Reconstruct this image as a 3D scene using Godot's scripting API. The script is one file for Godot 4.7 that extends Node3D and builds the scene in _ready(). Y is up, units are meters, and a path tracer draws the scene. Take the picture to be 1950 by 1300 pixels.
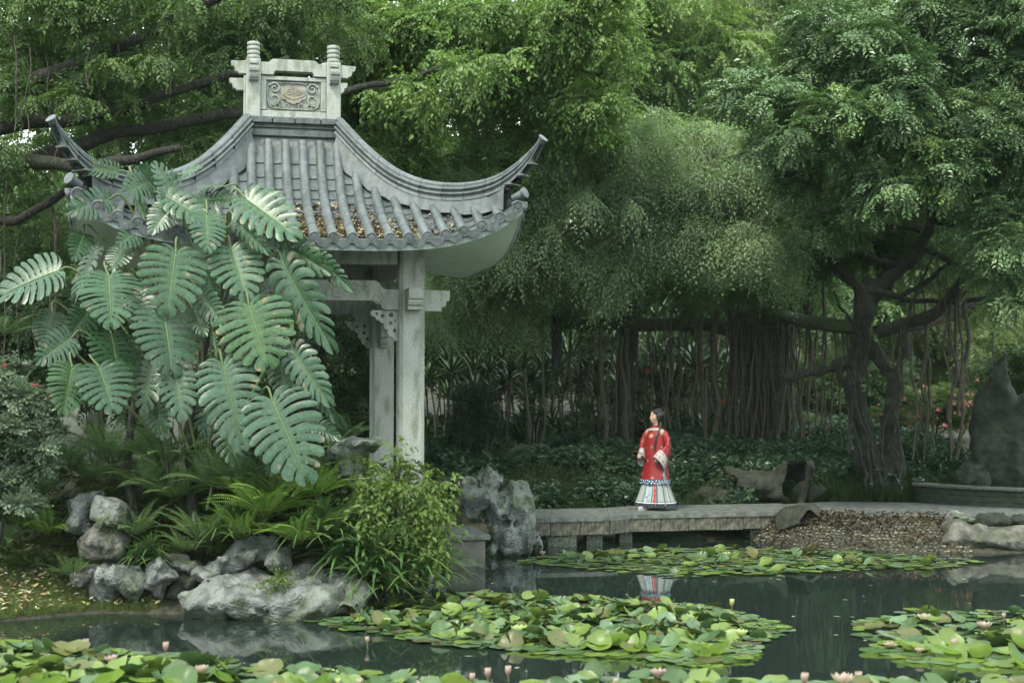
extends Node3D
# A garden pavilion beside a lily pond, banyans behind, a woman in red on a low stone bridge.
const F := 2650.0
const EYE := 2.4
var pitch := atan(100.0 / F)
var rng := RandomNumberGenerator.new()
var taken := {}
var M := {}
var noise := FastNoiseLite.new()
var ridge := FastNoiseLite.new()
var cell_noise := FastNoiseLite.new()


class MB:
	var v := PackedVector3Array()
	var c := PackedColorArray()
	var uv := PackedVector2Array()
	var ix := PackedInt32Array()
	var xf := Transform3D()
	var col := Color.WHITE

	func p(a: Vector3, t := Vector2.ZERO) -> int:
		v.append(xf * a)
		c.append(col)
		uv.append(t)
		return v.size() - 1

	func tri(a: int, b: int, d: int) -> void:
		ix.append(a)
		ix.append(b)
		ix.append(d)

	func quad(a: int, b: int, d: int, e: int) -> void:
		tri(a, b, d)
		tri(a, d, e)

	# a flat polygon (convex) given by its points, turned to face outward
	func face(pts: Array, out: Vector3, uvs: Array = []) -> void:
		var n: Vector3 = (pts[2] - pts[0]).cross(pts[1] - pts[0])
		var first := v.size()
		for i in pts.size():
			p(pts[i], uvs[i] if uvs.size() else Vector2.ZERO)
		for i in range(1, pts.size() - 1):
			if n.dot(out) >= 0.0:
				tri(first, first + i, first + i + 1)
			else:
				tri(first, first + i + 1, first + i)

	func box(at: Vector3, size: Vector3, b := 0.008) -> void:
		var h := size * 0.5
		b = minf(b, minf(h.x, minf(h.y, h.z)) * 0.9)
		var i := h - Vector3(b, b, b)
		for ax in 3:
			var u := (ax + 1) % 3
			var w := (ax + 2) % 3
			for s in [-1.0, 1.0]:
				var pts := []
				for q in [[-1, -1], [1, -1], [1, 1], [-1, 1]]:
					var e := Vector3.ZERO
					e[ax] = h[ax] * s
					e[u] = i[u] * q[0]
					e[w] = i[w] * q[1]
					pts.append(at + e)
				var o := Vector3.ZERO
				o[ax] = s
				face(pts, o)
				for s2 in [-1.0, 1.0]:   # bevel between face (ax,s) and (u,s2)
					var pe := []
					for q in [[0, -1], [0, 1], [1, 1], [1, -1]]:
						var e := Vector3.ZERO
						e[ax] = (h[ax] if q[0] == 0 else i[ax]) * s
						e[u] = (i[u] if q[0] == 0 else h[u]) * s2
						e[w] = i[w] * q[1]
						pe.append(at + e)
					var o2 := Vector3.ZERO
					o2[ax] = s
					o2[u] = s2
					face(pe, o2)
		for sx in [-1.0, 1.0]:
			for sy in [-1.0, 1.0]:
				for sz in [-1.0, 1.0]:
					var s := Vector3(sx, sy, sz)
					face([at + Vector3(h.x, i.y, i.z) * s, at + Vector3(i.x, h.y, i.z) * s, at + Vector3(i.x, i.y, h.z) * s], s)

	func tube(path: Array, radii: Array, sides := 8, caps := true, squash := 1.0) -> void:
		var n := path.size()
		var up := Vector3.UP
		var t0: Vector3 = (path[1] - path[0]).normalized()
		if absf(t0.dot(up)) > 0.9:
			up = Vector3.RIGHT
		var nn := (up - t0 * up.dot(t0)).normalized()
		var rings := []
		var len := 0.0
		for i in n:
			var t: Vector3 = (path[mini(i + 1, n - 1)] - path[maxi(i - 1, 0)]).normalized()
			nn = (nn - t * nn.dot(t)).normalized()
			var bb := t.cross(nn)
			var r: float = radii[i] if radii.size() > 1 else radii[0]
			if i > 0:
				len += path[i].distance_to(path[i - 1])
			var ring := []
			for k in sides:
				var a := TAU * k / sides
				ring.append(p(path[i] + nn * cos(a) * r + bb * sin(a) * r * squash, Vector2(float(k) / sides, len)))
			rings.append(ring)
		for i in n - 1:
			for k in sides:
				var k1 := (k + 1) % sides
				quad(rings[i][k], rings[i + 1][k], rings[i + 1][k1], rings[i][k1])
		if caps:
			for e in [0, n - 1]:
				var t: Vector3 = (path[0] - path[1]) if e == 0 else (path[n - 1] - path[n - 2])
				var pts := []
				for k in sides:
					pts.append(xf.affine_inverse() * v[rings[e][k]])
				face(pts, t)

	# rings of points (arrays of equal length) joined to a skin; closed round each ring
	func skin(rings: Array, closed := true, flip := false, u_of := []) -> void:
		var ids := []
		for i in rings.size():
			var r := []
			var m: int = rings[i].size()
			for k in m:
				r.append(p(rings[i][k], Vector2(float(k) / (m if closed else m - 1), float(i) / (rings.size() - 1))))
			if closed:
				r.append(p(rings[i][0], Vector2(1, float(i) / (rings.size() - 1))))
			ids.append(r)
		for i in rings.size() - 1:
			for k in ids[i].size() - 1:
				if flip:
					quad(ids[i][k], ids[i][k + 1], ids[i + 1][k + 1], ids[i + 1][k])
				else:
					quad(ids[i][k], ids[i + 1][k], ids[i + 1][k + 1], ids[i][k + 1])

	# polygon in the xy plane pushed along z from z0 to z1
	func extrude(poly: PackedVector2Array, z0: float, z1: float, bevel := 0.0) -> void:
		var id := Geometry2D.triangulate_polygon(poly)
		var area := 0.0
		for i in poly.size():
			area += poly[i].cross(poly[(i + 1) % poly.size()])
		for e in [0, 1]:
			var z := z0 if e == 0 else z1
			var first := v.size()
			for q in poly:
				p(Vector3(q.x, q.y, z), q)
			for k in range(0, id.size(), 3):
				var a := poly[id[k]]
				var b := poly[id[k + 1]]
				var d := poly[id[k + 2]]
				var ccw := (b - a).cross(d - a) > 0.0
				var want_cw: bool = (e == 1) == (z1 > z0)
				if ccw == want_cw:
					tri(first + id[k], first + id[k + 2], first + id[k + 1])
				else:
					tri(first + id[k], first + id[k + 1], first + id[k + 2])
		for i in poly.size():
			var a := poly[i]
			var b := poly[(i + 1) % poly.size()]
			var o := Vector2((b - a).y, -(b - a).x) * signf(area)
			face([Vector3(a.x, a.y, z0), Vector3(b.x, b.y, z0), Vector3(b.x, b.y, z1), Vector3(a.x, a.y, z1)], Vector3(o.x, o.y, 0))

	# a profile of (radius, height) turned about the y axis
	func lathe(prof: Array, at: Vector3, sides := 16) -> void:
		for i in prof.size() - 1:
			var a: Vector2 = prof[i]
			var b: Vector2 = prof[i + 1]
			var first := v.size()
			for k in sides + 1:
				var t := TAU * k / sides
				p(at + Vector3(cos(t) * a.x, a.y, -sin(t) * a.x), Vector2(float(k) / sides, a.y))
				p(at + Vector3(cos(t) * b.x, b.y, -sin(t) * b.x), Vector2(float(k) / sides, b.y))
			for k in sides:
				var q := first + k * 2
				quad(q, q + 1, q + 3, q + 2)

	func done(uvs := false, cols := false, weld := false) -> ArrayMesh:
		var n := PackedVector3Array()
		n.resize(v.size())
		for i in range(0, ix.size(), 3):
			var a := ix[i]
			var b := ix[i + 1]
			var d := ix[i + 2]
			var f := (v[d] - v[a]).cross(v[b] - v[a])
			n[a] += f
			n[b] += f
			n[d] += f
		if weld:
			var by := {}
			for i in v.size():
				var k := Vector3i((v[i] * 2000.0).round())
				by[k] = by.get(k, Vector3.ZERO) + n[i]
			for i in v.size():
				n[i] = by[Vector3i((v[i] * 2000.0).round())]
		for i in n.size():
			n[i] = n[i].normalized() if n[i].length_squared() > 1e-20 else Vector3.UP
		var arr := []
		arr.resize(Mesh.ARRAY_MAX)
		arr[Mesh.ARRAY_VERTEX] = v
		arr[Mesh.ARRAY_NORMAL] = n
		arr[Mesh.ARRAY_INDEX] = ix
		if uvs:
			arr[Mesh.ARRAY_TEX_UV] = uv
		if cols:
			arr[Mesh.ARRAY_COLOR] = c
		var m := ArrayMesh.new()
		m.add_surface_from_arrays(Mesh.PRIMITIVE_TRIANGLES, arr)
		return m


# ---- places: a direction seen from where the photographer stood, at a distance in metres, as a point of the world
func ray(px: float, py: float) -> Vector3:
	return Vector3((px - 975.0) / F, (650.0 - py) / F, -1.0).rotated(Vector3.RIGHT, pitch)

func P(px: float, py: float, d: float) -> Vector3:
	var r := ray(px, py)
	return r * (d / -r.z) + Vector3(0, EYE, 0)

func G(px: float, py: float, h := 0.0) -> Vector3:
	var r := ray(px, py)
	return r * ((h - EYE) / r.y) + Vector3(0, EYE, 0)


# ---- naming
func numbered(called: String, parent: Node) -> String:
	var key := "%d/%s" % [parent.get_instance_id(), called]
	taken[key] = taken.get(key, -1) + 1
	return called if taken[key] == 0 else "%s_%03d" % [called, taken[key]]

func tag(o: Node, label: String, category: String, group := "", kind := "") -> void:
	if label:
		o.set_meta("label", label)
	if category:
		o.set_meta("category", category)
	if group:
		o.set_meta("group", group)
	if kind:
		o.set_meta("kind", kind)

func thing(called: String, label: String, category: String, at := Vector3.ZERO, turn := 0.0, group := "") -> Node3D:
	var o := Node3D.new()
	o.name = numbered(called, self)
	add_child(o)
	o.position = at
	o.rotation.y = turn
	tag(o, label, category, group)
	return o

func put(called: String, mesh: Mesh, mat: Material, parent: Node = self, at := Vector3.ZERO, turn := 0.0) -> MeshInstance3D:
	var o := MeshInstance3D.new()
	o.name = numbered(called, parent)
	o.mesh = mesh
	o.material_override = mat
	parent.add_child(o)
	o.position = at
	o.rotation.y = turn
	return o

func single(called: String, mesh: Mesh, mat: Material, label: String, category: String, at := Vector3.ZERO, turn := 0.0, group := "") -> MeshInstance3D:
	var o := put(called, mesh, mat, self, at, turn)
	tag(o, label, category, group)
	return o

func struct(called: String, mesh: Mesh, mat: Material, at := Vector3.ZERO, turn := 0.0) -> MeshInstance3D:
	var o := put(called, mesh, mat, self, at, turn)
	o.set_meta("kind", "structure")
	return o

func scatter(called: String, mesh: Mesh, mat: Material, parent: Node, xs: Array, cols: PackedColorArray, stuff := true) -> MultiMeshInstance3D:
	var mm := MultiMesh.new()
	mm.transform_format = MultiMesh.TRANSFORM_3D
	mm.use_colors = true
	mm.mesh = mesh
	mm.instance_count = xs.size()
	var buf := PackedFloat32Array()
	buf.resize(xs.size() * 16)
	for i in xs.size():
		var t: Transform3D = xs[i]
		var q := i * 16
		buf[q] = t.basis.x.x
		buf[q + 1] = t.basis.y.x
		buf[q + 2] = t.basis.z.x
		buf[q + 3] = t.origin.x
		buf[q + 4] = t.basis.x.y
		buf[q + 5] = t.basis.y.y
		buf[q + 6] = t.basis.z.y
		buf[q + 7] = t.origin.y
		buf[q + 8] = t.basis.x.z
		buf[q + 9] = t.basis.y.z
		buf[q + 10] = t.basis.z.z
		buf[q + 11] = t.origin.z
		buf[q + 12] = cols[i].r
		buf[q + 13] = cols[i].g
		buf[q + 14] = cols[i].b
		buf[q + 15] = 1.0
	mm.buffer = buf
	var o := MultiMeshInstance3D.new()
	o.name = numbered(called, parent)
	o.multimesh = mm
	o.material_override = mat
	parent.add_child(o)
	if stuff:
		o.set_meta("kind", "stuff")
	return o


# ---- materials
func lin(r: float, g: float, b: float) -> Color:
	return Color(r, g, b).linear_to_srgb()

func ramp(stops: Array) -> Gradient:
	var g := Gradient.new()
	var off := PackedFloat32Array()
	var cs := PackedColorArray()
	for s in stops:
		off.append(s[0])
		cs.append(s[1])
	g.offsets = off
	g.colors = cs
	return g

func noise_tex(freq: float, oct: int, g: Gradient, sd := 1, kind := FastNoiseLite.TYPE_SIMPLEX_SMOOTH, size := 512, fractal := FastNoiseLite.FRACTAL_FBM) -> NoiseTexture2D:
	var n := FastNoiseLite.new()
	n.noise_type = kind
	n.seed = sd
	n.frequency = freq
	n.fractal_type = fractal
	n.fractal_octaves = oct
	var t := NoiseTexture2D.new()
	t.width = size
	t.height = size
	t.seamless = true
	t.noise = n
	if g:
		t.color_ramp = g
	return t

func mat(called: String, c: Color, rough := 0.7) -> StandardMaterial3D:
	var m := StandardMaterial3D.new()
	m.resource_name = called
	m.albedo_color = c
	m.roughness = rough
	m.cull_mode = BaseMaterial3D.CULL_DISABLED
	M[called] = m
	return m

func textured(called: String, tex: Texture2D, scale: float, rough := 0.7, bump: Texture2D = null, bump_cm := 1.0, world := true) -> StandardMaterial3D:
	var m := mat(called, Color.WHITE, rough)
	m.albedo_texture = tex
	m.uv1_triplanar = true
	m.uv1_world_triplanar = world
	m.uv1_scale = Vector3.ONE * scale
	if bump:
		m.heightmap_enabled = true
		m.heightmap_texture = bump
		m.heightmap_scale = bump_cm
	return m

func leaf_mat(called: String, rough := 0.45, back := 0.5) -> StandardMaterial3D:
	var m := mat(called, Color.WHITE, rough)
	m.vertex_color_use_as_albedo = true
	m.metallic_specular = 0.4
	m.backlight_enabled = true
	m.backlight = Color(back * 0.92, back, back * 0.55)
	return m

func make_materials() -> void:
	var rock_tex := noise_tex(0.012, 6, ramp([[0.12, lin(0.04, 0.044, 0.042)], [0.34, lin(0.095, 0.102, 0.099)], [0.58, lin(0.145, 0.153, 0.147)], [0.85, lin(0.21, 0.215, 0.20)]]), 5)
	var rock_bump := noise_tex(0.028, 6, null, 8, FastNoiseLite.TYPE_SIMPLEX_SMOOTH, 512, FastNoiseLite.FRACTAL_RIDGED)
	textured("rock", rock_tex, 0.75, 0.85, rock_bump, 3.2)
	var warm := noise_tex(0.012, 6, ramp([[0.2, lin(0.035, 0.034, 0.03)], [0.45, lin(0.075, 0.072, 0.062)], [0.6, lin(0.11, 0.106, 0.093)], [0.85, lin(0.17, 0.165, 0.15)]]), 15)
	textured("warm_rock", warm, 0.75, 0.9, rock_bump, 2.6)
	var dark := noise_tex(0.014, 6, ramp([[0.25, lin(0.007, 0.010, 0.007)], [0.5, lin(0.017, 0.022, 0.014)], [0.75, lin(0.034, 0.038, 0.026)]]), 25)
	textured("mossy_rock", dark, 0.75, 0.9, rock_bump, 2.6)
	var granite := noise_tex(0.055, 6, ramp([[0.2, lin(0.19, 0.197, 0.185)], [0.42, lin(0.275, 0.285, 0.268)], [0.58, lin(0.305, 0.315, 0.297)], [0.8, lin(0.37, 0.378, 0.355)]]), 31)
	textured("granite", granite, 1.6, 0.7, noise_tex(0.2, 3, null, 32), 0.12)
	var stain := noise_tex(0.010, 6, ramp([[0.2, lin(0.14, 0.15, 0.135)], [0.48, lin(0.215, 0.225, 0.21)], [0.75, lin(0.28, 0.285, 0.265)]]), 35)
	textured("weathered_granite", stain, 1.1, 0.8, noise_tex(0.15, 3, null, 32), 0.15)
	M["carved_granite"] = M["weathered_granite"].duplicate()
	M["carved_granite"].resource_name = "carved_granite"
	M["carved_granite"].albedo_color = lin(1.0, 0.86, 0.76)
	for k in 3:
		var s: float = [0.62, 0.70, 0.80][k]
		var tile := noise_tex(0.016, 5, ramp([[0.15, lin(0.07 * s, 0.082 * s, 0.095 * s)], [0.5, lin(0.115 * s, 0.13 * s, 0.145 * s)], [0.75, lin(0.145 * s, 0.158 * s, 0.165 * s)], [0.95, lin(0.22 * s, 0.22 * s, 0.205 * s)]]), 41 + k)
		textured("tile_%d" % k, tile, 1.3, 0.55, noise_tex(0.1, 3, null, 44), 0.1)
	textured("mortar", noise_tex(0.02, 5, ramp([[0.3, lin(0.07, 0.075, 0.073)], [0.7, lin(0.14, 0.147, 0.142)]]), 51), 1.0, 0.9)
	textured("plaster", noise_tex(0.006, 4, ramp([[0.3, lin(0.52, 0.58, 0.52)], [0.7, lin(0.60, 0.66, 0.60)]]), 52), 0.5, 0.85)
	textured("fascia", noise_tex(0.03, 5, ramp([[0.3, lin(0.12, 0.17, 0.15)], [0.5, lin(0.21, 0.245, 0.235)], [0.7, lin(0.29, 0.31, 0.30)]]), 53), 1.5, 0.8)
	M["fascia"].uv1_scale = Vector3(3.0, 0.35, 3.0)
	textured("deck_stone", noise_tex(0.02, 6, ramp([[0.25, lin(0.045, 0.05, 0.046)], [0.5, lin(0.085, 0.092, 0.087)], [0.75, lin(0.125, 0.132, 0.125)]]), 61), 0.6, 0.75, noise_tex(0.1, 4, null, 62), 0.25)
	textured("side_stone", noise_tex(0.03, 5, ramp([[0.25, lin(0.02, 0.021, 0.016)], [0.45, lin(0.06, 0.056, 0.043)], [0.65, lin(0.10, 0.093, 0.072)], [0.88, lin(0.14, 0.137, 0.11)]]), 63), 1.2, 0.85, noise_tex(0.1, 4, null, 62), 0.25)
	M["side_stone"].uv1_scale = Vector3(0.9, 0.45, 0.9)
	textured("wet_stone", noise_tex(0.03, 5, ramp([[0.25, lin(0.02, 0.025, 0.02)], [0.5, lin(0.06, 0.07, 0.055)], [0.8, lin(0.13, 0.14, 0.11)]]), 65), 1.2, 0.7, noise_tex(0.1, 4, null, 62), 0.25)
	textured("landing_stone", noise_tex(0.01, 5, ramp([[0.3, lin(0.08, 0.075, 0.066)], [0.7, lin(0.12, 0.113, 0.102)]]), 66), 0.7, 0.75)
	textured("soil", noise_tex(0.02, 6, ramp([[0.25, lin(0.012, 0.015, 0.008)], [0.5, lin(0.028, 0.028, 0.016)], [0.75, lin(0.05, 0.044, 0.027)]]), 71), 0.7, 0.95, noise_tex(0.05, 5, null, 72), 2.0)
	textured("path_stone", noise_tex(0.012, 6, ramp([[0.25, lin(0.04, 0.043, 0.041)], [0.5, lin(0.07, 0.073, 0.07)], [0.75, lin(0.10, 0.103, 0.097)]]), 73), 0.5, 0.85, noise_tex(0.1, 4, null, 62), 0.2)
	var bark := noise_tex(0.02, 6, ramp([[0.25, lin(0.007, 0.007, 0.005)], [0.5, lin(0.018, 0.017, 0.012)], [0.75, lin(0.042, 0.040, 0.030)]]), 81)
	textured("bark", bark, 1.2, 0.9, noise_tex(0.03, 6, null, 82, FastNoiseLite.TYPE_SIMPLEX_SMOOTH, 512, FastNoiseLite.FRACTAL_RIDGED), 2.5)
	M["bark"].uv1_scale = Vector3(1.6, 0.5, 1.6)
	textured("root_bark", noise_tex(0.03, 5, ramp([[0.25, lin(0.022, 0.018, 0.013)], [0.5, lin(0.058, 0.048, 0.036)], [0.75, lin(0.11, 0.095, 0.073)]]), 83), 1.5, 0.9, noise_tex(0.05, 4, null, 84), 1.0)
	M["root_bark"].uv1_scale = Vector3(5.0, 0.5, 5.0)
	textured("mossy_bark", noise_tex(0.03, 5, ramp([[0.25, lin(0.012, 0.02, 0.008)], [0.5, lin(0.03, 0.042, 0.016)], [0.75, lin(0.06, 0.065, 0.036)]]), 85), 1.2, 0.95, noise_tex(0.05, 4, null, 84), 1.5)
	textured("pale_bark", noise_tex(0.02, 5, ramp([[0.25, lin(0.03, 0.028, 0.02)], [0.5, lin(0.07, 0.063, 0.048)], [0.75, lin(0.12, 0.105, 0.082)]]), 86), 1.2, 0.9, noise_tex(0.05, 4, null, 84), 1.5)
	var streaks := noise_tex(0.012, 6, ramp([[0.18, Color(0.76, 0.78, 0.72)], [0.36, Color(0.92, 0.93, 0.90)], [0.52, Color(1, 1, 1)], [0.8, Color(1, 1, 1)]]), 97)
	for q in ["granite", "weathered_granite", "carved_granite", "tile_0", "tile_1", "tile_2", "landing_stone"]:
		var m: StandardMaterial3D = M[q]
		m.detail_enabled = true
		m.detail_albedo = streaks
		m.detail_blend_mode = BaseMaterial3D.BLEND_MODE_MUL
		m.detail_uv_layer = BaseMaterial3D.DETAIL_UV_2
		m.uv2_triplanar = true
		m.uv2_world_triplanar = true
		m.uv2_scale = Vector3(1.1, 0.28, 1.1)
	for q in ["rock", "warm_rock", "mossy_rock"]:
		M[q].vertex_color_use_as_albedo = true
	leaf_mat("leaf", 0.42, 0.88)
	leaf_mat("gloss_leaf", 0.33, 0.6)
	leaf_mat("fern_leaf", 0.5, 0.7)
	leaf_mat("petal", 0.5, 0.7)
	leaf_mat("dry_leaf", 0.8, 0.2)
	var w := mat("water", lin(0.012, 0.018, 0.016), 0.03)
	w.metallic_specular = 0.55
	w.heightmap_enabled = true
	w.heightmap_texture = noise_tex(0.006, 3, null, 91)
	w.heightmap_scale = 0.04
	w.uv1_triplanar = true
	w.uv1_world_triplanar = true
	w.uv1_scale = Vector3.ONE * 0.35
	mat("twig", lin(0.09, 0.08, 0.055), 0.9)
func _ready() -> void:
	rng.seed = 77
	# camera
	var cam := Camera3D.new()
	cam.name = "Camera"
	add_child(cam)
	cam.position = Vector3(0, EYE, 0)
	cam.rotation.x = pitch
	cam.fov = rad_to_deg(2.0 * atan(650.0 / F))
	cam.near = 0.1
	cam.far = 400.0
	var lens := CameraAttributesPhysical.new()
	lens.frustum_focal_length = 50.0
	lens.frustum_focus_distance = 20.0
	lens.exposure_aperture = 1.5
	cam.attributes = lens
	# sky: bright overcast
	var env := Environment.new()
	env.background_mode = Environment.BG_SKY
	var sky := Sky.new()
	var sm := ProceduralSkyMaterial.new()
	sm.sky_top_color = Color(0.90, 0.965, 0.95)
	sm.sky_horizon_color = Color(0.94, 0.985, 0.965)
	sm.sky_curve = 0.25
	sm.sky_energy_multiplier = 1.0
	sm.ground_bottom_color = Color(0.12, 0.15, 0.10)
	sm.ground_horizon_color = Color(0.25, 0.3, 0.24)
	sm.sun_angle_max = 30.0
	sky.sky_material = sm
	env.sky = sky
	env.background_energy_multiplier = 1.0
	env.tonemap_mode = Environment.TONE_MAPPER_LINEAR
	env.tonemap_exposure = 3.3
	env.fog_enabled = true
	env.fog_density = 0.0002
	env.fog_light_color = Color(0.84, 0.95, 0.90)
	env.sdfgi_enabled = true
	env.ssao_enabled = true
	env.ssil_enabled = true
	var we := WorldEnvironment.new()
	we.name = "WorldEnvironment"
	we.environment = env
	add_child(we)
	var sun := DirectionalLight3D.new()
	sun.name = "Sun"
	add_child(sun)
	sun.rotation_degrees = Vector3(-52, -30, 0)
	sun.light_energy = 0.5
	sun.light_color = Color(1.0, 0.985, 0.92)
	sun.light_angular_distance = 12.0
	sun.shadow_enabled = true

	noise.seed = 3
	noise.noise_type = FastNoiseLite.TYPE_SIMPLEX_SMOOTH
	noise.fractal_octaves = 4
	noise.frequency = 1.0
	ridge.seed = 9
	ridge.noise_type = FastNoiseLite.TYPE_SIMPLEX_SMOOTH
	ridge.fractal_type = FastNoiseLite.FRACTAL_RIDGED
	ridge.fractal_octaves = 3
	ridge.frequency = 1.0
	cell_noise.seed = 4
	cell_noise.noise_type = FastNoiseLite.TYPE_CELLULAR
	cell_noise.frequency = 1.0
	cell_noise.fractal_type = FastNoiseLite.FRACTAL_NONE
	cell_noise.cellular_return_type = FastNoiseLite.RETURN_DISTANCE2_SUB
	cell_noise.domain_warp_enabled = true
	cell_noise.domain_warp_amplitude = 0.5
	cell_noise.domain_warp_frequency = 1.3
	make_materials()
	build_ground()
	build_pavilion()
	build_bridge()
	build_rocks()
	build_trees()
	build_undergrowth()
	build_monstera()
	build_island_plants()
	build_lilies()
	build_person()


# ------------------------------------------------------------------ ground and water
var pond := PackedVector2Array([
	Vector2(-16, 3), Vector2(-16, -14), Vector2(-5.7, -15.0), Vector2(-4.6, -15.8), Vector2(-3.7, -15.7), Vector2(-2.05, -15.6), Vector2(-1.5, -16.6),
	Vector2(-0.9, -17.2), Vector2(-1.3, -20.0), Vector2(-1.4, -22.0), Vector2(-1.8, -25.3), Vector2(4.3, -25.2), Vector2(3.9, -24.3), Vector2(4.7, -22.4),
	Vector2(5.4, -21.9), Vector2(6.4, -21.7), Vector2(8.4, -21.8), Vector2(16, -21.4), Vector2(16, 3)])

func shore(x: float, z: float) -> float:   # distance to the water's edge, negative in the water
	var q := Vector2(x, z)
	var best := 1e9
	for i in pond.size():
		var a := pond[i]
		var b := pond[(i + 1) % pond.size()]
		best = minf(best, q.distance_squared_to(Geometry2D.get_closest_point_to_segment(q, a, b)))
	best = sqrt(best)
	return -best if Geometry2D.is_point_in_polygon(q, pond) else best

func ground_at(x: float, z: float) -> float:
	var s := shore(x, z)
	if s < 0.0:
		return maxf(-0.7, 0.02 + s * 0.8)
	var h := 0.02 + 0.36 * (1.0 - exp(-s * 1.3))
	h += smoothstep(25.3, 29.0, -z) * 0.62 + maxf(0.0, -z - 28.0) * 0.055
	h += maxf(0.0, -z - 48.0) * 0.16
	if z > -19.0 and s > 0.0:
		var e := minf(1.0, s / 0.6)
		h += e * 0.2 * exp(-(pow((x + 4.1) / 0.9, 2) + pow((z + 16.6) / 0.55, 2)))
		h += e * 0.75 * exp(-(pow((x + 2.0) / 0.7, 2) + pow((z + 16.9) / 0.5, 2)))
		h += e * 0.3 * exp(-(pow((x + 5.6) / 0.8, 2) + pow((z + 17.2) / 0.8, 2)))
	if x > 3.5:
		h = lerpf(h, minf(h, 0.43 + maxf(0.0, -z - 26.2) * 0.25), smoothstep(3.5, 4.5, x))
	h += noise.get_noise_2d(x * 0.9, z * 0.9) * 0.06 * minf(1.0, s)
	return h

func build_ground() -> void:
	var xs := []
	var zs := []
	var x := -40.0
	while x < 40.0:
		xs.append(x)
		x += 0.25 if absf(x) < 9.0 else 2.0
	var z := 6.0
	while z > -110.0:
		zs.append(z)
		z -= 1.0 if z > -13.0 else 0.25 if z > -27.5 else 0.6 if z > -40.0 else 3.0
	var m := MB.new()
	for j in zs.size():
		for i in xs.size():
			m.p(Vector3(xs[i], ground_at(xs[i], zs[j]), zs[j]))
	var w := xs.size()
	for j in zs.size() - 1:
		for i in w - 1:
			var a := j * w + i
			m.quad(a, a + w, a + w + 1, a + 1)
	struct("ground", m.done(), M.soil)
	# the paved path to the right of the bridge, a sheet with a thickness
	var pts := [Vector2(4.45, -23.55), Vector2(4.9, -23.1), Vector2(5.6, -22.9), Vector2(6.6, -22.8), Vector2(8.0, -22.75), Vector2(14, -22.4), Vector2(14, -24.3), Vector2(9.0, -24.2), Vector2(8.0, -24.9), Vector2(7.2, -25.7), Vector2(5.8, -25.9), Vector2(4.45, -25.1)]
	var e := MB.new()
	e.xf = Transform3D(Basis(Vector3.RIGHT, PI / 2), Vector3(0, 0.47, 0))
	e.extrude(PackedVector2Array(pts), 0.0, 0.06)
	struct("path", e.done(), M.path_stone)
	var wm := MB.new()
	wm.face([Vector3(-60, 0, 8), Vector3(60, 0, 8), Vector3(60, 0, -27), Vector3(-60, 0, -27)], Vector3.UP)
	struct("water", wm.done(), M.water)


# ------------------------------------------------------------------ pavilion
var pav: Node3D
const ROOF_T := [0.45, 0.62, 0.9, 1.2, 1.5, 1.8, 2.1, 2.35, 2.6, 2.75]
const ROOF_Y := [6.00, 5.64, 5.225, 4.915, 4.705, 4.54, 4.405, 4.297, 4.19, 4.15]
const RIDGE_S := [0.60, 0.9, 1.2, 1.5, 1.8, 2.1, 2.35, 2.55, 2.7, 2.78]
const RIDGE_Y := [6.02, 5.63, 5.315, 5.12, 5.025, 5.005, 5.06, 5.20, 5.355, 5.46]

func table(xs: Array, ys: Array, x: float) -> float:
	var n := xs.size()
	var i := 0
	while i < n - 2 and x > xs[i + 1]:
		i += 1
	var t: float = (x - xs[i]) / (xs[i + 1] - xs[i])
	var h: float = xs[i + 1] - xs[i]
	var m0: float = (ys[i + 1] - ys[i]) / h if i == 0 else (ys[i + 1] - ys[i - 1]) / (xs[i + 1] - xs[i - 1])
	var m1: float = (ys[i + 1] - ys[i]) / h if i == n - 2 else (ys[i + 2] - ys[i]) / (xs[i + 2] - xs[i])
	var t2 := t * t
	var t3 := t2 * t
	return ys[i] * (2 * t3 - 3 * t2 + 1) + m0 * h * (t3 - 2 * t2 + t) + ys[i + 1] * (-2 * t3 + 3 * t2) + m1 * h * (t3 - t2)

func lift(u: float, t: float) -> float:
	return 0.49 * pow(clampf((t - 0.75) / 1.85, 0.0, 1.2), 1.9) * pow(absf(u) / maxf(t, 0.5), 4.4)

func slope(u: float, t: float) -> Vector3:
	return Vector3(u, table(ROOF_T, ROOF_Y, t) + lift(u, t), t)

func slope_up(u: float, t: float) -> Vector3:
	var du := slope(u + 0.02, t) - slope(u - 0.02, t)
	var dt := slope(u, t + 0.02) - slope(u, t - 0.02)
	return dt.cross(du).normalized()

func barrel(m: MB, u: float, t0: float, t1: float) -> void:
	var rings := []
	for i in 3:
		var f := i / 2.0
		var t := lerpf(t0, t1, f)
		var n := slope_up(u, t)
		var r := lerpf(0.0575, 0.0605, f) + 0.0045 * (t - 0.62) * 0.5
		var c := slope(u, t) + n * 0.035
		var ring := []
		for k in 9:
			var a := lerpf(-0.25, PI + 0.25, k / 8.0)
			ring.append(c + Vector3.RIGHT * cos(a) * r + n * sin(a) * r)
		rings.append(ring)
	m.skin(rings, false)
	# the thick lower lip
	var lip := []
	var n1 := slope_up(u, t1)
	for rr in [0.060, 0.046]:
		var ring := []
		for k in 9:
			var a := lerpf(-0.25, PI + 0.25, k / 8.0)
			ring.append(slope(u, t1) + n1 * 0.035 + Vector3.RIGHT * cos(a) * rr + n1 * sin(a) * rr)
		lip.append(ring)
	m.skin(lip, false)

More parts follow.
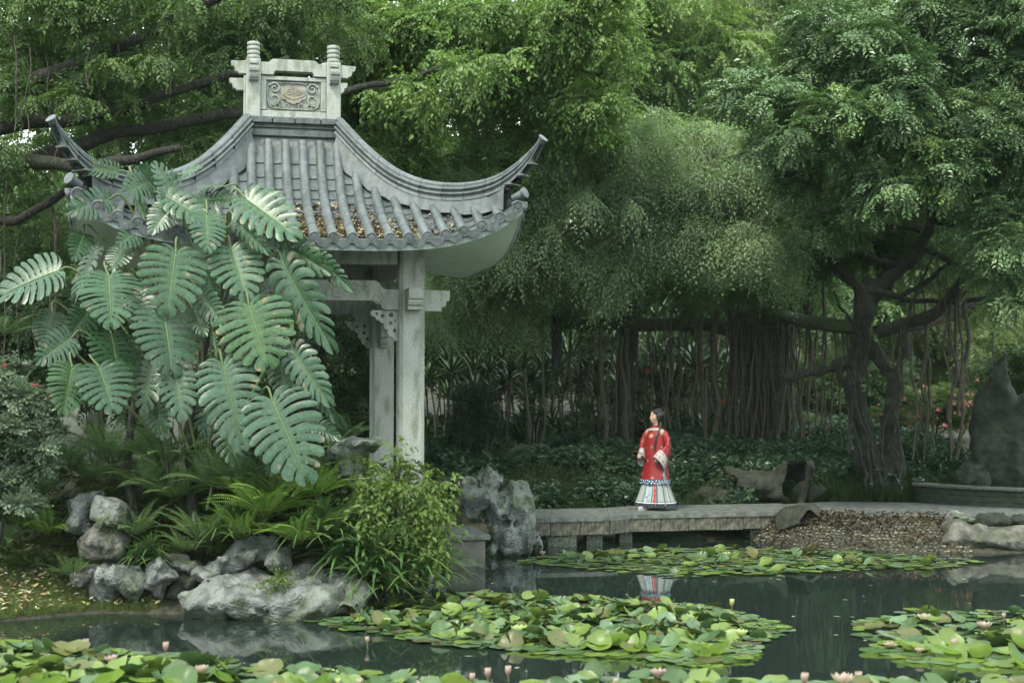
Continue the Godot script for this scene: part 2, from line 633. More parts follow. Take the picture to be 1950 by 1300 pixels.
func pan(m: MB, u0: float, u1: float, t0: float, t1: float) -> void:
	var um := (u0 + u1) * 0.5
	var hw := (u1 - u0) * 0.5
	var rings := []
	for e in [[t0, -0.012], [t1, 0.012], [t1, -0.006]]:
		var ring := []
		for k in 5:
			var q := lerpf(-1, 1, k / 4.0)
			var n := slope_up(um, e[0])
			ring.append(slope(um + q * hw, e[0]) + n * (e[1] + 0.03 * q * q - 0.012))
		rings.append(ring)
	m.skin(rings, false, true)

func drip(m: MB, u: float) -> void:   # the hanging lip of the last pan tile
	var pts := PackedVector2Array()
	for k in 11:
		var a := PI * k / 10.0
		pts.append(Vector2(-cos(a) * 0.105, 0.02 - sin(a) * (0.085 + 0.02 * (1.0 - absf(cos(a))))))
	var s := slope(u, 2.6)
	var tilt := slope(u + 0.05, 2.6) - slope(u - 0.05, 2.6)
	m.xf = Transform3D(Basis(Vector3.BACK, atan2(tilt.y, tilt.x)) * Basis(Vector3.RIGHT, 0.15), s + Vector3(0, -0.005, 0.012))
	m.extrude(pts, 0.0, 0.022)
	m.xf = Transform3D()

func cap_tile(m: MB, u: float) -> void:
	var n := slope_up(u, 2.6)
	var dirv := (slope(u, 2.6) - slope(u, 2.5)).normalized().lerp(Vector3.BACK, 0.6).normalized()
	var c := slope(u, 2.6) + n * 0.035
	var y := dirv
	var x := Vector3.RIGHT
	m.xf = Transform3D(Basis(x, y, x.cross(y)).orthonormalized(), c)
	m.lathe([Vector2(0.055, -0.05), Vector2(0.068, 0.0), Vector2(0.071, 0.022), Vector2(0.06, 0.03), Vector2(0.055, 0.022), Vector2(0.035, 0.022), Vector2(0.03, 0.028), Vector2(0.0, 0.03)], Vector3.ZERO, 14)
	m.xf = Transform3D()

func row_start(u: float) -> float:
	return maxf(0.64, absf(u) + 0.11)

func spans(t0: float, t1: float, step: float) -> Array:
	var n := maxi(1, int(round((t1 - t0) / step)))
	var out := []
	for i in n:
		out.append([lerpf(t0, t1, float(i) / n), lerpf(t0, t1, float(i + 1) / n)])
	return out

func hip_ridge(parent: Node3D) -> void:
	var prof := [[0.12, -0.05], [0.12, 0.06], [0.10, 0.13], [0.10, 0.24], [0.125, 0.27], [0.13, 0.33], [0.125, 0.40], [0.085, 0.43], [0.08, 0.52], [0.105, 0.55], [0.11, 0.62], [0.10, 0.67], [0.07, 0.69], [0.068, 0.78], [0.075, 0.82], [0.066, 0.91], [0.04, 0.98], [0.0, 1.0]]
	var cuts := [0.60, 0.84, 1.08, 1.32, 1.56, 1.80, 2.03, 2.24, 2.42, 2.56, 2.67, 2.78]
	var across := Vector3(1, 0, -1).normalized()
	for i in cuts.size() - 1:
		var m := MB.new()
		var rings := []
		for q in 4:
			var s: float = lerpf(cuts[i] + 0.0025, cuts[i + 1] - 0.0025, q / 3.0)
			var top := table(RIDGE_S, RIDGE_Y, s)
			var bottom := maxf(slope(s, s).y + 0.05, top - 0.225) if s < 2.4 else 0.0
			if s >= 2.4:
				bottom = lerpf(table(RIDGE_S, RIDGE_Y, 2.4) - 0.225, top - 0.07, pow((s - 2.4) / 0.38, 0.75))
			var thin := 1.0 if s < 2.3 else lerpf(1.0, 0.45, (s - 2.3) / 0.48)
			var ring := []
			var hh := top - bottom
			for e in prof:
				ring.append(Vector3(s, bottom + e[1] * hh, s) + across * e[0] * thin)
			for e in range(prof.size() - 2, -1, -1):
				ring.append(Vector3(s, bottom + prof[e][1] * hh, s) - across * prof[e][0] * thin)
			rings.append(ring)
		m.skin(rings, false)
		for e in [0, 3]:
			m.face(rings[e].slice(0, rings[e].size()), Vector3(1, 0, 1) * (1.0 if e == 3 else -1.0))
		put("ridge_tile", m.done(), M["tile_%d" % [[0, 1, 0, 2, 1, 0][i % 6]]], parent)
	var sk := MB.new()
	for sgn in [-1.0, 1.0]:
		var ra := []
		var rb := []
		for q in 22:
			var s := lerpf(0.62, 2.44, q / 21.0)
			var wob := 0.012 * sin(q * 2.1)
			ra.append(Vector3(s, maxf(slope(s, s).y + 0.06, table(RIDGE_S, RIDGE_Y, s) - 0.215), s) + across * 0.10 * sgn)
			var w := slope(s - 0.15 + wob, s + 0.13 - wob) + Vector3(0, 0.06, 0)
			if s > 2.35:
				w = slope(s - 0.08, minf(s + 0.08, 2.58)) + Vector3(0, 0.05, 0)
			rb.append(w if sgn < 0 else Vector3(w.z, w.y, w.x))
		sk.skin([ra, rb], false, sgn > 0)
	put("ridge_skirt", sk.done(), M.tile_0, parent)
	# stepped collars at the nose, and the cap on its tip
	for e in [[2.47, 0.095], [2.57, 0.07], [2.66, 0.055]]:
		var s: float = e[0]
		var top := table(RIDGE_S, RIDGE_Y, s)
		var lowp := lerpf(table(RIDGE_S, RIDGE_Y, 2.4) - 0.225, top - 0.07, pow((s - 2.4) / 0.38, 0.75))
		var m := MB.new()
		m.xf = Transform3D(Basis(Vector3.UP, PI / 4), Vector3(s + 0.01, lowp, s + 0.01))
		m.box(Vector3.ZERO, Vector3(e[1] * 2.4, 0.022, 0.1), 0.006)
		put("ridge_collar", m.done(), M.mortar, parent)
	var tip := MB.new()
	var y := Vector3(0.55, 0.75, 0.55).normalized()
	var x := Vector3(1, 0, -1).normalized()
	tip.xf = Transform3D(Basis(x, y, x.cross(y)), Vector3(2.785, 5.435, 2.785))
	tip.lathe([Vector2(0.035, -0.06), Vector2(0.045, -0.02), Vector2(0.062, 0.0), Vector2(0.062, 0.014), Vector2(0.0, 0.018)], Vector3.ZERO, 14)
	put("ridge_cap", tip.done(), M.tile_2, parent)
	var low := MB.new()
	low.xf = Transform3D(Basis(x, Vector3(0.66, 0.35, 0.66).normalized(), x.cross(Vector3(0.66, 0.35, 0.66).normalized())), Vector3(2.60, 4.81, 2.60))
	low.lathe([Vector2(0.05, -0.16), Vector2(0.052, -0.03), Vector2(0.07, 0.0), Vector2(0.07, 0.018), Vector2(0.0, 0.024)], Vector3.ZERO, 14)
	put("corner_tile", low.done(), M.tile_2, parent)

func quarter(parent: Node3D, k: int) -> Node3D:
	var o := Node3D.new()
	o.name = numbered(["front", "side", "rear", "side"][k] + "_slope", parent)
	parent.add_child(o)
	o.rotation.y = [0.0, PI / 2, PI, -PI / 2][k]
	return o

func spiral(m: MB, at: Vector3, r0: float, r1: float, turns: float, a0: float, thick: float, dirn := 1.0) -> void:
	var path := []
	var rad := []
	var n := int(10 * turns) + 4
	for i in n:
		var f := float(i) / (n - 1)
		var a := a0 + dirn * TAU * turns * f
		var r := lerpf(r0, r1, f)
		path.append(at + Vector3(cos(a) * r, sin(a) * r, 0))
		rad.append(thick * lerpf(1.0, 0.7, f))
	m.tube(path, rad, 6)

func lobes(cx: float, cy: float, parts: Array) -> PackedVector2Array:   # outline of a cloud made of discs
	var out := PackedVector2Array()
	for e in parts:
		var disc := PackedVector2Array()
		for k in 20:
			disc.append(Vector2(cx + e[0] + cos(TAU * k / 20) * e[2], cy + e[1] + sin(TAU * k / 20) * e[2] * (e[3] if e.size() > 3 else 1.0)))
		if out.size() == 0:
			out = disc
		else:
			var r := Geometry2D.merge_polygons(out, disc)
			out = r[0]
	return out

func stepped_square(h: float) -> PackedVector2Array:
	var c := PackedVector2Array()
	for k in 4:
		var b := Transform2D(PI / 2 * k, Vector2.ZERO)
		for q in [Vector2(h, h - 0.045), Vector2(h - 0.012, h - 0.040), Vector2(h - 0.012, h - 0.026), Vector2(h - 0.026, h - 0.026), Vector2(h - 0.026, h - 0.012), Vector2(h - 0.040, h - 0.012), Vector2(h - 0.045, h)]:
			c.append(b * q)
	return c

func build_pavilion() -> void:
	pav = thing("pavilion", "square stone pavilion with grey tiled upturned roof and carved stone lantern on top", "pavilion", Vector3(-2.955, 0, -18.855), deg_to_rad(12.5))
	# platform
	var m := MB.new()
	m.box(Vector3(-0.1, 0.27, -0.1), Vector3(3.3, 0.58, 3.4), 0.02)
	put("plinth", m.done(), M.landing_stone, pav)
	m = MB.new()
	m.box(Vector3(-0.1, 0.60, -0.1), Vector3(3.46, 0.09, 3.54), 0.012)
	put("floor_slab", m.done(), M.deck_stone, pav)
	m = MB.new()
	m.box(Vector3(1.86, 0.27, -0.9), Vector3(0.52, 0.5, 1.7), 0.015)
	put("step", m.done(), M.deck_stone, pav)
	# columns
	m = MB.new()
	m.xf = Transform3D(Basis(Vector3.RIGHT, -PI / 2), Vector3.ZERO)
	m.extrude(stepped_square(0.16), 0.645, 4.3)
	var col_mesh := m.done()
	for s in [[1, 1], [-1, 1], [1, -1], [-1, -1]]:
		var c := put("column", col_mesh, M.granite, pav, Vector3(1.41 * s[0], 0, 1.41 * s[1]))
		var b := MB.new()
		b.box(Vector3(0, 0.70, 0), Vector3(0.44, 0.11, 0.44), 0.02)
		put("column_base", b.done(), M.weathered_granite, c)
	# beams, brackets, lintels: one set per side
	var top_beam := MB.new()
	top_beam.box(Vector3(0, 4.14, 1.41), Vector3(2.48, 0.24, 0.2), 0.01)
	var lintel := top_beam.done()
	var bp := PackedVector2Array()
	for e in [[-1.25, 3.46], [-1.08, 3.46], [-1.05, 3.47], [-1.02, 3.53], [-0.97, 3.565], [-0.93, 3.57]]:
		bp.append(Vector2(e[0], e[1]))
	for e in [[0.93, 3.57], [0.97, 3.565], [1.02, 3.53], [1.05, 3.47], [1.08, 3.46], [1.25, 3.46], [1.25, 3.71], [1.09, 3.71], [1.04, 3.73], [1.01, 3.79], [0.96, 3.82], [-0.96, 3.82], [-1.01, 3.79], [-1.04, 3.73], [-1.09, 3.71], [-1.25, 3.71]]:
		bp.append(Vector2(e[0], e[1]))
	var beam := MB.new()
	beam.extrude(bp, 1.31, 1.51)
	var beam_mesh := beam.done()
	var carve := MB.new()
	for q in 9:
		var x := -0.98 + q * 0.245
		var y := 3.69 if absf(x) < 0.9 else 3.6
		spiral(carve, Vector3(x, y, 1.512), 0.085, 0.02, 1.2, q * 0.9, 0.011, 1.0 if q % 2 else -1.0)
		spiral(carve, Vector3(x + 0.12, y + 0.035, 1.512), 0.05, 0.012, 0.9, q * 1.7, 0.009, -1.0 if q % 2 else 1.0)
	var carve_mesh := carve.done()
	var endp := PackedVector2Array()
	for e in [[1.572, 3.45], [1.79, 3.45], [1.79, 3.50], [1.835, 3.505], [1.85, 3.54], [1.85, 3.575], [1.885, 3.58], [1.895, 3.62], [1.895, 3.71], [1.572, 3.71]]:
		endp.append(Vector2(e[0], e[1]))
	var endm := MB.new()
	endm.extrude(endp, 1.32, 1.50)
	var end_r := endm.done()
	for q in endp.size():
		endp[q].x *= -1
	endm = MB.new()
	endm.extrude(endp, 1.32, 1.50)
	var end_l := endm.done()
	for k in 4:
		var side := Node3D.new()
		side.name = numbered("beam_frame", pav)
		pav.add_child(side)
		side.rotation.y = PI / 2 * k
		put("lintel", lintel, M.granite, side)
		put("carved_beam", beam_mesh, M.granite, side)
		put("cloud_carving", carve_mesh, M.granite, side)
		put("beam_end", end_r, M.granite, side)
		put("beam_end", end_l, M.granite, side)
		for s in [-1.0, 1.0]:
			var br := CSGCombiner3D.new()
			br.name = numbered("bracket", side)
			side.add_child(br)
			br.position = Vector3(1.25 * s, 3.455, 1.41)
			var poly := CSGPolygon3D.new()
			poly.name = "lace"
			var pp := PackedVector2Array()
			for e in [[0, 0], [-0.33, 0], [-0.345, -0.03], [-0.33, -0.075], [-0.29, -0.085], [-0.275, -0.12], [-0.235, -0.125], [-0.215, -0.155], [-0.175, -0.165], [-0.185, -0.2], [-0.165, -0.235], [-0.13, -0.245], [-0.135, -0.28], [-0.115, -0.32], [-0.075, -0.335], [-0.06, -0.37], [-0.02, -0.385], [0, -0.37]]:
				pp.append(Vector2(e[0] * s, e[1]))
			poly.polygon = pp
			poly.depth = 0.09
			poly.position.z = 0.045
			poly.material = M.granite
			br.add_child(poly)
			for h in [[-0.20, -0.07, 0.024], [-0.09, -0.06, 0.03], [-0.10, -0.16, 0.026], [-0.05, -0.25, 0.024], [-0.27, -0.045, 0.016], [-0.04, -0.13, 0.015]]:
				var hole := CSGCylinder3D.new()
				hole.name = "hole"
				hole.radius = h[2]
				hole.height = 0.2
				hole.sides = 10
				hole.operation = CSGShape3D.OPERATION_SUBTRACTION
				hole.rotation.x = PI / 2
				hole.position = Vector3(h[0] * s, h[1], 0)
				hole.material = M.granite
				br.add_child(hole, true)
		# blocks where the cross beam comes through the column face
		for s in [-1.0, 1.0]:
			var b := MB.new()
			b.box(Vector3(1.41 * s + 0.01, 3.665, 1.625), Vector3(0.165, 0.11, 0.11), 0.018)
			b.box(Vector3(1.41 * s + 0.01, 3.535, 1.615), Vector3(0.165, 0.14, 0.09), 0.035)
			put("beam_block", b.done(), M.granite, side)
	# ceiling, roof
	var roof := Node3D.new()
	roof.name = "roof"
	pav.add_child(roof)
	var cl := MB.new()
	cl.box(Vector3(0, 4.30, 0), Vector3(3.0, 0.05, 3.0))
	put("ceiling_board", cl.done(), M.plaster, roof)
	var sof := MB.new()
	var rows := []
	for j in 7:
		var t := lerpf(1.3, 2.585, j / 6.0)
		var ring := []
		for i in 25:
			var u := lerpf(-t, t, i / 24.0)
			ring.append(Vector3(u, lerpf(4.20, 4.08, j / 6.0) + lift(u, t), t))
		rows.append(ring)
	sof.skin(rows, false)
	var sof_mesh := sof.done()
	var fas := MB.new()
	rows = []
	for e in [[2.56, 0.0], [2.59, 0.0], [2.59, 0.14], [2.56, 0.14]]:
		var ring := []
		for i in 33:
			var u: float = lerpf(-e[0], e[0], i / 32.0)
			ring.append(Vector3(u, 4.075 + e[1] * (1.0 - 0.5 * pow(absf(u) / 2.6, 6.0)) + lift(u, e[0]), e[0]))
		rows.append(ring)
	fas.skin(rows, false, true)
	var fas_mesh := fas.done()
	for k in 4:
		put("soffit", sof_mesh, M.plaster, roof, Vector3.ZERO, PI / 2 * k)
		put("fascia", fas_mesh, M.fascia, roof, Vector3.ZERO, PI / 2 * k)
	# an underlay beneath the tiles
	var und := MB.new()
	rows = []
	for j in 12:
		var t := lerpf(0.5, 2.585, j / 11.0)
		var ring := []
		for i in 21:
			ring.append(slope(lerpf(-t, t, i / 20.0), t) - Vector3(0, 0.045, 0))
		rows.append(ring)
	und.skin(rows, false, true)
	var und_mesh := und.done()
	for k in 4:
		put("roof_bed", und_mesh, M.mortar, roof, Vector3.ZERO, PI / 2 * k)
	# front slope: every tile by itself
	var all := MB.new()
	for k in 12:
		for s in [-1.0, 1.0]:
			var u: float = s * (0.11 + 0.22 * k)
			for e in spans(row_start(u), 2.6, 0.34):
				var b := MB.new()
				barrel(b, u, e[0] - 0.02, e[1])
				put("barrel_tile", b.done(), M["tile_%d" % rng.randi_range(0, 2)], roof)
				barrel(all, u, e[0] - 0.02, e[1])
			var c := MB.new()
			cap_tile(c, u)
			put("end_tile", c.done(), M["tile_%d" % rng.randi_range(1, 2)], roof)
			cap_tile(all, u)
	for k in range(-12, 13):
		var u := 0.22 * k
		if absf(u) > 2.55:
			continue
		for e in spans(maxf(0.64, absf(u) + 0.02), 2.6, 0.17):
			var b := MB.new()
			pan(b, u - 0.1, u + 0.1, e[0] - 0.02, e[1])
			put("pan_tile", b.done(), M["tile_%d" % rng.randi_range(0, 1)], roof)
			pan(all, u - 0.1, u + 0.1, e[0] - 0.02, e[1])
		var d := MB.new()
		drip(d, u)
		put("drip_tile", d.done(), M["tile_%d" % rng.randi_range(0, 2)], roof)
		drip(all, u)
	var all_mesh := all.done()
	for k in [1, 2, 3]:
		var o := put(["", "side_tiles", "rear_tiles", "side_tiles"][k], all_mesh, M.tile_1, roof, Vector3.ZERO, PI / 2 * k)
		o.set_meta("kind", "stuff")
	for k in 4:
		var h := Node3D.new()
		h.name = numbered("hip_ridge", pav)
		pav.add_child(h)
		h.rotation.y = PI / 2 * k
		hip_ridge(h)
	# collar under the lantern
	var collar := Node3D.new()
	collar.name = "roof_collar"
	pav.add_child(collar)
	collar.position.y = -0.06
	for e in [[0.585, 5.70, 0.15], [0.605, 5.835, 0.08], [0.575, 5.885, 0.05], [0.60, 5.92, 0.03], [0.585, 5.95, 0.03]]:
		var b := MB.new()
		b.box(Vector3(0, e[1], 0), Vector3(e[0] * 2, e[2], e[0] * 2), 0.012)
		put("collar_moulding", b.done(), M["tile_%d" % rng.randi_range(0, 1)], collar)
	for k in 4:
		for q in 4:
			var b := MB.new()
			var w: float = [0.36, 0.28, 0.33, 0.225][q]
			var x: float = [-0.4525, -0.1275, 0.1825, 0.465][q]
			b.xf = Transform3D(Basis(Vector3.UP, PI / 2 * k), Vector3.ZERO)
			b.box(Vector3(x, 6.005, 0.55), Vector3(w - 0.006, 0.085, 0.16), 0.01)
			put("collar_tile", b.done(), M["tile_%d" % rng.randi_range(0, 2)], collar)
	var cb := MB.new()
	cb.box(Vector3(0, 6.0, 0), Vector3(0.95, 0.09, 0.95))
	put("collar_bed", cb.done(), M.mortar, collar)
	build_lantern()
	# leaves blown on to the roof
	var lf := MB.new()
	lf.face([Vector3(0, 0, -0.04), Vector3(0.018, 0.006, 0), Vector3(0, 0, 0.045), Vector3(-0.018, 0.006, 0)], Vector3.UP)
	var xs := []
	var cs := PackedColorArray()
	for k in range(-6, 9):
		var n: int = [30, 50, 90, 130, 170, 280, 420, 480, 380, 330, 190, 120, 70, 50, 30][k + 6]
		for i in n:
			var u := 0.22 * k + rng.randf_range(-0.08, 0.08)
			var lo := 1.7 if n > 140 else 2.1
			var t := 2.58 - absf(rng.randfn(0.0, 0.3)) * (1.25 if n > 140 else 1.0) * (2.2 if rng.randf() < 0.15 else 1.0)
			t = maxf(t, maxf(lo - 0.2, absf(u) + 0.2))
			var b := Basis.from_euler(Vector3(rng.randf_range(-0.7, 0.7), rng.randf() * TAU, rng.randf_range(-0.7, 0.7))).scaled(Vector3.ONE * rng.randf_range(0.6, 1.15))
			xs.append(Transform3D(b, slope(u, t) + Vector3(0, rng.randf_range(0.0, 0.035) + 0.02 * float(n > 140), 0)))
			cs.append([Color(0.20, 0.145, 0.09), Color(0.24, 0.185, 0.12), Color(0.12, 0.078, 0.046), Color(0.21, 0.195, 0.08), Color(0.29, 0.245, 0.175)][rng.randi() % 5])
	var dead := scatter("fallen_leaves", lf.done(), M.dry_leaf, self, xs, cs)
	dead.transform = pav.transform
	tag(dead, "brown and yellow fallen leaves lying in the gutters of the pavilion roof", "leaves")

func build_lantern() -> void:
	var top := Node3D.new()
	top.name = "roof_lantern"
	pav.add_child(top)
	top.position.y = -0.065
	var w := 0.515
	var post := MB.new()
	post.xf = Transform3D(Basis(Vector3.RIGHT, -PI / 2), Vector3.ZERO)
	var sq := PackedVector2Array()
	for e in [[0.092, 0.08], [0.08, 0.092], [-0.08, 0.092], [-0.092, 0.08], [-0.092, -0.08], [-0.08, -0.092], [0.08, -0.092], [0.092, -0.08]]:
		sq.append(Vector2(e[0], e[1]))
	post.extrude(sq, 6.04, 6.80)
	post.xf = Transform3D()
	var y := 6.80
	for k in 4:
		post.lathe([Vector2(0.06, y), Vector2(0.066, y + 0.006), Vector2(0.081, y + 0.014), Vector2(0.084, y + 0.03), Vector2(0.081, y + 0.05), Vector2(0.066, y + 0.056), Vector2(0.0, y + 0.058)], Vector3.ZERO, 18)
		y += 0.058
	var post_mesh := post.done()
	for s in [[-1, 1], [1, 1], [-1, -1], [1, -1]]:
		put("lantern_post", post_mesh, M.granite, top, Vector3(w * s[0], 0, w * s[1]))
	var bp := PackedVector2Array()
	for e in [[-0.42, 6.605], [-0.27, 6.605], [-0.255, 6.615], [-0.25, 6.645], [-0.235, 6.66], [0.235, 6.66], [0.25, 6.645], [0.255, 6.615], [0.27, 6.605], [0.42, 6.605], [0.42, 6.765], [0.33, 6.765], [0.31, 6.775], [0.285, 6.80], [0.26, 6.81], [-0.26, 6.81], [-0.285, 6.80], [-0.31, 6.775], [-0.33, 6.765], [-0.42, 6.765]]:
		bp.append(Vector2(e[0], e[1]))
	var beam := MB.new()
	beam.extrude(bp, w - 0.065, w + 0.065)
	var beam_mesh := beam.done()
	var ep := PackedVector2Array()
	for e in [[0.607, 6.605], [0.70, 6.605], [0.715, 6.625], [0.74, 6.63], [0.755, 6.66], [0.76, 6.69], [0.79, 6.70], [0.80, 6.73], [0.80, 6.765], [0.607, 6.765]]:
		ep.append(Vector2(e[0], e[1]))
	var er := MB.new()
	er.extrude(ep, w - 0.06, w + 0.06)
	var e_r := er.done()
	for q in ep.size():
		ep[q].x *= -1
	er = MB.new()
	er.extrude(ep, w - 0.06, w + 0.06)
	var e_l := er.done()
	var frame := MB.new()
	for e in [[0, 6.09, 0.84, 0.10, 0.10], [0, 6.565, 0.84, 0.05, 0.08], [-0.385, 6.345, 0.07, 0.388, 0.08], [0.385, 6.345, 0.07, 0.388, 0.08]]:
		frame.box(Vector3(e[0], e[1], w), Vector3(e[2], e[3], e[4]), 0.006)
	var frame_mesh := frame.done()
	var ground := MB.new()
	ground.box(Vector3(0, 6.345, w - 0.012), Vector3(0.70, 0.388, 0.02), 0.002)
	for s in [-1.0, 1.0]:   # the raised line round the carving
		ground.tube([Vector3(0.0, 6.515, w + 0.01), Vector3(0.12 * s, 6.515, w + 0.01), Vector3(0.15 * s, 6.50, w + 0.01), Vector3(0.18 * s, 6.515, w + 0.01), Vector3(0.26 * s, 6.515, w + 0.01), Vector3(0.32 * s, 6.48, w + 0.01), Vector3(0.335 * s, 6.42, w + 0.01), Vector3(0.335 * s, 6.28, w + 0.01), Vector3(0.31 * s, 6.21, w + 0.01), Vector3(0.25 * s, 6.175, w + 0.01), Vector3(0.0, 6.17, w + 0.01)], [0.012], 6)
		spiral(ground, Vector3(0.24 * s, 6.44, w + 0.012), 0.075, 0.02, 1.3, 0.4 if s > 0 else PI - 0.4, 0.016, s)
		spiral(ground, Vector3(0.25 * s, 6.30, w + 0.012), 0.085, 0.03, 0.8, -1.2 if s > 0 else PI + 1.2, 0.014, -s)
		spiral(ground, Vector3(0.20 * s, 6.215, w + 0.012), 0.05, 0.015, 0.9, 1.0 if s > 0 else PI - 1.0, 0.013, -s)
		spiral(ground, Vector3(0.10 * s, 6.20, w + 0.012), 0.045, 0.015, 0.8, 1.4, 0.012, s)
	var ground_mesh := ground.done()
	var cloud := MB.new()
	var pl := lobes(0.0, 6.36, [[0, 0, 0.09, 0.9], [-0.09, 0.02, 0.065], [0.09, 0.02, 0.065], [-0.045, 0.06, 0.06], [0.045, 0.06, 0.06], [-0.12, -0.025, 0.04], [0.12, -0.025, 0.04], [-0.05, -0.055, 0.05], [0.05, -0.055, 0.05], [0, -0.085, 0.04]])
	cloud.extrude(pl, w, w + 0.028)
	for s in [-1.0, 1.0]:
		spiral(cloud, Vector3(0.05 * s, 6.39, w + 0.028), 0.042, 0.01, 1.4, PI / 2, 0.008, -s)
		cloud.tube([Vector3(0.0, 6.30, w + 0.03), Vector3(0.05 * s, 6.315, w + 0.03), Vector3(0.11 * s, 6.335, w + 0.03), Vector3(0.14 * s, 6.36, w + 0.03)], [0.007], 6)
	var cloud_mesh := cloud.done()
	for k in 4:
		var side := Node3D.new()
		side.name = numbered("lantern_side", top)
		top.add_child(side)
		side.rotation.y = PI / 2 * k
		put("lantern_beam", beam_mesh, M.granite, side, Vector3(0, -0.10 if k % 2 else 0.0, 0))
		put("beam_end", e_r, M.granite, side, Vector3(0, -0.10 if k % 2 else 0.0, 0))
		put("beam_end", e_l, M.granite, side, Vector3(0, -0.10 if k % 2 else 0.0, 0))
		put("panel_frame", frame_mesh, M.granite, side)
		put("carved_panel", ground_mesh, M.weathered_granite, side)
		put("cloud_carving", cloud_mesh, M.carved_granite, side)
		for s in [-1.0, 1.0]:
			var b := MB.new()
			b.box(Vector3(w * s, 6.745, w + 0.125), Vector3(0.10, 0.055, 0.07), 0.008)
			b.box(Vector3(w * s, 6.675, w + 0.12), Vector3(0.10, 0.07, 0.06), 0.02)
			put("beam_block", b.done(), M.granite, side)


# ------------------------------------------------------------------ landing and bridge
func build_bridge() -> void:
	var land := thing("landing", "low grey stone landing stage beside the pavilion", "landing", Vector3(-0.34, 0, -20.1), deg_to_rad(12.5))
	var m := MB.new()
	m.box(Vector3(-0.75, 0.09, -0.73), Vector3(1.44, 0.56, 1.4), 0.01)
	put("retaining_block", m.done(), M.landing_stone, land)
	m = MB.new()
	m.box(Vector3(-0.72, 0.40, -0.72), Vector3(1.50, 0.075, 1.5), 0.012)
	put("top_slab", m.done(), M.deck_stone, land)

	var br := thing("footbridge", "low zigzag stone slab footbridge with stained side stones over the pond", "bridge", Vector3(1.9, 0, -23.4))
	var front := [Vector3(-0.35, 0.47, -22.25), Vector3(0.5, 0.47, -22.38), Vector3(1.87, 0.47, -23.25), Vector3(4.62, 0.47, -23.75)]
	front[1] = Vector3(1.5, 0.47, -22.85)
	front = [Vector3(-0.35, 0.47, -22.3), Vector3(1.55, 0.47, -22.75), Vector3(1.95, 0.47, -23.15), Vector3(4.75, 0.47, -23.8)]
	var o := br.position
	for i in 3:
		var a: Vector3 = front[i]
		var b: Vector3 = front[i + 1]
		var n := maxi(1, int((b - a).length() / 0.85))
		var d := (b - a).normalized()
		var back := Vector3(0.08, 0, -1.72)
		for k in n:
			var p0 := a.lerp(b, float(k) / n) + d * 0.003
			var p1 := a.lerp(b, float(k + 1) / n) - d * 0.003
			var s := MB.new()
			var poly := [p0, p1, p1 + back, p0 + back]
			var low := Vector3(0, -0.075, 0)
			s.xf = Transform3D(Basis(), -o)
			s.face(poly, Vector3.UP)
			s.face([p0 + low, p1 + low, p1 + back + low, p0 + back + low], Vector3.DOWN)
			s.face([p0, p1, p1 + low, p0 + low], Vector3.BACK)
			s.face([p0 + back, p1 + back, p1 + back + low, p0 + back + low], Vector3.FORWARD)
			s.face([p0, p0 + back, p0 + back + low, p0 + low], -d)
			s.face([p1, p1 + back, p1 + back + low, p1 + low], d)
			put("deck_slab", s.done(), M.deck_stone, br)
		var q := maxi(1, int((b - a).length() / 0.42))
		for k in q:
			var w: float = (b - a).length() / q
			var mid := a.lerp(b, (k + 0.5) / q)
			for back_side in [0, 1]:
				var s := MB.new()
				s.xf = Transform3D(Basis(Vector3.UP, -atan2(d.z, d.x)), mid - o + back * float(back_side) + Vector3(0, -0.078 - 0.105, -0.07 if back_side == 0 else 0.07) + Vector3(0, rng.randf_range(-0.006, 0.006), rng.randf_range(-0.008, 0.008)))
				s.box(Vector3.ZERO, Vector3(w - 0.008, 0.21, 0.09), 0.008)
				put("side_stone", s.done(), M.side_stone, br)
	for e in [[1068, 22.75, 0.46], [1128, 22.95, 0.26], [1186, 23.4, 0.22], [1445, 23.9, 0.5]]:
		var s := MB.new()
		var c := P(e[0], 1014, e[1])
		s.box(Vector3(c.x, 0.0, -e[1] - 0.35) - o, Vector3(e[2], 0.56, 0.9), 0.012)
		put("pier", s.done(), M.wet_stone, br)

	# planter wall round the standing stone
	var pw := thing("planter_wall", "dark low curved planter wall under the standing stone", "wall", Vector3(8.0, 0.44, -25.0))
	var line := [Vector3(7.35, 0, -26.0), Vector3(7.6, 0, -25.5), Vector3(8.05, 0, -24.95), Vector3(8.6, 0, -24.5), Vector3(9.4, 0, -24.2), Vector3(10.6, 0, -24.1)]
	for i in line.size() - 1:
		var a: Vector3 = line[i]
		var b: Vector3 = line[i + 1]
		var d := (b - a)
		var xf := Transform3D(Basis(Vector3.UP, -atan2(d.z, d.x)), (a + b) * 0.5 - pw.position + Vector3(0, 0.44, 0))
		var s := MB.new()
		s.xf = xf
		for c in 3:
			s.box(Vector3(0, 0.045 + c * 0.103, -0.15), Vector3(d.length() + 0.02, 0.10, 0.3), 0.008)
		put("wall_stone", s.done(), M.mossy_rock, pw)
		s = MB.new()
		s.xf = xf
		s.box(Vector3(0, 0.335, -0.13), Vector3(d.length() + 0.05, 0.05, 0.38), 0.012)
		put("coping", s.done(), M.wet_stone, pw)
	# the stepped pebble bank
	var bank := thing("pebble_bank", "sloping bank set with rows of pale pebbles below the path", "bank", Vector3(5.6, 0, -22.4))
	var foot := [Vector3(3.85, -0.05, -24.1), Vector3(4.15, -0.05, -23.0), Vector3(4.75, -0.05, -22.2), Vector3(5.5, -0.05, -21.75), Vector3(6.3, -0.05, -21.6), Vector3(7.0, -0.05, -21.6)]
	var head := [Vector3(4.5, 0.45, -24.0), Vector3(4.75, 0.46, -23.35), Vector3(5.1, 0.46, -23.05), Vector3(5.7, 0.46, -22.85), Vector3(6.5, 0.46, -22.75), Vector3(7.2, 0.46, -22.7)]
	var bm := MB.new()
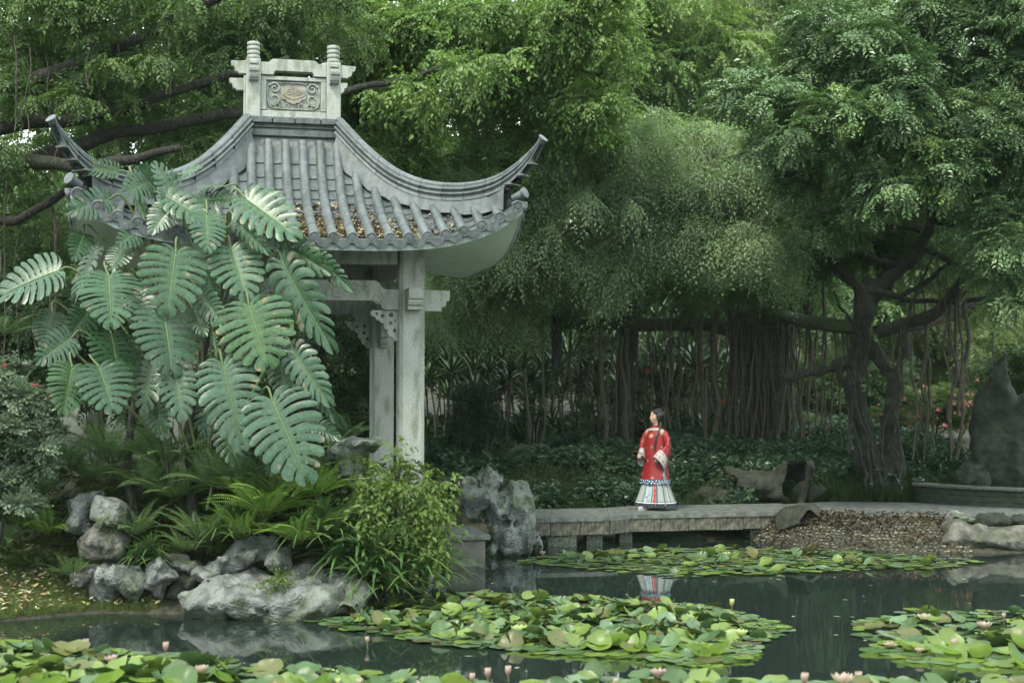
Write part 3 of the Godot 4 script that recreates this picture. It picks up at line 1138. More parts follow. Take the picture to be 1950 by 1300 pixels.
	bm.xf = Transform3D(Basis(), -bank.position)
	var rings := []
	for j in 5:
		var ring := []
		for i in 6:
			ring.append(foot[i].lerp(head[i], j / 4.0) + Vector3(0, 0.04 * sin(PI * j / 4.0), 0))
		rings.append(ring)
	bm.skin(rings, false)
	put("slope", bm.done(), M.soil, bank)
	var pb := MB.new()
	pb.lathe([Vector2(0.0, -0.016), Vector2(0.02, -0.01), Vector2(0.026, 0.0), Vector2(0.02, 0.011), Vector2(0.0, 0.016)], Vector3.ZERO, 7)
	var xs := []
	var cs := PackedColorArray()
	for j in 11:
		for i in 60:
			var f := (i + 0.5 * (j % 2) + rng.randf_range(-0.25, 0.25)) / 60.0 * 4.99
			f = clampf(f, 0.0, 4.98)
			var k := int(f)
			var t := (j + 0.5 + rng.randf_range(-0.25, 0.25)) / 12.5
			if noise.get_noise_2d(f * 1.3 + 7.0, t * 2.0) > 0.1 and rng.randf() < 0.75:
				continue
			var p0: Vector3 = foot[k].lerp(foot[k + 1], f - k)
			var p1: Vector3 = head[k].lerp(head[k + 1], f - k)
			var at := p0.lerp(p1, t) + Vector3(0, 0.04 * sin(PI * t) + 0.008, 0)
			xs.append(Transform3D(Basis.from_euler(Vector3(0.35, rng.randf_range(-0.5, 0.5), 0)) .scaled(Vector3(1.1, 0.85, 0.8) * rng.randf_range(0.55, 1.05)), at - bank.position))
			var g := rng.randf_range(0.05, 0.22)
			cs.append(Color(g, g * 0.92, g * 0.74))
	scatter("pebbles", pb.done(), M.dry_leaf, bank, xs, cs)
	# litter washed over the bank
	var lf := MB.new()
	lf.face([Vector3(0, 0, -0.035), Vector3(0.016, 0.008, 0), Vector3(0, 0, 0.035), Vector3(-0.016, 0.008, 0)], Vector3.UP)
	xs = []
	cs = PackedColorArray()
	for i in 3400:
		var f := rng.randf() * 4.98
		var k := int(f)
		var t := pow(rng.randf(), 0.7) * 1.12 - 0.03
		var p0: Vector3 = foot[k].lerp(foot[k + 1], f - k)
		var p1: Vector3 = head[k].lerp(head[k + 1], f - k)
		if noise.get_noise_2d(f * 1.3 + 7.0, t * 2.0) < 0.05 and rng.randf() < 0.55 and t < 0.75:
			continue
		var at := p0.lerp(p1, t) + Vector3(0, 0.04 * sin(PI * clampf(t, 0, 1)) + rng.randf_range(0.005, 0.05), 0)
		xs.append(Transform3D(Basis.from_euler(Vector3(rng.randf_range(-0.9, 0.9), rng.randf() * TAU, rng.randf_range(-0.9, 0.9))).scaled(Vector3.ONE * rng.randf_range(0.6, 1.3)), at))
		cs.append([Color(0.045, 0.03, 0.018), Color(0.065, 0.048, 0.028), Color(0.03, 0.021, 0.015), Color(0.09, 0.075, 0.04)][rng.randi() % 4])
	var lt := scatter("leaf_litter", lf.done(), M.dry_leaf, self, xs, cs)
	tag(lt, "dry brown leaf litter lying over the pebble bank below the path", "leaves")

# ------------------------------------------------------------------ rocks, meshed from a field of joined ellipsoids and tapered rods
func nets(prims: Array, cell: float, k: float, disp := 0.0, freq := 2.0, crease := 0.0, stretch := Vector3.ONE) -> MB:
	var lo := Vector3.ONE * 1e9
	var hi := -lo
	var pad := k * 0.3 + disp + crease + cell * 2.0
	for pr in prims:
		if pr[0] == "e":
			lo = lo.min(pr[1] - pr[2])
			hi = hi.max(pr[1] + pr[2])
		else:
			lo = lo.min(pr[1] - Vector3.ONE * pr[3]).min(pr[2] - Vector3.ONE * pr[4])
			hi = hi.max(pr[1] + Vector3.ONE * pr[3]).max(pr[2] + Vector3.ONE * pr[4])
	lo -= Vector3.ONE * pad
	hi += Vector3.ONE * pad
	var n := Vector3i(((hi - lo) / cell).ceil()) + Vector3i.ONE
	var f := PackedFloat32Array()
	f.resize(n.x * n.y * n.z)
	f.fill(1e3)
	var reach := k + disp + crease + cell * 2.5
	for pr in prims:
		var is_e: bool = pr[0] == "e"
		var a: Vector3 = pr[1]
		var b: Vector3 = pr[2]
		var plo: Vector3 = a - b if is_e else (a - Vector3.ONE * pr[3]).min(b - Vector3.ONE * pr[4])
		var phi: Vector3 = a + b if is_e else (a + Vector3.ONE * pr[3]).max(b + Vector3.ONE * pr[4])
		var i0 := Vector3i(((plo - lo - Vector3.ONE * reach) / cell).floor()).clamp(Vector3i.ZERO, n - Vector3i.ONE)
		var i1 := Vector3i(((phi - lo + Vector3.ONE * reach) / cell).ceil()).clamp(Vector3i.ZERO, n - Vector3i.ONE)
		var ab := b - a
		var l2 := maxf(ab.length_squared(), 1e-9)
		var inv := Vector3.ONE / b if is_e else Vector3.ONE
		var inv2 := inv * inv
		var ra: float = 0.0 if is_e else pr[3]
		var rb: float = 0.0 if is_e else pr[4]
		var pl: Array = pr[3] if is_e and pr.size() > 3 else []
		var small := minf(b.x, minf(b.y, b.z)) if is_e else 1.0
		for z in range(i0.z, i1.z + 1):
			for y in range(i0.y, i1.y + 1):
				var at := (z * n.y + y) * n.x
				for x in range(i0.x, i1.x + 1):
					var q := lo + Vector3(x, y, z) * cell - a
					var d: float
					if is_e:
						var k0 := (q * inv).length()
						d = k0 * (k0 - 1.0) / maxf((q * inv2).length(), 1e-6)
						if pl.size() and k0 < 2.5:
							var w := q * inv
							var top := -9.0
							for h in pl:
								top = maxf(top, w.x * h.x + w.y * h.y + w.z * h.z - h.w)
							d = d * 0.12 + top * small * 0.88
					else:
						var h := clampf(q.dot(ab) / l2, 0.0, 1.0)
						d = (q - ab * h).length() - lerpf(ra, rb, h)
					var o := f[at + x]
					if o < 900.0 and k > 0.0:
						var m := maxf(k - absf(o - d), 0.0) / k
						d = minf(o, d) - m * m * k * 0.25
					else:
						d = minf(o, d)
					f[at + x] = d
	if disp > 0.0 or crease > 0.0:
		var far := (disp + crease) * 1.3 + cell * 1.8
		for z in n.z:
			for y in n.y:
				var at := (z * n.y + y) * n.x
				for x in n.x:
					var o := f[at + x]
					if absf(o) < far:
						var q := (lo + Vector3(x, y, z) * cell) * freq * stretch
						o += noise.get_noise_3dv(q) * disp * 1.6
						if crease > 0.0:
							var g := clampf(1.0 - (cell_noise.get_noise_3dv(q * 0.75) + 1.0) / 0.42, 0.0, 1.0)
							o += (g * g - 0.1) * crease * 0.6 + maxf(0.0, ridge.get_noise_3dv(q * 0.9) - 0.3) * crease * 0.9
						f[at + x] = o
	var m := MB.new()
	var id := PackedInt32Array()
	id.resize(f.size())
	id.fill(-1)
	var sx := 1
	var sy := n.x
	var sz := n.x * n.y
	var off := [0, sx, sy, sx + sy, sz, sx + sz, sy + sz, sx + sy + sz]
	var co := [Vector3(0, 0, 0), Vector3(1, 0, 0), Vector3(0, 1, 0), Vector3(1, 1, 0), Vector3(0, 0, 1), Vector3(1, 0, 1), Vector3(0, 1, 1), Vector3(1, 1, 1)]
	var edges := [[0, 1], [2, 3], [4, 5], [6, 7], [0, 2], [1, 3], [4, 6], [5, 7], [0, 4], [1, 5], [2, 6], [3, 7]]
	for z in n.z - 1:
		for y in n.y - 1:
			var at := z * sz + y * sy
			for x in n.x - 1:
				var i := at + x
				if absf(f[i]) > cell * 4.0:
					continue
				var first := f[i] < 0.0
				var mixed := false
				for c in range(1, 8):
					if (f[i + off[c]] < 0.0) != first:
						mixed = true
						break
				if not mixed:
					continue
				var s := Vector3.ZERO
				var cnt := 0
				for e in edges:
					var a := f[i + off[e[0]]]
					var b := f[i + off[e[1]]]
					if (a < 0.0) != (b < 0.0):
						s += (co[e[0]] as Vector3).lerp(co[e[1]], a / (a - b))
						cnt += 1
				id[i] = m.p(lo + (Vector3(x, y, z) + s / cnt) * cell)
	for z in range(1, n.z - 1):
		for y in range(1, n.y - 1):
			var at := z * sz + y * sy
			for x in range(1, n.x - 1):
				var i := at + x
				if id[i] < 0:
					continue
				var a := f[i] < 0.0
				if a != (f[i + sx] < 0.0):
					link(m, id, i, i - sy, i - sy - sz, i - sz, a)
				if a != (f[i + sy] < 0.0):
					link(m, id, i, i - sz, i - sz - sx, i - sx, a)
				if a != (f[i + sz] < 0.0):
					link(m, id, i, i - sx, i - sx - sy, i - sy, a)
	return m

func link(m: MB, id: PackedInt32Array, a: int, b: int, c: int, d: int, flip: bool) -> void:
	if id[a] < 0 or id[b] < 0 or id[c] < 0 or id[d] < 0:
		return
	if flip:
		m.quad(id[a], id[d], id[c], id[b])
	else:
		m.quad(id[a], id[b], id[c], id[d])

# a rock from bulges [px, py, half width, half height, distance, half depth in metres]
func rock(called: String, label: String, bulges: Array, look: String, cell := 0.045, k := 0.18, disp := 0.05, freq := 2.2, crease := 0.06, group := "", stretch := Vector3.ONE) -> MeshInstance3D:
	var base := P(bulges[0][0], bulges[0][1], bulges[0][4])
	var prims := []
	for b in bulges:
		var s: float = b[4] / F
		var pl := []
		for q in 15:
			var v := Vector3(rng.randfn(), rng.randfn() * 0.9, rng.randfn()).normalized()
			pl.append(Vector4(v.x, v.y, v.z, rng.randf_range(0.74, 0.98)))
		prims.append(["e", P(b[0], b[1], b[4]) - base, Vector3(b[2] * s, b[3] * s, b[5]), pl])
	var m := nets(prims, cell * 0.8, k * 0.45, disp * 0.8, freq * 1.1, crease * 0.55, stretch)
	for i in m.v.size():
		var w: Vector3 = m.v[i] + base
		var tint := Color(1, 1, 1)
		var moss := noise.get_noise_3dv(w * 1.7 + Vector3(31, 7, 3))
		tint = tint.lerp(Color(0.55, 0.66, 0.36), clampf((moss - 0.12) * 3.5, 0.0, 0.75))
		var stain := noise.get_noise_3dv(Vector3(w.x * 3.0, w.y * 0.7, w.z * 3.0))
		tint *= 1.0 - clampf((stain - 0.05) * 1.6, 0.0, 0.45)
		if w.z > -24.0:
			tint = tint.lerp(Color(0.34, 0.40, 0.26), clampf((0.10 + 0.05 * moss - w.y) / 0.05, 0.0, 1.0))
		m.c[i] = tint
	return single(called, m.done(false, true), M[look], label, "rock", base, 0.0, group)

func build_rocks() -> void:
	# the island's edge, left to right
	rock("shore_rock", "long pale grey flat boulder in the water at the island's front edge", [[430, 1138, 85, 36, 15.6, 0.45], [520, 1130, 110, 34, 15.6, 0.5], [605, 1130, 58, 36, 15.6, 0.4], [640, 1140, 28, 30, 15.6, 0.3], [480, 1100, 70, 22, 15.9, 0.4]], "rock", 0.04, 0.16, 0.045, 2.4, 0.05)
	rock("shore_rock", "dark hollowed boulder under the ferns behind the long flat boulder", [[490, 1046, 48, 26, 16.1, 0.35], [535, 1060, 30, 28, 16.0, 0.3], [445, 1062, 40, 18, 16.0, 0.3], [420, 1078, 40, 14, 16.0, 0.3]], "rock", 0.04, 0.12, 0.05, 2.6, 0.09)
	rock("shore_rock", "overhanging grey slab above dark water at the left end of the rockery", [[238, 1093, 52, 26, 15.9, 0.3], [215, 1078, 45, 18, 16.0, 0.3], [270, 1102, 26, 26, 15.8, 0.25]], "rock", 0.035, 0.12, 0.04, 2.6, 0.06, "", Vector3(1.6, 0.5, 1.6))
	rock("shore_rock", "pointed grey rock leaning against the overhanging slab", [[312, 1080, 22, 26, 15.8, 0.2], [330, 1088, 22, 16, 15.75, 0.2], [308, 1100, 18, 24, 15.8, 0.2]], "rock", 0.03, 0.1, 0.035, 3.0, 0.06)
	rock("shore_rock", "rounded grey rock tucked behind the pointed rock", [[350, 1060, 28, 16, 16.1, 0.22], [372, 1072, 22, 16, 16.0, 0.2]], "rock", 0.035, 0.1, 0.03, 3.0, 0.05)
	rock("shore_rock", "blue-grey grooved boulder under the long-leaved bush, beside the lily pads", [[655, 1108, 34, 28, 15.9, 0.3], [690, 1122, 30, 26, 15.8, 0.3], [612, 1090, 28, 20, 16.1, 0.3]], "rock", 0.035, 0.14, 0.03, 2.0, 0.08, "", Vector3(2.6, 0.8, 1.2))
	rock("shore_rock", "small rock at the water under the bush's drooping leaves", [[815, 1092, 28, 26, 17.2, 0.3], [785, 1098, 30, 22, 17.0, 0.3]], "rock", 0.04, 0.12, 0.04, 2.4, 0.05)
	rock("garden_rock", "rounded upright rock, left of the pair above the grassy bank", [[172, 965, 26, 34, 16.1, 0.25], [168, 990, 24, 24, 16.1, 0.2]], "rock", 0.035, 0.12, 0.04, 2.6, 0.05)
	rock("garden_rock", "rounded rock, right of the pair above the grassy bank", [[235, 968, 28, 26, 16.0, 0.25], [240, 990, 26, 16, 16.0, 0.2]], "rock", 0.035, 0.12, 0.045, 2.6, 0.06)
	rock("garden_rock", "broad brownish rock below the pair of rounded rocks", [[232, 1032, 30, 32, 15.95, 0.25], [190, 1030, 32, 26, 15.95, 0.25]], "warm_rock", 0.035, 0.12, 0.045, 2.6, 0.06)
	rock("standing_rock", "tall weathered rock with an overhanging top before the pavilion column", [[672, 880, 30, 48, 16.6, 0.25], [690, 842, 34, 16, 16.6, 0.25], [712, 838, 22, 10, 16.6, 0.2], [668, 930, 26, 60, 16.7, 0.25], [686, 980, 24, 60, 16.6, 0.25]], "rock", 0.035, 0.12, 0.045, 2.4, 0.07)
	rock("garden_rock", "black wet rock beside the pavilion's steps", [[838, 925, 26, 20, 20.6, 0.3], [858, 948, 20, 20, 20.6, 0.3], [822, 955, 24, 18, 20.6, 0.3]], "mossy_rock", 0.045, 0.12, 0.05, 2.6, 0.08)
	rock("shore_rock", "low grey rock filling the gap behind the flat boulder's right end", [[575, 1088, 36, 20, 16.0, 0.3], [600, 1072, 26, 18, 16.2, 0.3]], "rock", 0.035, 0.12, 0.04, 2.4, 0.07)
	rock("shore_rock", "dark recessed rock between the pointed rock and the hollowed boulder", [[385, 1095, 34, 22, 16.1, 0.3], [360, 1118, 26, 18, 16.0, 0.3]], "mossy_rock", 0.04, 0.12, 0.04, 2.4, 0.07)
	rock("garden_rock", "small grey stone between ferns above the overhanging slab", [[288, 1040, 22, 20, 16.2, 0.22]], "warm_rock", 0.035, 0.12, 0.04, 2.6, 0.06)
	rock("shore_rock", "low brownish rock where the grassy bank meets the overhanging slab", [[178, 1088, 26, 20, 15.95, 0.25]], "warm_rock", 0.035, 0.12, 0.04, 2.6, 0.06)
	# the scholar's rock by the bridge
	rock("scholar_rock", "pale eroded scholar's rock standing in the pond at the bridge's left end", [
		[934, 914, 22, 30, 21.5, 0.2], [928, 942, 38, 26, 21.5, 0.25], [902, 942, 24, 26, 21.5, 0.22], [905, 968, 16, 22, 21.6, 0.2], [950, 962, 28, 34, 21.5, 0.28], [985, 968, 34, 34, 21.5, 0.3],
		[1000, 1000, 22, 40, 21.5, 0.28], [968, 1012, 32, 26, 21.4, 0.28], [975, 1040, 26, 14, 21.4, 0.26], [1022, 1024, 18, 28, 21.5, 0.2], [940, 995, 14, 26, 21.6, 0.2]], "rock", 0.032, 0.10, 0.055, 2.6, 0.12, "", Vector3(1.2, 0.7, 1.2))
	rock("pond_rock", "mossy flat rock in the shade under the bridge", [[1230, 1018, 66, 16, 23.9, 0.3], [1300, 1022, 40, 14, 23.9, 0.3]], "mossy_rock", 0.05, 0.12, 0.04, 2.4, 0.05)
	# the far bank
	rock("path_rock", "small brown boulder at the path's edge where the bridge ends", [[1510, 974, 36, 18, 23.35, 0.32], [1530, 973, 28, 16, 23.35, 0.3]], "mossy_rock", 0.035, 0.1, 0.03, 2.0, 0.0)
	rock("bank_boulder", "large dark flat boulder behind the bridge's right end", [[1440, 920, 72, 32, 26.2, 0.5], [1375, 940, 62, 22, 26.2, 0.45], [1490, 935, 28, 32, 26.2, 0.4], [1470, 930, 40, 34, 26.2, 0.45]], "mossy_rock", 0.05, 0.16, 0.05, 2.0, 0.07)
	rock("bank_boulder", "rounded dark boulder, the smaller one against the large flat boulder", [[1522, 934, 24, 27, 26.1, 0.35]], "mossy_rock", 0.045, 0.12, 0.045, 2.2, 0.06)
	rock("bank_rock", "long warm grey rock ledge along the water at the right edge", [[1830, 1020, 62, 26, 22.1, 0.35], [1900, 1022, 70, 26, 22.1, 0.4], [1975, 1022, 60, 28, 22.1, 0.4], [1800, 998, 30, 16, 22.2, 0.3]], "warm_rock", 0.045, 0.14, 0.03, 1.8, 0.04)
	rock("bank_rock", "dark lump on the rock ledge, leftmost of three", [[1808, 982, 24, 14, 22.6, 0.25]], "rock", 0.04, 0.1, 0.05, 3.0, 0.06)
	rock("bank_rock", "dark lump on the rock ledge, middle one of three", [[1868, 983, 30, 16, 22.6, 0.25], [1888, 986, 18, 14, 22.6, 0.22]], "mossy_rock", 0.04, 0.1, 0.05, 3.0, 0.06)
	rock("bank_rock", "dark lump on the rock ledge, rightmost of three", [[1932, 985, 28, 15, 22.6, 0.25]], "mossy_rock", 0.04, 0.1, 0.05, 3.0, 0.06)
	rock("standing_stone", "tall dark mossy standing stone behind the planter wall", [[1885, 760, 30, 62, 26.6, 0.35], [1880, 720, 18, 28, 26.6, 0.25], [1870, 830, 42, 75, 26.6, 0.4], [1905, 860, 62, 70, 26.6, 0.4], [1935, 810, 34, 55, 26.6, 0.35], [1890, 900, 80, 50, 26.6, 0.4], [1948, 870, 40, 60, 26.6, 0.35]], "mossy_rock", 0.055, 0.2, 0.06, 1.5, 0.09)
	rock("planter_rock", "small dark stone at the foot of the standing stone, left one", [[1822, 905, 22, 16, 26.0, 0.2]], "mossy_rock", 0.045, 0.1, 0.04, 2.6, 0.05)
	rock("planter_rock", "small rounded stone at the foot of the standing stone, right one", [[1852, 908, 16, 16, 25.9, 0.2]], "mossy_rock", 0.045, 0.1, 0.03, 2.6, 0.04)
	rock("ground_rock", "brown flat stone lying in the undergrowth beyond the pond", [[1002, 858, 44, 12, 28.5, 0.3], [1025, 852, 22, 12, 28.5, 0.25]], "warm_rock", 0.05, 0.12, 0.04, 2.4, 0.05)
	rock("ground_rock", "dark block of stone in the undergrowth behind the woman", [[1292, 838, 32, 10, 29.5, 0.3], [1285, 862, 26, 12, 29.2, 0.25]], "mossy_rock", 0.05, 0.1, 0.04, 2.4, 0.05)

# ------------------------------------------------------------------ leaves in sprays
func leaf_quad(m: MB, at: Vector3, dirv: Vector3, up: Vector3, l: float, w: float, fold := 0.25) -> void:
	var side := dirv.cross(up).normalized()
	up = side.cross(dirv).normalized()
	var a := m.p(at)
	var b := m.p(at + dirv * l * 0.45 + side * w * 0.5 + up * w * fold)
	var c := m.p(at + dirv * l - up * l * 0.08)
	var d := m.p(at + dirv * l * 0.45 - side * w * 0.5 + up * w * fold)
	m.tri(a, d, c)
	var a2 := m.p(at)
	var c2 := m.p(at + dirv * l - up * l * 0.08)
	m.tri(a2, c2, b)

# a twig along +z, drooping, with leaves to both sides
func spray(n: int, length: float, leaf_l: float, leaf_w: float, droop: float, sd: int, spread := 0.75, hang := 0.5, side_twigs := 2) -> ArrayMesh:
	var r := RandomNumberGenerator.new()
	r.seed = sd
	var m := MB.new()
	var starts := [[Vector3.ZERO, Vector3(0, 0.1, 1), length, n]]
	for k in side_twigs:
		var s := 1.0 if k % 2 == 0 else -1.0
		starts.append([Vector3(0, -droop * length * 0.05, length * (0.15 + 0.15 * k)), Vector3(s * 0.8, r.randf_range(-0.1, 0.3), 0.7).normalized(), length * 0.6, int(n * 0.6)])
	for st in starts:
		var cnt: int = st[3]
		for i in cnt:
			var f := (i + 0.5 + r.randf_range(-0.3, 0.3)) / cnt
			var pos: Vector3 = st[0] + st[1] * (f * st[2]) + Vector3(r.randf_range(-0.02, 0.02), -droop * st[2] * f * f, 0)
			var s := 1.0 if i % 2 == 0 else -1.0
			var along: Vector3 = st[1]
			var side := along.cross(Vector3.UP).normalized() * s
			var d := (along * 0.55 + side * spread * r.randf_range(0.6, 1.2) + Vector3(0, -hang * r.randf_range(0.4, 1.4), 0)).normalized()
			var up := (Vector3.UP + Vector3(r.randf_range(-0.6, 0.6), 0, r.randf_range(-0.6, 0.6))).normalized()
			var z := r.randf_range(0.7, 1.2)
			leaf_quad(m, pos, d, up, leaf_l * z, leaf_w * z)
	return m.done()

var sprays := {}

func aim(z: Vector3, roll: float) -> Basis:
	z = z.normalized()
	var up := Vector3.UP if absf(z.y) < 0.95 else Vector3.RIGHT
	var x := up.cross(z).normalized()
	return Basis(x, z.cross(x), z) * Basis(Vector3.BACK, roll)

# leaves of one tree: regions [px0, py0, px1, py1, near, far, clumps, clump radius]; tones a..b
func crown(parent: Node3D, called: String, kind: String, look: String, regions: Array, dens: float, tones: Array, sc := 1.0, down := 0.35, flat := 0.7) -> void:
	var xs := []
	var cs := PackedColorArray()
	for g in regions:
		for k in int(g[6]):
			var d := rng.randf_range(g[4], g[5])
			var c := P(rng.randf_range(g[0], g[2]), rng.randf_range(g[1], g[3]), d)
			var r: float = g[7] * rng.randf_range(0.7, 1.3)
			clump(xs, cs, c, Vector3(r, r * flat, r), int(dens * r * r), tones, sc, down)
	var o := scatter(called, sprays[kind], M[look], parent, xs, cs)
	o.global_transform = Transform3D()

func clump(xs: Array, cs: PackedColorArray, c: Vector3, rad: Vector3, n: int, tones: Array, sc: float, down: float) -> void:
	var tone: Color = tones[0].lerp(tones[1], rng.randf())
	for i in n:
		var v := Vector3(rng.randfn(), rng.randfn() + 0.25, rng.randfn()).normalized()
		var at := c + v * rad * (0.35 + 0.65 * sqrt(rng.randf()))
		var z := v * 0.8 + Vector3(rng.randf_range(-0.6, 0.6), -down + rng.randf_range(-0.3, 0.3), rng.randf_range(-0.6, 0.6))
		xs.append(Transform3D(aim(z, rng.randf_range(-0.5, 0.5)).scaled(Vector3.ONE * sc * rng.randf_range(0.75, 1.25)), at - v * 0.15 * sc))
		var t := tone.lerp(tones[2] if rng.randf() < 0.25 else tones[0], rng.randf() * 0.5)
		cs.append(t * rng.randf_range(0.85, 1.15))

# ------------------------------------------------------------------ wood
func smooth_path(pts: Array, per := 5) -> Array:
	var out := []
	for i in pts.size() - 1:
		var a: Vector3 = pts[maxi(i - 1, 0)]
		var b: Vector3 = pts[i]
		var c: Vector3 = pts[i + 1]
		var d: Vector3 = pts[mini(i + 2, pts.size() - 1)]
		for k in per:
			out.append(b.cubic_interpolate(c, a, d, float(k) / per))
	out.append(pts[pts.size() - 1])
	return out

func limb(parent: Node3D, called: String, pts: Array, r0: float, r1: float, look: String, wobble := 0.06, sides := 8) -> MeshInstance3D:
	var path := smooth_path(pts)
	var rad := []
	for i in path.size():
		var f := float(i) / (path.size() - 1)
		path[i] += Vector3(noise.get_noise_3dv(path[i] * 1.3), noise.get_noise_3dv(path[i] * 1.3 + Vector3(9, 0, 0)), 0) * wobble
		rad.append(lerpf(r0, r1, f) * (1.0 + 0.22 * noise.get_noise_3dv(path[i] * 3.0)))
	var m := MB.new()
	m.xf = parent.global_transform.affine_inverse()
	m.tube(path, rad, sides)
	return put(called, m.done(), M[look], parent)

func pixels(list: Array) -> Array:
	var out := []
	for e in list:
		out.append(P(e[0], e[1], e[2]))
	return out

func hanging_root(parent: Node3D, px: float, y0: float, y1: float, d: float, r: float, look := "root_bark", called := "aerial_root") -> void:
	var a := P(px, y0, d)
	var b := P(px + rng.randf_range(-8, 8), y1, d + rng.randf_range(-0.2, 0.2))
	var w := 0.035 * (a - b).length()
	var pts := [a, a.lerp(b, 0.25) + Vector3(rng.randf_range(-w, w), 0, rng.randf_range(-w, w)), a.lerp(b, 0.5) + Vector3(rng.randf_range(-w, w), 0, rng.randf_range(-w, w)), a.lerp(b, 0.75) + Vector3(rng.randf_range(-w, w), 0, rng.randf_range(-w, w)), b]
	limb(parent, called, pts, r, r * rng.randf_range(0.7, 1.1), look, 0.03, 6)

func build_trees() -> void:
	sprays.ficus = spray(16, 0.42, 0.085, 0.042, 0.5, 11, 0.8, 0.6)
	sprays.droop = spray(15, 0.48, 0.105, 0.055, 0.75, 12, 0.8, 0.75)
	sprays.fine = spray(20, 0.62, 0.080, 0.030, 1.0, 13, 0.7, 0.5, 3)
	sprays.broad = spray(16, 0.40, 0.085, 0.048, 0.4, 14, 0.95, 0.3, 3)
	sprays.far = spray(16, 0.6, 0.13, 0.065, 0.5, 15, 0.9, 0.5)
	sprays.bamboo = spray(18, 0.7, 0.16, 0.022, 1.1, 16, 0.6, 0.9)
	var mid := [Color(0.07, 0.12, 0.045), Color(0.125, 0.185, 0.068), Color(0.18, 0.24, 0.095)]
	var deep := [Color(0.075, 0.13, 0.058), Color(0.12, 0.185, 0.08), Color(0.175, 0.24, 0.108)]
	var bright := [Color(0.11, 0.185, 0.055), Color(0.175, 0.25, 0.08), Color(0.235, 0.30, 0.115)]
	var grey := [Color(0.155, 0.22, 0.125), Color(0.225, 0.295, 0.165), Color(0.29, 0.355, 0.21)]
	var pale := [Color(0.13, 0.175, 0.075), Color(0.19, 0.23, 0.095), Color(0.25, 0.28, 0.13)]

	# --- the banyan to the left of the pavilion, long limbs reaching over its roof
	var t := thing("banyan_tree", "old banyan reaching long dark limbs behind the pavilion roof from the left", "tree", Vector3(-10.2, 0.4, -22.5))
	limb(t, "trunk", [Vector3(-10.2, 0.2, -22.5), Vector3(-10.1, 2, -22.4), Vector3(-10.3, 4.5, -22.3), Vector3(-10.6, 7.5, -22.4)], 0.8, 0.55, "bark", 0.15, 14)
	limb(t, "limb", pixels([[-250, 260, 22.3], [0, 190, 22], [150, 140, 21.5], [300, 75, 21.3], [400, 25, 21.2], [520, -40, 21]]), 0.16, 0.06, "bark")
	limb(t, "limb", pixels([[-200, 300, 22.3], [0, 255, 22], [130, 238, 21.8], [250, 218, 21.6], [350, 185, 21.4], [440, 155, 21.3], [560, 125, 21.2]]), 0.13, 0.05, "bark")
	limb(t, "limb", pixels([[-200, 360, 22.5], [0, 330, 22.4], [130, 300, 22.2], [220, 268, 22], [320, 250, 21.9], [440, 228, 21.8], [560, 215, 21.7], [690, 178, 21.8], [760, 165, 22.2], [840, 138, 22.8], [900, 108, 23.4]]), 0.15, 0.015, "bark")
	limb(t, "limb", pixels([[-200, 340, 22], [0, 312, 21.6], [90, 316, 21.3], [170, 325, 21], [260, 310, 21], [360, 290, 21]]), 0.15, 0.05, "bark")
	limb(t, "limb", pixels([[-150, 430, 23], [0, 425, 22.8], [60, 420, 22.6], [140, 370, 22.4], [190, 330, 22]]), 0.10, 0.05, "bark")
	for e in [[330, 50, 190, 20.9, 0.012], [205, 60, 230, 21, 0.010], [190, 0, 180, 20.8, 0.018], [22, 60, 250, 20.6, 0.014], [45, 80, 260, 20.8, 0.012], [75, 100, 300, 20.7, 0.010], [107, 120, 230, 20.9, 0.008], [2, 150, 280, 20.5, 0.016], [290, 60, 140, 21, 0.008], [235, 30, 150, 20.9, 0.010], [62, 220, 270, 20.9, 0.010], [128, 200, 350, 21.2, 0.012], [12, 330, 660, 22, 0.012], [35, 340, 680, 22.4, 0.014], [58, 420, 690, 22.8, 0.010], [85, 430, 680, 23.2, 0.012], [118, 400, 660, 22.6, 0.018], [128, 430, 640, 22.7, 0.022]]:
		hanging_root(t, e[0], e[1], e[2], e[3], e[4])
	crown(t, "crown", "ficus", "leaf", [[-60, -40, 480, 60, 20.5, 23.5, 28, 0.55], [-60, 60, 420, 180, 21.8, 24, 20, 0.5], [60, 170, 440, 300, 22.2, 24.5, 18, 0.42], [20, 20, 330, 230, 20.6, 21.4, 9, 0.3], [380, -30, 690, 130, 21.5, 24.5, 22, 0.6], [-60, 330, 130, 470, 22.5, 26, 12, 0.5], [-80, 180, 80, 300, 20, 21.5, 6, 0.35]], 130.0, [mid[0], mid[1], mid[2]], 0.95, 0.5)

	# --- the bright-leaved tree behind the pavilion, centre top
	t = thing("fig_tree", "tall bright green fig with drooping leafy masses rising behind the pavilion", "tree", Vector3(-3.9, 0.9, -27.0))
	limb(t, "trunk", [Vector3(-3.9, 0.6, -27.0), Vector3(-3.8, 3, -26.8), Vector3(-3.0, 6, -26.5), Vector3(-2.2, 9.5, -26.2)], 0.32, 0.2, "bark", 0.12, 10)
	limb(t, "limb", pixels([[600, 330, 26.7], [680, 250, 26], [780, 200, 25.4], [860, 150, 25]]), 0.12, 0.04, "bark")
	limb(t, "limb", pixels([[640, 200, 26.6], [800, 90, 26.2], [950, 40, 25.6], [1090, 30, 25.2]]), 0.12, 0.04, "bark")
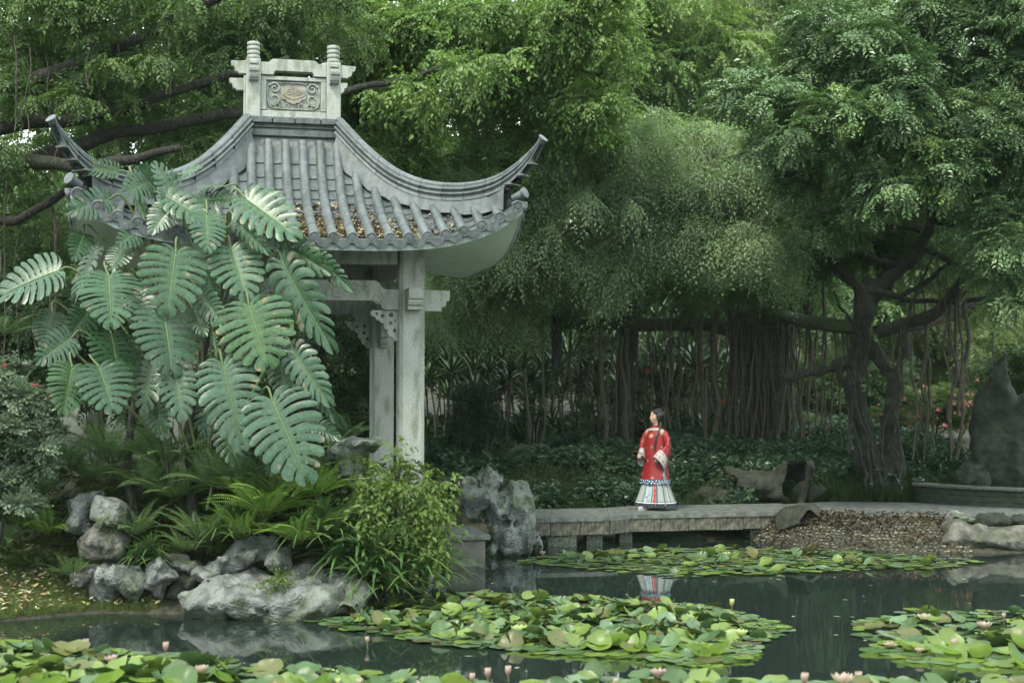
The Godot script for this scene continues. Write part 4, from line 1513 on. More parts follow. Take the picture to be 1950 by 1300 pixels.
	crown(t, "crown", "droop", "leaf", [[660, 0, 900, 120, 23.5, 26, 34, 0.45], [680, 120, 800, 300, 24, 26, 20, 0.4], [880, -20, 1170, 110, 23.5, 26, 40, 0.48], [840, 100, 1180, 220, 24, 27, 34, 0.42], [1050, 200, 1190, 290, 24.5, 26, 10, 0.34], [700, 260, 840, 340, 25.5, 27.5, 8, 0.45], [640, 160, 720, 240, 25, 27, 9, 0.42], [700, 140, 900, 200, 21.3, 22.4, 4, 0.28], [820, 60, 960, 130, 21.8, 22.8, 4, 0.35], [900, 240, 1010, 330, 25.5, 27, 8, 0.4]], 125.0, [bright[0], bright[1], bright[2]], 0.95, 0.4)

	# --- the weeping fig whose fine drooping foliage fills the middle
	t = thing("weeping_fig", "weeping fig with fine drooping grey-green foliage hanging over the far bank", "tree", Vector3(2.9, 1.0, -29.5))
	limb(t, "trunk", [Vector3(2.35, 0.9, -30.0), Vector3(2.4, 3.0, -29.9), Vector3(2.5, 4.6, -29.6), Vector3(2.6, 6.4, -29)], 0.2, 0.14, "bark", 0.1, 10)
	limb(t, "limb", pixels([[1205, 500, 29.6], [1280, 440, 28.5], [1330, 430, 27.4]]), 0.1, 0.035, "pale_bark")
	limb(t, "limb", pixels([[1195, 470, 29.6], [1120, 380, 28.5], [1060, 330, 27.5]]), 0.09, 0.03, "pale_bark")
	limb(t, "limb", pixels([[1200, 560, 29.8], [1190, 450, 29.4], [1240, 360, 29], [1330, 300, 28]]), 0.12, 0.04, "bark")
	limb(t, "limb", pixels([[1190, 560, 29.8], [1080, 520, 29.4], [980, 500, 29]]), 0.08, 0.03, "bark")
	crown(t, "crown", "fine", "leaf", [[860, 230, 1050, 380, 25.5, 28, 20, 0.5], [860, 380, 1040, 520, 26, 28.5, 20, 0.5], [1000, 250, 1330, 380, 26, 29, 34, 0.55], [1020, 380, 1200, 540, 26.5, 29.5, 22, 0.5], [1180, 340, 1380, 480, 25.8, 28.5, 16, 0.45], [1340, 400, 1500, 530, 25, 26.2, 13, 0.34], [1100, 220, 1500, 300, 26.5, 29, 18, 0.5], [820, 500, 980, 600, 27.5, 29.5, 12, 0.45], [1290, 250, 1500, 400, 26.5, 28.5, 14, 0.45], [830, 350, 980, 560, 28, 30.5, 22, 0.5], [900, 520, 1060, 610, 28, 29.5, 9, 0.36], [1060, 440, 1240, 560, 28, 30, 12, 0.4], [1000, 250, 1480, 420, 25.5, 27, 16, 0.3], [1320, 230, 1640, 400, 25.5, 27.5, 24, 0.4], [1040, 300, 1300, 470, 25.2, 26.5, 14, 0.3]], 105.0, grey, 1.0, 0.75, 0.8)
	for k in 16:
		var x := rng.randf_range(900, 1450)
		var y := rng.randf_range(250, 420)
		limb(t, "bare_twig", pixels([[x, y, 26.2], [x + rng.randf_range(-30, 30), y + 25, 25.8], [x + rng.randf_range(-50, 50), y + 70, 25.5], [x + rng.randf_range(-60, 60), y + 120, 25.4]]), 0.012, 0.004, "pale_bark", 0.03, 5)
	for e in [[1090, 440, 510, 26.2], [1098, 440, 500, 26.3], [1345, 450, 560, 25.6], [1420, 420, 570, 25], [1400, 430, 530, 25.1]]:
		hanging_root(t, e[0], e[1], e[2], e[3], 0.006, "pale_bark", "bare_twig")

	# --- the tree hanging into the picture from the right, near and glossy
	t = thing("overhanging_tree", "glossy dark-leaved tree spreading in from the right over the whole top corner", "tree", Vector3(12.2, 0.5, -24.0))
	limb(t, "trunk", [Vector3(12.2, 0.3, -24.0), Vector3(12, 3, -24), Vector3(11.4, 6, -23.8), Vector3(11, 10, -23.6)], 0.5, 0.3, "bark", 0.12, 12)
	limb(t, "limb", pixels([[2150, 330, 23.8], [1950, 230, 23.4], [1860, 280, 23], [1780, 300, 22.6], [1700, 330, 22.2]]), 0.14, 0.04, "bark")
	limb(t, "limb", pixels([[2150, 200, 23.8], [1900, 120, 23.2], [1700, 110, 22.8], [1520, 130, 22.4]]), 0.14, 0.04, "bark")
	limb(t, "limb", pixels([[2150, 300, 23.8], [1850, 210, 23.2], [1650, 205, 22.5], [1540, 230, 22], [1400, 190, 21.6]]), 0.12, 0.03, "bark")
	crown(t, "crown", "broad", "gloss_leaf", [[1440, 230, 1560, 400, 22.5, 24.5, 12, 0.36], [1560, 380, 1700, 450, 23, 25, 8, 0.36], [1480, 60, 1700, 140, 21.5, 23.5, 14, 0.48], [1660, 80, 1960, 230, 21.5, 24, 30, 0.55], [1370, 165, 1500, 225, 21, 22.2, 8, 0.33], [1490, 170, 1740, 260, 21, 23, 18, 0.45], [1330, 180, 1400, 205, 21.2, 21.8, 3, 0.22], [1460, 240, 1580, 290, 21.3, 22.3, 7, 0.33], [1620, 270, 1800, 390, 21.5, 23, 18, 0.42], [1760, 220, 1970, 340, 21.5, 23.5, 18, 0.5], [1390, 295, 1420, 320, 21.4, 21.6, 1, 0.2], [1820, 340, 1970, 420, 22, 24, 10, 0.45], [1860, -80, 2000, 80, 21, 24, 12, 0.6], [1870, 460, 1980, 590, 22, 24, 9, 0.42], [1735, -50, 1880, 30, 22, 24, 9, 0.42], [1600, 20, 1700, 70, 22.5, 24, 4, 0.35]], 150.0, deep, 1.0, 0.45)
	crown(t, "young_leaves", "broad", "gloss_leaf", [[1700, 310, 1800, 400, 21.3, 22.2, 5, 0.3], [1540, 200, 1640, 250, 21, 21.8, 4, 0.3], [1720, 250, 1800, 290, 21.3, 22, 3, 0.3]], 110.0, bright, 0.9, 0.5)

	# --- the big banyan with the forked trunk
	t = thing("banyan_tree", "big dark banyan with a forked trunk standing before the standing stone's left side", "tree", P(1665, 925, 26.5))
	var o := t.position
	var prims := []
	var rods := [[[1662, 945], [1655, 900], 0.42, 0.38], [[1640, 880], [1628, 800], 0.27, 0.22], [[1628, 800], [1612, 730], 0.22, 0.2], [[1612, 730], [1622, 665], 0.2, 0.22], [[1690, 890], [1680, 800], 0.26, 0.18], [[1680, 800], [1690, 740], 0.18, 0.18], [[1690, 740], [1668, 690], 0.18, 0.13], [[1668, 690], [1640, 650], 0.13, 0.16], [[1622, 665], [1632, 600], 0.22, 0.24], [[1632, 600], [1628, 560], 0.22, 0.2], [[1628, 560], [1605, 530], 0.15, 0.11], [[1632, 580], [1668, 545], 0.2, 0.18], [[1668, 545], [1720, 495], 0.18, 0.17], [[1720, 495], [1752, 440], 0.17, 0.15], [[1752, 440], [1760, 380], 0.14, 0.11], [[1600, 690], [1560, 705], 0.16, 0.13], [[1560, 705], [1490, 718], 0.12, 0.1], [[1695, 712], [1700, 690], 0.12, 0.08], [[1585, 720], [1580, 690], 0.12, 0.09], [[1645, 930], [1620, 955], 0.2, 0.1], [[1690, 930], [1720, 952], 0.2, 0.1]]
	for r in rods:
		prims.append(["c", P(r[0][0], r[0][1], 26.5) - o, P(r[1][0], r[1][1], 26.5 + 0.25 * sin(r[1][0])) - o, r[2] * 0.86, r[3] * 0.86])
	put("trunk", nets(prims, 0.05, 0.12, 0.05, 2.4, 0.08, Vector3(1, 0.5, 1)).done(), M.bark, t)
	for e in [[[1650, 930], [1640, 850], [1618, 760], [1600, 700]], [[1672, 930], [1650, 860], [1634, 780], [1640, 690], [1640, 610]], [[1690, 935], [1700, 860], [1688, 780], [1700, 720]], [[1668, 940], [1672, 880], [1664, 820], [1690, 760]], [[1630, 940], [1640, 900], [1612, 820], [1612, 720], [1628, 600]], [[1700, 660], [1730, 560], [1765, 470]], [[1622, 640], [1600, 600], [1575, 560]]]:
		var pts := []
		for q in e:
			pts.append([q[0], q[1], 26.15])
		limb(t, "clinging_root", pixels(pts), 0.035, 0.02, "bark", 0.12, 6)
	for e in [[[1740, 440], [1660, 430], [1580, 450], [1500, 430]], [[1755, 400], [1800, 380], [1860, 400], [1950, 370]], [[1700, 520], [1640, 490], [1570, 470]], [[1640, 560], [1700, 560], [1770, 520], [1830, 490]], [[1850, 440], [1880, 400], [1950, 400]], [[1830, 510], [1880, 480], [1960, 490]]]:
		var pts := []
		for q in e:
			pts.append([q[0], q[1], 26.4])
		limb(t, "limb", pixels(pts), 0.07, 0.03, "bark", 0.12, 7)
	limb(t, "limb", pixels([[1610, 540, 26.6], [1570, 500, 26.8], [1540, 440, 27], [1500, 400, 27.2]]), 0.11, 0.06, "bark")
	limb(t, "limb", pixels([[1630, 625, 26.5], [1570, 620, 26.7], [1520, 612, 27.5], [1480, 605, 29]]), 0.14, 0.12, "mossy_bark")
	limb(t, "limb", pixels([[1650, 635, 26.5], [1700, 618, 26.4], [1760, 600, 26.2], [1800, 560, 26.1], [1830, 510, 26], [1850, 440, 25.9]]), 0.13, 0.08, "bark")
	limb(t, "limb", pixels([[1700, 625, 27], [1760, 612, 27.2], [1830, 580, 27.4], [1900, 570, 27.5], [2000, 550, 27.5]]), 0.1, 0.08, "pale_bark")
	limb(t, "limb", pixels([[1740, 470, 26.4], [1800, 500, 26.2], [1850, 520, 26]]), 0.07, 0.05, "bark")
	limb(t, "limb", pixels([[1755, 420, 26.5], [1840, 440, 26], [1960, 435, 25.5]]), 0.08, 0.05, "bark")
	limb(t, "limb", pixels([[1755, 400, 26.5], [1850, 385, 26], [1980, 390, 25.4]]), 0.07, 0.05, "bark")
	limb(t, "limb", pixels([[1755, 380, 26.5], [1740, 300, 26.8], [1700, 220, 27]]), 0.1, 0.06, "bark")
	limb(t, "limb", pixels([[1620, 560, 26.6], [1660, 530, 27.2], [1690, 500, 27.8]]), 0.06, 0.04, "pale_bark")
	limb(t, "limb", pixels([[1700, 570, 26.4], [1800, 575, 26.3], [1900, 560, 26.2], [1980, 550, 26]]), 0.05, 0.04, "bark")
	for e in [[1795, 560, 850, 26.2, 0.035], [1805, 545, 870, 26.1, 0.03], [1790, 600, 860, 26.0, 0.022], [1822, 520, 780, 25.9, 0.045], [1815, 530, 790, 25.8, 0.03], [1745, 610, 840, 26.4, 0.03], [1752, 600, 790, 26.3, 0.025], [1735, 520, 870, 26.5, 0.02], [1728, 560, 860, 26.4, 0.02], [1700, 625, 760, 26.3, 0.014], [1692, 630, 820, 26.5, 0.02], [1722, 640, 870, 26.2, 0.018], [1868, 470, 700, 25.6, 0.01], [1770, 440, 600, 26, 0.012], [1783, 480, 640, 26, 0.01], [1760, 800, 860, 26.1, 0.02], [1590, 610, 850, 27, 0.02], [1600, 600, 860, 26.8, 0.022], [1575, 620, 820, 27.2, 0.02], [1560, 615, 830, 27.4, 0.025], [1545, 612, 825, 27.8, 0.02], [1530, 540, 800, 28, 0.03], [1555, 540, 810, 28.2, 0.03]]:
		hanging_root(t, e[0], e[1], e[2], e[3], e[4])
	crown(t, "crown", "ficus", "leaf", [[1500, 360, 1720, 470, 26, 28, 18, 0.5], [1560, 250, 1950, 400, 25.5, 29, 26, 0.6], [1820, 380, 1980, 520, 25, 27.5, 12, 0.45], [1590, 400, 1760, 490, 27, 28.5, 12, 0.42], [1480, 280, 1650, 380, 27, 29, 12, 0.5], [1530, 450, 1620, 540, 27, 28.5, 6, 0.4]], 125.0, deep, 1.0, 0.4)

	# --- the curtain of aerial roots round an old trunk
	t = thing("banyan_tree", "banyan whose trunk hides in a thick curtain of hanging roots behind the bridge", "tree", P(1440, 845, 30.5))
	prims = []
	o = t.position
	for r in [[1430, 870, 1432, 600, 0.30, 0.32], [1470, 860, 1458, 600, 0.2, 0.24], [1400, 640, 1390, 600, 0.25, 0.2]]:
		prims.append(["c", P(r[0], r[1], 30.8) - o, P(r[2], r[3], 30.8) - o, r[4], r[5]])
	put("trunk", nets(prims, 0.07, 0.2, 0.06, 1.5, 0.06, Vector3(1, 0.3, 1)).done(), M.root_bark, t)
	limb(t, "limb", pixels([[1460, 640, 30.6], [1350, 620, 30.2], [1250, 618, 29.8], [1150, 618, 29.4], [1062, 615, 29]]), 0.17, 0.10, "mossy_bark")
	limb(t, "prop_root", pixels([[1062, 600, 29], [1060, 640, 29], [1058, 705, 29]]), 0.1, 0.09, "bark")
	limb(t, "limb", pixels([[1058, 700, 29], [1085, 675, 28.8], [1110, 640, 28.6]]), 0.025, 0.02, "bark")
	for k in 46:
		var x := 1378 + 2.7 * k + rng.randf_range(-4, 4)
		hanging_root(t, x, rng.randf_range(575, 610), rng.randf_range(800, 850) + (20 if k % 7 == 0 else 0), rng.randf_range(29.9, 30.5), rng.randf_range(0.018, 0.05))
	for k in 30:
		var x := rng.randf_range(1375, 1505)
		var pa := P(x, rng.randf_range(580, 640), rng.randf_range(29.8, 30.2))
		var pb := P(x + rng.randf_range(-32, 32), rng.randf_range(780, 858), rng.randf_range(29.4, 30.0))
		limb(t, "aerial_root", [pa, pa.lerp(pb, 0.4) + Vector3(rng.randf_range(-0.08, 0.08), 0, 0.05), pa.lerp(pb, 0.75) + Vector3(rng.randf_range(-0.06, 0.06), 0, 0), pb], rng.randf_range(0.01, 0.026), rng.randf_range(0.012, 0.03), "root_bark", 0.05, 5)
	for k in 34:
		hanging_root(t, rng.randf_range(1045, 1385), rng.randf_range(560, 625), rng.randf_range(690, 850), rng.randf_range(28.6, 30.2), rng.randf_range(0.008, 0.024))
	for e in [[1330, 600, 840, 29.2, 0.045], [1338, 700, 850, 29.1, 0.03], [1358, 590, 830, 29.5, 0.06], [1290, 620, 790, 29.8, 0.02], [1190, 625, 850, 29.2, 0.05], [1183, 640, 845, 29.1, 0.03], [1140, 625, 860, 29, 0.05], [1175, 620, 820, 29.6, 0.03], [1210, 620, 740, 29.8, 0.02], [1120, 640, 760, 29.4, 0.02], [1340, 850, 870, 29.2, 0.03], [1320, 640, 800, 29.9, 0.025], [1035, 610, 850, 28.6, 0.03], [1000, 700, 840, 28.4, 0.022], [1520, 580, 830, 29.2, 0.03], [1535, 575, 820, 29.5, 0.04], [1508, 600, 800, 29.7, 0.02]]:
		hanging_root(t, e[0], e[1], e[2], e[3], e[4])
	crown(t, "crown", "ficus", "leaf", [[1180, 480, 1420, 580, 29, 31.5, 18, 0.5], [1380, 500, 1560, 580, 29, 31, 10, 0.45], [1000, 540, 1160, 610, 28.5, 30.5, 8, 0.4]], 110.0, deep, 1.0, 0.5)

	# --- trees farther back, each with its own crown
	var back := [
		["tall pale green tree far behind, left of the sky gap", 1230, 120, 44, 13, 170, bright, "far"],
		["tall yellowish tree far behind the middle of the wood", 1330, 90, 47, 13, 160, pale, "far"],
		["hazy round-topped tree far behind, under the sky gap", 1520, 130, 48, 13, 170, bright, "far"],
		["dark tree far behind the pavilion's left eave", 200, 300, 36, 9, 200, mid, "far"],
		["dense tree far behind the pavilion's stone lantern", 560, 200, 38, 9, 210, mid, "far"],
		["mid green tree far behind the pavilion's right eave", 900, 330, 38, 9, 190, mid, "far"],
		["bushy tree far behind the woman", 1180, 420, 42, 9, 190, mid, "far"],
		["dark tree far behind the root curtain", 1420, 440, 40, 9, 190, deep, "far"],
		["pale feathery tree in the light beyond the forked banyan", 1690, 640, 46, 7, 130, pale, "bamboo"],
		["pale feathery tree in the light beyond the standing stone", 1880, 640, 47, 7, 130, pale, "bamboo"],
		["dark leafy tree seen past the forked banyan's right limb", 1690, 470, 41, 8, 120, mid, "far"],
		["sunny pale tree seen through the fork of the big banyan", 1790, 560, 43, 5, 90, pale, "far"],
		["dark tree at the far left behind the camellia", 20, 520, 31, 7, 180, deep, "far"],
		["low dark tree behind the pavilion's columns", 640, 560, 33, 7, 170, deep, "far"],
		["leafy tree closing the view far behind the left banyan's limbs", 330, 110, 34, 9, 170, mid, "far"],
		["tall tree far behind the right corner", 1850, 200, 46, 9, 150, mid, "far"],
	]
	for e in back:
		var d: float = e[3]
		var c := P(e[1], e[2], d)
		var tr := thing("background_tree", e[0], "tree", Vector3(c.x, ground_at(c.x, c.z) - 0.1, c.z), 0.0, "trees far behind the garden")
		limb(tr, "trunk", [tr.position, Vector3(c.x + 0.3, c.y * 0.5, c.z), c + Vector3(0, 1, 0)], 0.28, 0.12, "bark", 0.2, 8)
		var h: float = e[5]
		crown(tr, "crown", e[7], "leaf", [[e[1] - h, e[2] - h * 0.9, e[1] + h, e[2] + h * 0.2, d - 1.5, d + 2.0, int(e[4] * 2.2), 1.15], [e[1] - h, e[2] + h * 0.1, e[1] + h, e[2] + h * 1.0, d - 1.5, d + 2.0, int(e[4] * 1.6), 1.1]], 26.0 if e[7] == "far" else 40.0, e[6], 1.25, 0.5)

# ------------------------------------------------------------------ undergrowth beyond the pond
func strap_rosette(n: int, length: float, w: float, sd: int, arch := 0.5) -> ArrayMesh:
	var r := RandomNumberGenerator.new()
	r.seed = sd
	var m := MB.new()
	for i in n:
		var a := i * 2.4 + r.randf_range(-0.3, 0.3)
		var el := lerpf(1.35, 0.05, float(i) / n) + r.randf_range(-0.15, 0.15)
		var out := Vector3(cos(a), 0, sin(a))
		var side := Vector3(-sin(a), 0, cos(a))
		var l := length * r.randf_range(0.75, 1.15)
		var ids := []
		m.col = Color(0.034, 0.065, 0.028).lerp(Color(0.07, 0.115, 0.04), r.randf())
		if i > n - 4:
			m.col = Color(0.07, 0.075, 0.035)
		for k in 5:
			var f := k / 4.0
			var e := el - arch * 1.6 * f * f
			var pos := out * (cos(el) * l * f) + Vector3(0, sin(el) * l * f - arch * l * 0.55 * f * f, 0)
			var ww: float = w * [0.5, 1.0, 0.95, 0.6, 0.04][k]
			var fold := Vector3(0, ww * 0.25, 0)
			ids.append([m.p(pos + side * ww * 0.5 + fold), m.p(pos), m.p(pos - side * ww * 0.5 + fold)])
		for k in 4:
			m.quad(ids[k][0], ids[k + 1][0], ids[k + 1][1], ids[k][1])
			m.quad(ids[k][1], ids[k + 1][1], ids[k + 1][2], ids[k][2])
	return m.done(false, true)

func frond(pairs: int, length: float, pinna: float, sd: int, arch := 0.5, pw := 0.19) -> ArrayMesh:   # a fern frond along +z, rising then bending over
	var r := RandomNumberGenerator.new()
	r.seed = sd
	var m := MB.new()
	var path := []
	for k in 9:
		var f := k / 8.0
		path.append(Vector3(sin(f * 2.0 + sd) * 0.02 * length, length * (0.55 * f - arch * f * f), length * f * 0.85))
	m.col = Color(0.07, 0.08, 0.03)
	m.tube(path, [length * 0.008, length * 0.007, length * 0.006, length * 0.005, length * 0.005, length * 0.004, length * 0.003, length * 0.003, length * 0.002], 3, false)
	for i in pairs:
		var f := 0.1 + 0.9 * (i + 0.5) / pairs
		var x := f * 8.0
		var k := mini(int(x), 7)
		var at: Vector3 = path[k].lerp(path[k + 1], x - k)
		var along: Vector3 = (path[k + 1] - path[k]).normalized()
		var up := along.cross(Vector3.LEFT).normalized()
		if up.y < 0.0 and along.z > 0.3:
			up = -up
		var l := pinna * sin(PI * pow(f, 0.65) * 0.93 + 0.12) * r.randf_range(0.9, 1.1)
		for s in [-1.0, 1.0]:
			m.col = Color(0.090, 0.14, 0.058).lerp(Color(0.13, 0.185, 0.075), r.randf()) * (1.0 + 0.25 * f)
			leaf_quad(m, at, (Vector3.RIGHT * s + along * 0.28 - up * 0.12).normalized(), up, l, maxf(l * pw, 0.010), 0.1)
	return m.done(false, true)

var fronds := []

func fern(label: String, at: Vector3, n: int, size: float, tint: Color, el := 0.6, group := "ferns on the rockery", facing := 0.0, sweep := TAU) -> Node3D:
	var t := thing("fern", label, "fern", at, 0.0, group)
	var key := "fern_%s" % tint.to_html(false)
	if not M.has(key):
		var m: StandardMaterial3D = M.fern_leaf.duplicate()
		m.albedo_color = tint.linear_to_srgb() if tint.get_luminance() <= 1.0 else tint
		m.resource_name = "fern_leaf"
		M[key] = m
	for i in n:
		var a := facing + (float(i) + rng.randf_range(-0.35, 0.35)) / n * sweep - (sweep * 0.5 if sweep < 6.0 else 0.0)
		var o := put("frond", fronds[rng.randi() % fronds.size()], M[key], t)
		var e := el + rng.randf_range(-0.35, 0.35)
		o.transform = Transform3D(Basis(Vector3.UP, a) * Basis(Vector3.RIGHT, -e + 0.35) * Basis(Vector3.BACK, rng.randf_range(-0.3, 0.3)), Vector3(sin(a), 0, cos(a)) * 0.04).scaled_local(Vector3.ONE * size * rng.randf_range(0.75, 1.15))
	return t

func bush(called: String, label: String, cat: String, regions: Array, kind: String, look: String, dens: float, tones: Array, sc: float, group := "", down := 0.0) -> Node3D:
	var c := P((regions[0][0] + regions[0][2]) * 0.5, (regions[0][1] + regions[0][3]) * 0.5, (regions[0][4] + regions[0][5]) * 0.5)
	var t := thing(called, label, cat, Vector3(c.x, maxf(ground_at(c.x, c.z), 0.0), c.z), 0.0, group)
	for k in (0 if "sprig" in label else 4):
		var top := c + Vector3(rng.randf_range(-0.3, 0.3), rng.randf_range(-0.1, 0.3), rng.randf_range(-0.2, 0.2))
		limb(t, "stem", [t.position + Vector3(rng.randf_range(-0.08, 0.08), -0.05, 0), t.position.lerp(top, 0.5) + Vector3(rng.randf_range(-0.1, 0.1), 0, 0), top], 0.022, 0.008, "bark", 0.03, 5)
	crown(t, "foliage", kind, look, regions, dens, tones, sc, down)
	return t

func build_undergrowth() -> void:
	sprays.small = spray(16, 0.26, 0.045, 0.026, 0.3, 21, 0.9, 0.1)
	sprays.cover = spray(9, 0.30, 0.12, 0.07, 0.3, 22, 1.0, 0.2)
	sprays.weed = spray(20, 0.30, 0.045, 0.022, 0.2, 23, 0.8, 0.1)
	for k in 4:
		fronds.append(frond(26, 0.62, 0.08, 31 + k, [0.42, 0.5, 0.6, 0.36][k]))
	# dracaenas: three patterns of plant, copied
	var ros := [strap_rosette(26, 0.62, 0.055, 41, 0.45), strap_rosette(22, 0.55, 0.05, 42, 0.6), strap_rosette(30, 0.7, 0.05, 43, 0.4)]
	var strap: StandardMaterial3D = leaf_mat("strap_leaf", 0.28, 0.35)
	strap.metallic_specular = 0.5
	strap.albedo_color = Color(0.88, 0.9, 0.88)
	var protos := []
	for v in 4:
		var t := thing("dracaena", "x", "shrub", Vector3.ZERO, 0.0, "dracaena shrubs under the banyans")
		for k: int in [3, 4, 5, 3][v]:
			var a := k * 2.1 + v
			var h := rng.randf_range(0.5, 1.9)
			var top := Vector3(cos(a) * 0.35, h, sin(a) * 0.25)
			limb(t, "stem", [Vector3(cos(a) * 0.08, -0.1, sin(a) * 0.08), top * 0.5 + Vector3(0.03, 0, 0), top], 0.025, 0.016, "pale_bark", 0.02, 5)
			put("leaf_rosette", ros[(k + v) % 3], strap, t, top, a)
		for k in 2:
			put("leaf_rosette", ros[(k + v) % 3], strap, t, Vector3(rng.randf_range(-0.4, 0.4), 0.15 + 0.2 * k, rng.randf_range(-0.3, 0.3)), k * 1.0)
		protos.append(t)
	var spots := [[836, 31.5, 1.0], [870, 30.6, 1.0], [905, 32, 1.2], [935, 31, 1.15], [960, 30.4, 1.1], [990, 31.8, 1.15], [1015, 30.6, 1.0], [1042, 32.3, 1.1], [1075, 31, 1.1], [1105, 31.8, 1.15], [1135, 30.8, 1.0], [1165, 32.4, 1.2], [1205, 31.6, 1.1], [1235, 32.8, 1.2], [1265, 31.8, 1.1], [1300, 33, 1.3], [1330, 32, 1.2], [1362, 32.8, 1.2], [1340, 34, 1.4], [890, 33.5, 1.4], [960, 34, 1.4], [1060, 34, 1.3], [1140, 34.4, 1.3], [1210, 34.8, 1.4], [820, 33, 1.2], [1010, 29.4, 0.7], [1100, 29.2, 0.6], [930, 28.6, 0.6], [690, 29, 1.0], [655, 30, 1.1], [1270, 34.5, 1.5], [1390, 35, 1.4]]
	var side := ["a low one", "a tall one", "a leggy one", "a spreading one"]
	for i in spots.size():
		var e: Array = spots[i]
		var x: float = (e[0] - 975.0) * e[1] / F
		var t: Node3D = protos[i] if i < 4 else protos[i % 4].duplicate()
		if i >= 4:
			t.name = numbered("dracaena", self)
			add_child(t)
		t.position = Vector3(x, ground_at(x, -e[1]), -e[1])
		t.rotation.y = i * 1.3
		t.scale = Vector3.ONE * e[2]
		var where := "half hidden by the pavilion column" if e[0] > 800 and e[0] < 825 else "between the pavilion columns" if e[0] < 700 else "just beside the pavilion column" if e[0] < 880 else "left of the prop root of the mossy limb" if e[0] < 1060 else "under the long mossy limb" if e[0] < 1200 else "behind the woman's head" if e[0] < 1280 else "beside the root curtain"
		tag(t, "strap-leaved dracaena, %s %s, %s" % ["a small one" if e[2] < 0.8 else side[i % 4], where, ["front row", "middle row", "back row"][0 if e[1] < 31.2 else 1 if e[1] < 33.2 else 2]], "")
	# round dark bush, feathery clump, dull bromeliads
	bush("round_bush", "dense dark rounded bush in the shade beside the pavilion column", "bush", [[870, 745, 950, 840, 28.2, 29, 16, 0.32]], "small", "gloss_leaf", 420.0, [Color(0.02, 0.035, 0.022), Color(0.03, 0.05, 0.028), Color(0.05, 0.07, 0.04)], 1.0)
	for e in [["bluish feathery fern under the dark bush next to the column", 835, 850, 27.2, 1.3], ["bluish feathery fern at the foot of the column's right edge", 860, 868, 26.8, 1.1], ["large fern standing alone behind the bridge left of the woman", 1110, 948, 25.9, 1.15], ["dark fern before the brown flat stone", 975, 880, 27, 1.0], ["small fern by the left end of the bridge", 905, 900, 26.4, 0.9], ["wide fern at the foot of the root curtain", 1400, 885, 26.8, 1.0], ["fern under the forked banyan's left root", 1560, 868, 27.4, 1.0], ["tall pale fern among roots right of the root curtain", 1590, 800, 29, 1.2], ["dark fern inside the pavilion's view between columns", 672, 830, 25, 1.5], ["fern beside the pavilion's rear column base", 640, 850, 24, 1.2], ["fern hanging under the camellia's shade at the left edge", 20, 640, 22, 1.3]]:
		var p := P(e[1], e[2], e[3])
		p.y = ground_at(p.x, p.z) if e[1] > 700 else p.y
		fern(e[0], p, 15, e[4], Color(0.62, 0.75, 0.72), 0.6, "ferns under the trees")
	for e in [[905, 868, 27], [935, 872, 26.8], [955, 862, 27.3], [920, 880, 26.5]]:
		var p := P(e[0], e[1], e[2])
		p.y = ground_at(p.x, p.z)
		var t := thing("bromeliad", "dull brownish strap-leaved bromeliad %s" % ["nearest the column", "in the middle of its clump", "behind the others in its clump", "nearest the water"][[905, 935, 955, 920].find(e[0])], "plant", p, 0.0, "bromeliads by the bridge")
		put("leaf_rosette", strap_rosette(20, 0.3, 0.035, e[0], 0.5), M.strap_leaf, t)
	# ground cover
	var xs := []
	var cs := PackedColorArray()
	var xs2 := []
	var cs2 := PackedColorArray()
	for i in 14000:
		var z := -rng.randf_range(25.4, 36.0)
		var x := rng.randf_range(-3.0, 9.0)
		if x > 4.3 and z > -26.2:
			continue
		var y := ground_at(x, z)
		var n := noise.get_noise_2d(x * 0.7, z * 0.7)
		var hgt := rng.randf_range(0.0, 0.22) + maxf(0.0, n) * 0.3
		var b := aim(Vector3(rng.randf_range(-0.7, 0.7), rng.randf_range(0.2, 1.0), rng.randf_range(-0.3, 0.9)), rng.randf_range(-1, 1)).scaled(Vector3.ONE * rng.randf_range(0.6, 1.1))
		if (x > 3.0 and z < -27.0) or n > 0.12:
			xs.append(Transform3D(b, Vector3(x, y + hgt, z)))
			cs.append(Color(0.022, 0.048, 0.028).lerp(Color(0.05, 0.085, 0.045), rng.randf()))
		else:
			xs2.append(Transform3D(b, Vector3(x, y + hgt * 0.7, z)))
			cs2.append(Color(0.03, 0.052, 0.025).lerp(Color(0.065, 0.09, 0.04), rng.randf()))
	var gc := scatter("ground_cover", sprays.cover, M.gloss_leaf, self, xs, cs)
	tag(gc, "glossy dark broad-leaved ground cover under the banyans", "ground cover")
	gc = scatter("undergrowth", sprays.weed, M.leaf, self, xs2, cs2)
	tag(gc, "low weedy undergrowth along the far side of the bridge", "undergrowth")
	# dark grass at the banyan's foot and along the planter
	var gm := MB.new()
	for k in 9:
		var a := k * 2.4
		gm.col = Color.WHITE
		var o := Vector3(cos(a), 0, sin(a))
		var s := Vector3(-sin(a), 0, cos(a)) * 0.007
		var i0 := gm.p(o * 0.02 + s)
		var i1 := gm.p(o * 0.02 - s)
		var i2 := gm.p(o * 0.09 + Vector3(0, 0.2, 0) + s)
		var i3 := gm.p(o * 0.09 + Vector3(0, 0.2, 0) - s)
		var i4 := gm.p(o * (0.2 + 0.02 * (k % 3)) + Vector3(0, 0.26, 0))
		gm.quad(i0, i2, i3, i1)
		gm.tri(i2, i4, i3)
	var grass_mesh := gm.done()
	xs = []
	cs = PackedColorArray()
	for i in 1300:
		var x := rng.randf_range(4.3, 8.6)
		var z := -rng.randf_range(25.9, 27.6)
		xs.append(Transform3D(Basis(Vector3.UP, rng.randf() * TAU).scaled(Vector3(1, rng.randf_range(0.7, 1.5), 1)), Vector3(x, ground_at(x, z) - 0.02, z)))
		cs.append(Color(0.025, 0.045, 0.02).lerp(Color(0.05, 0.08, 0.03), rng.randf()))
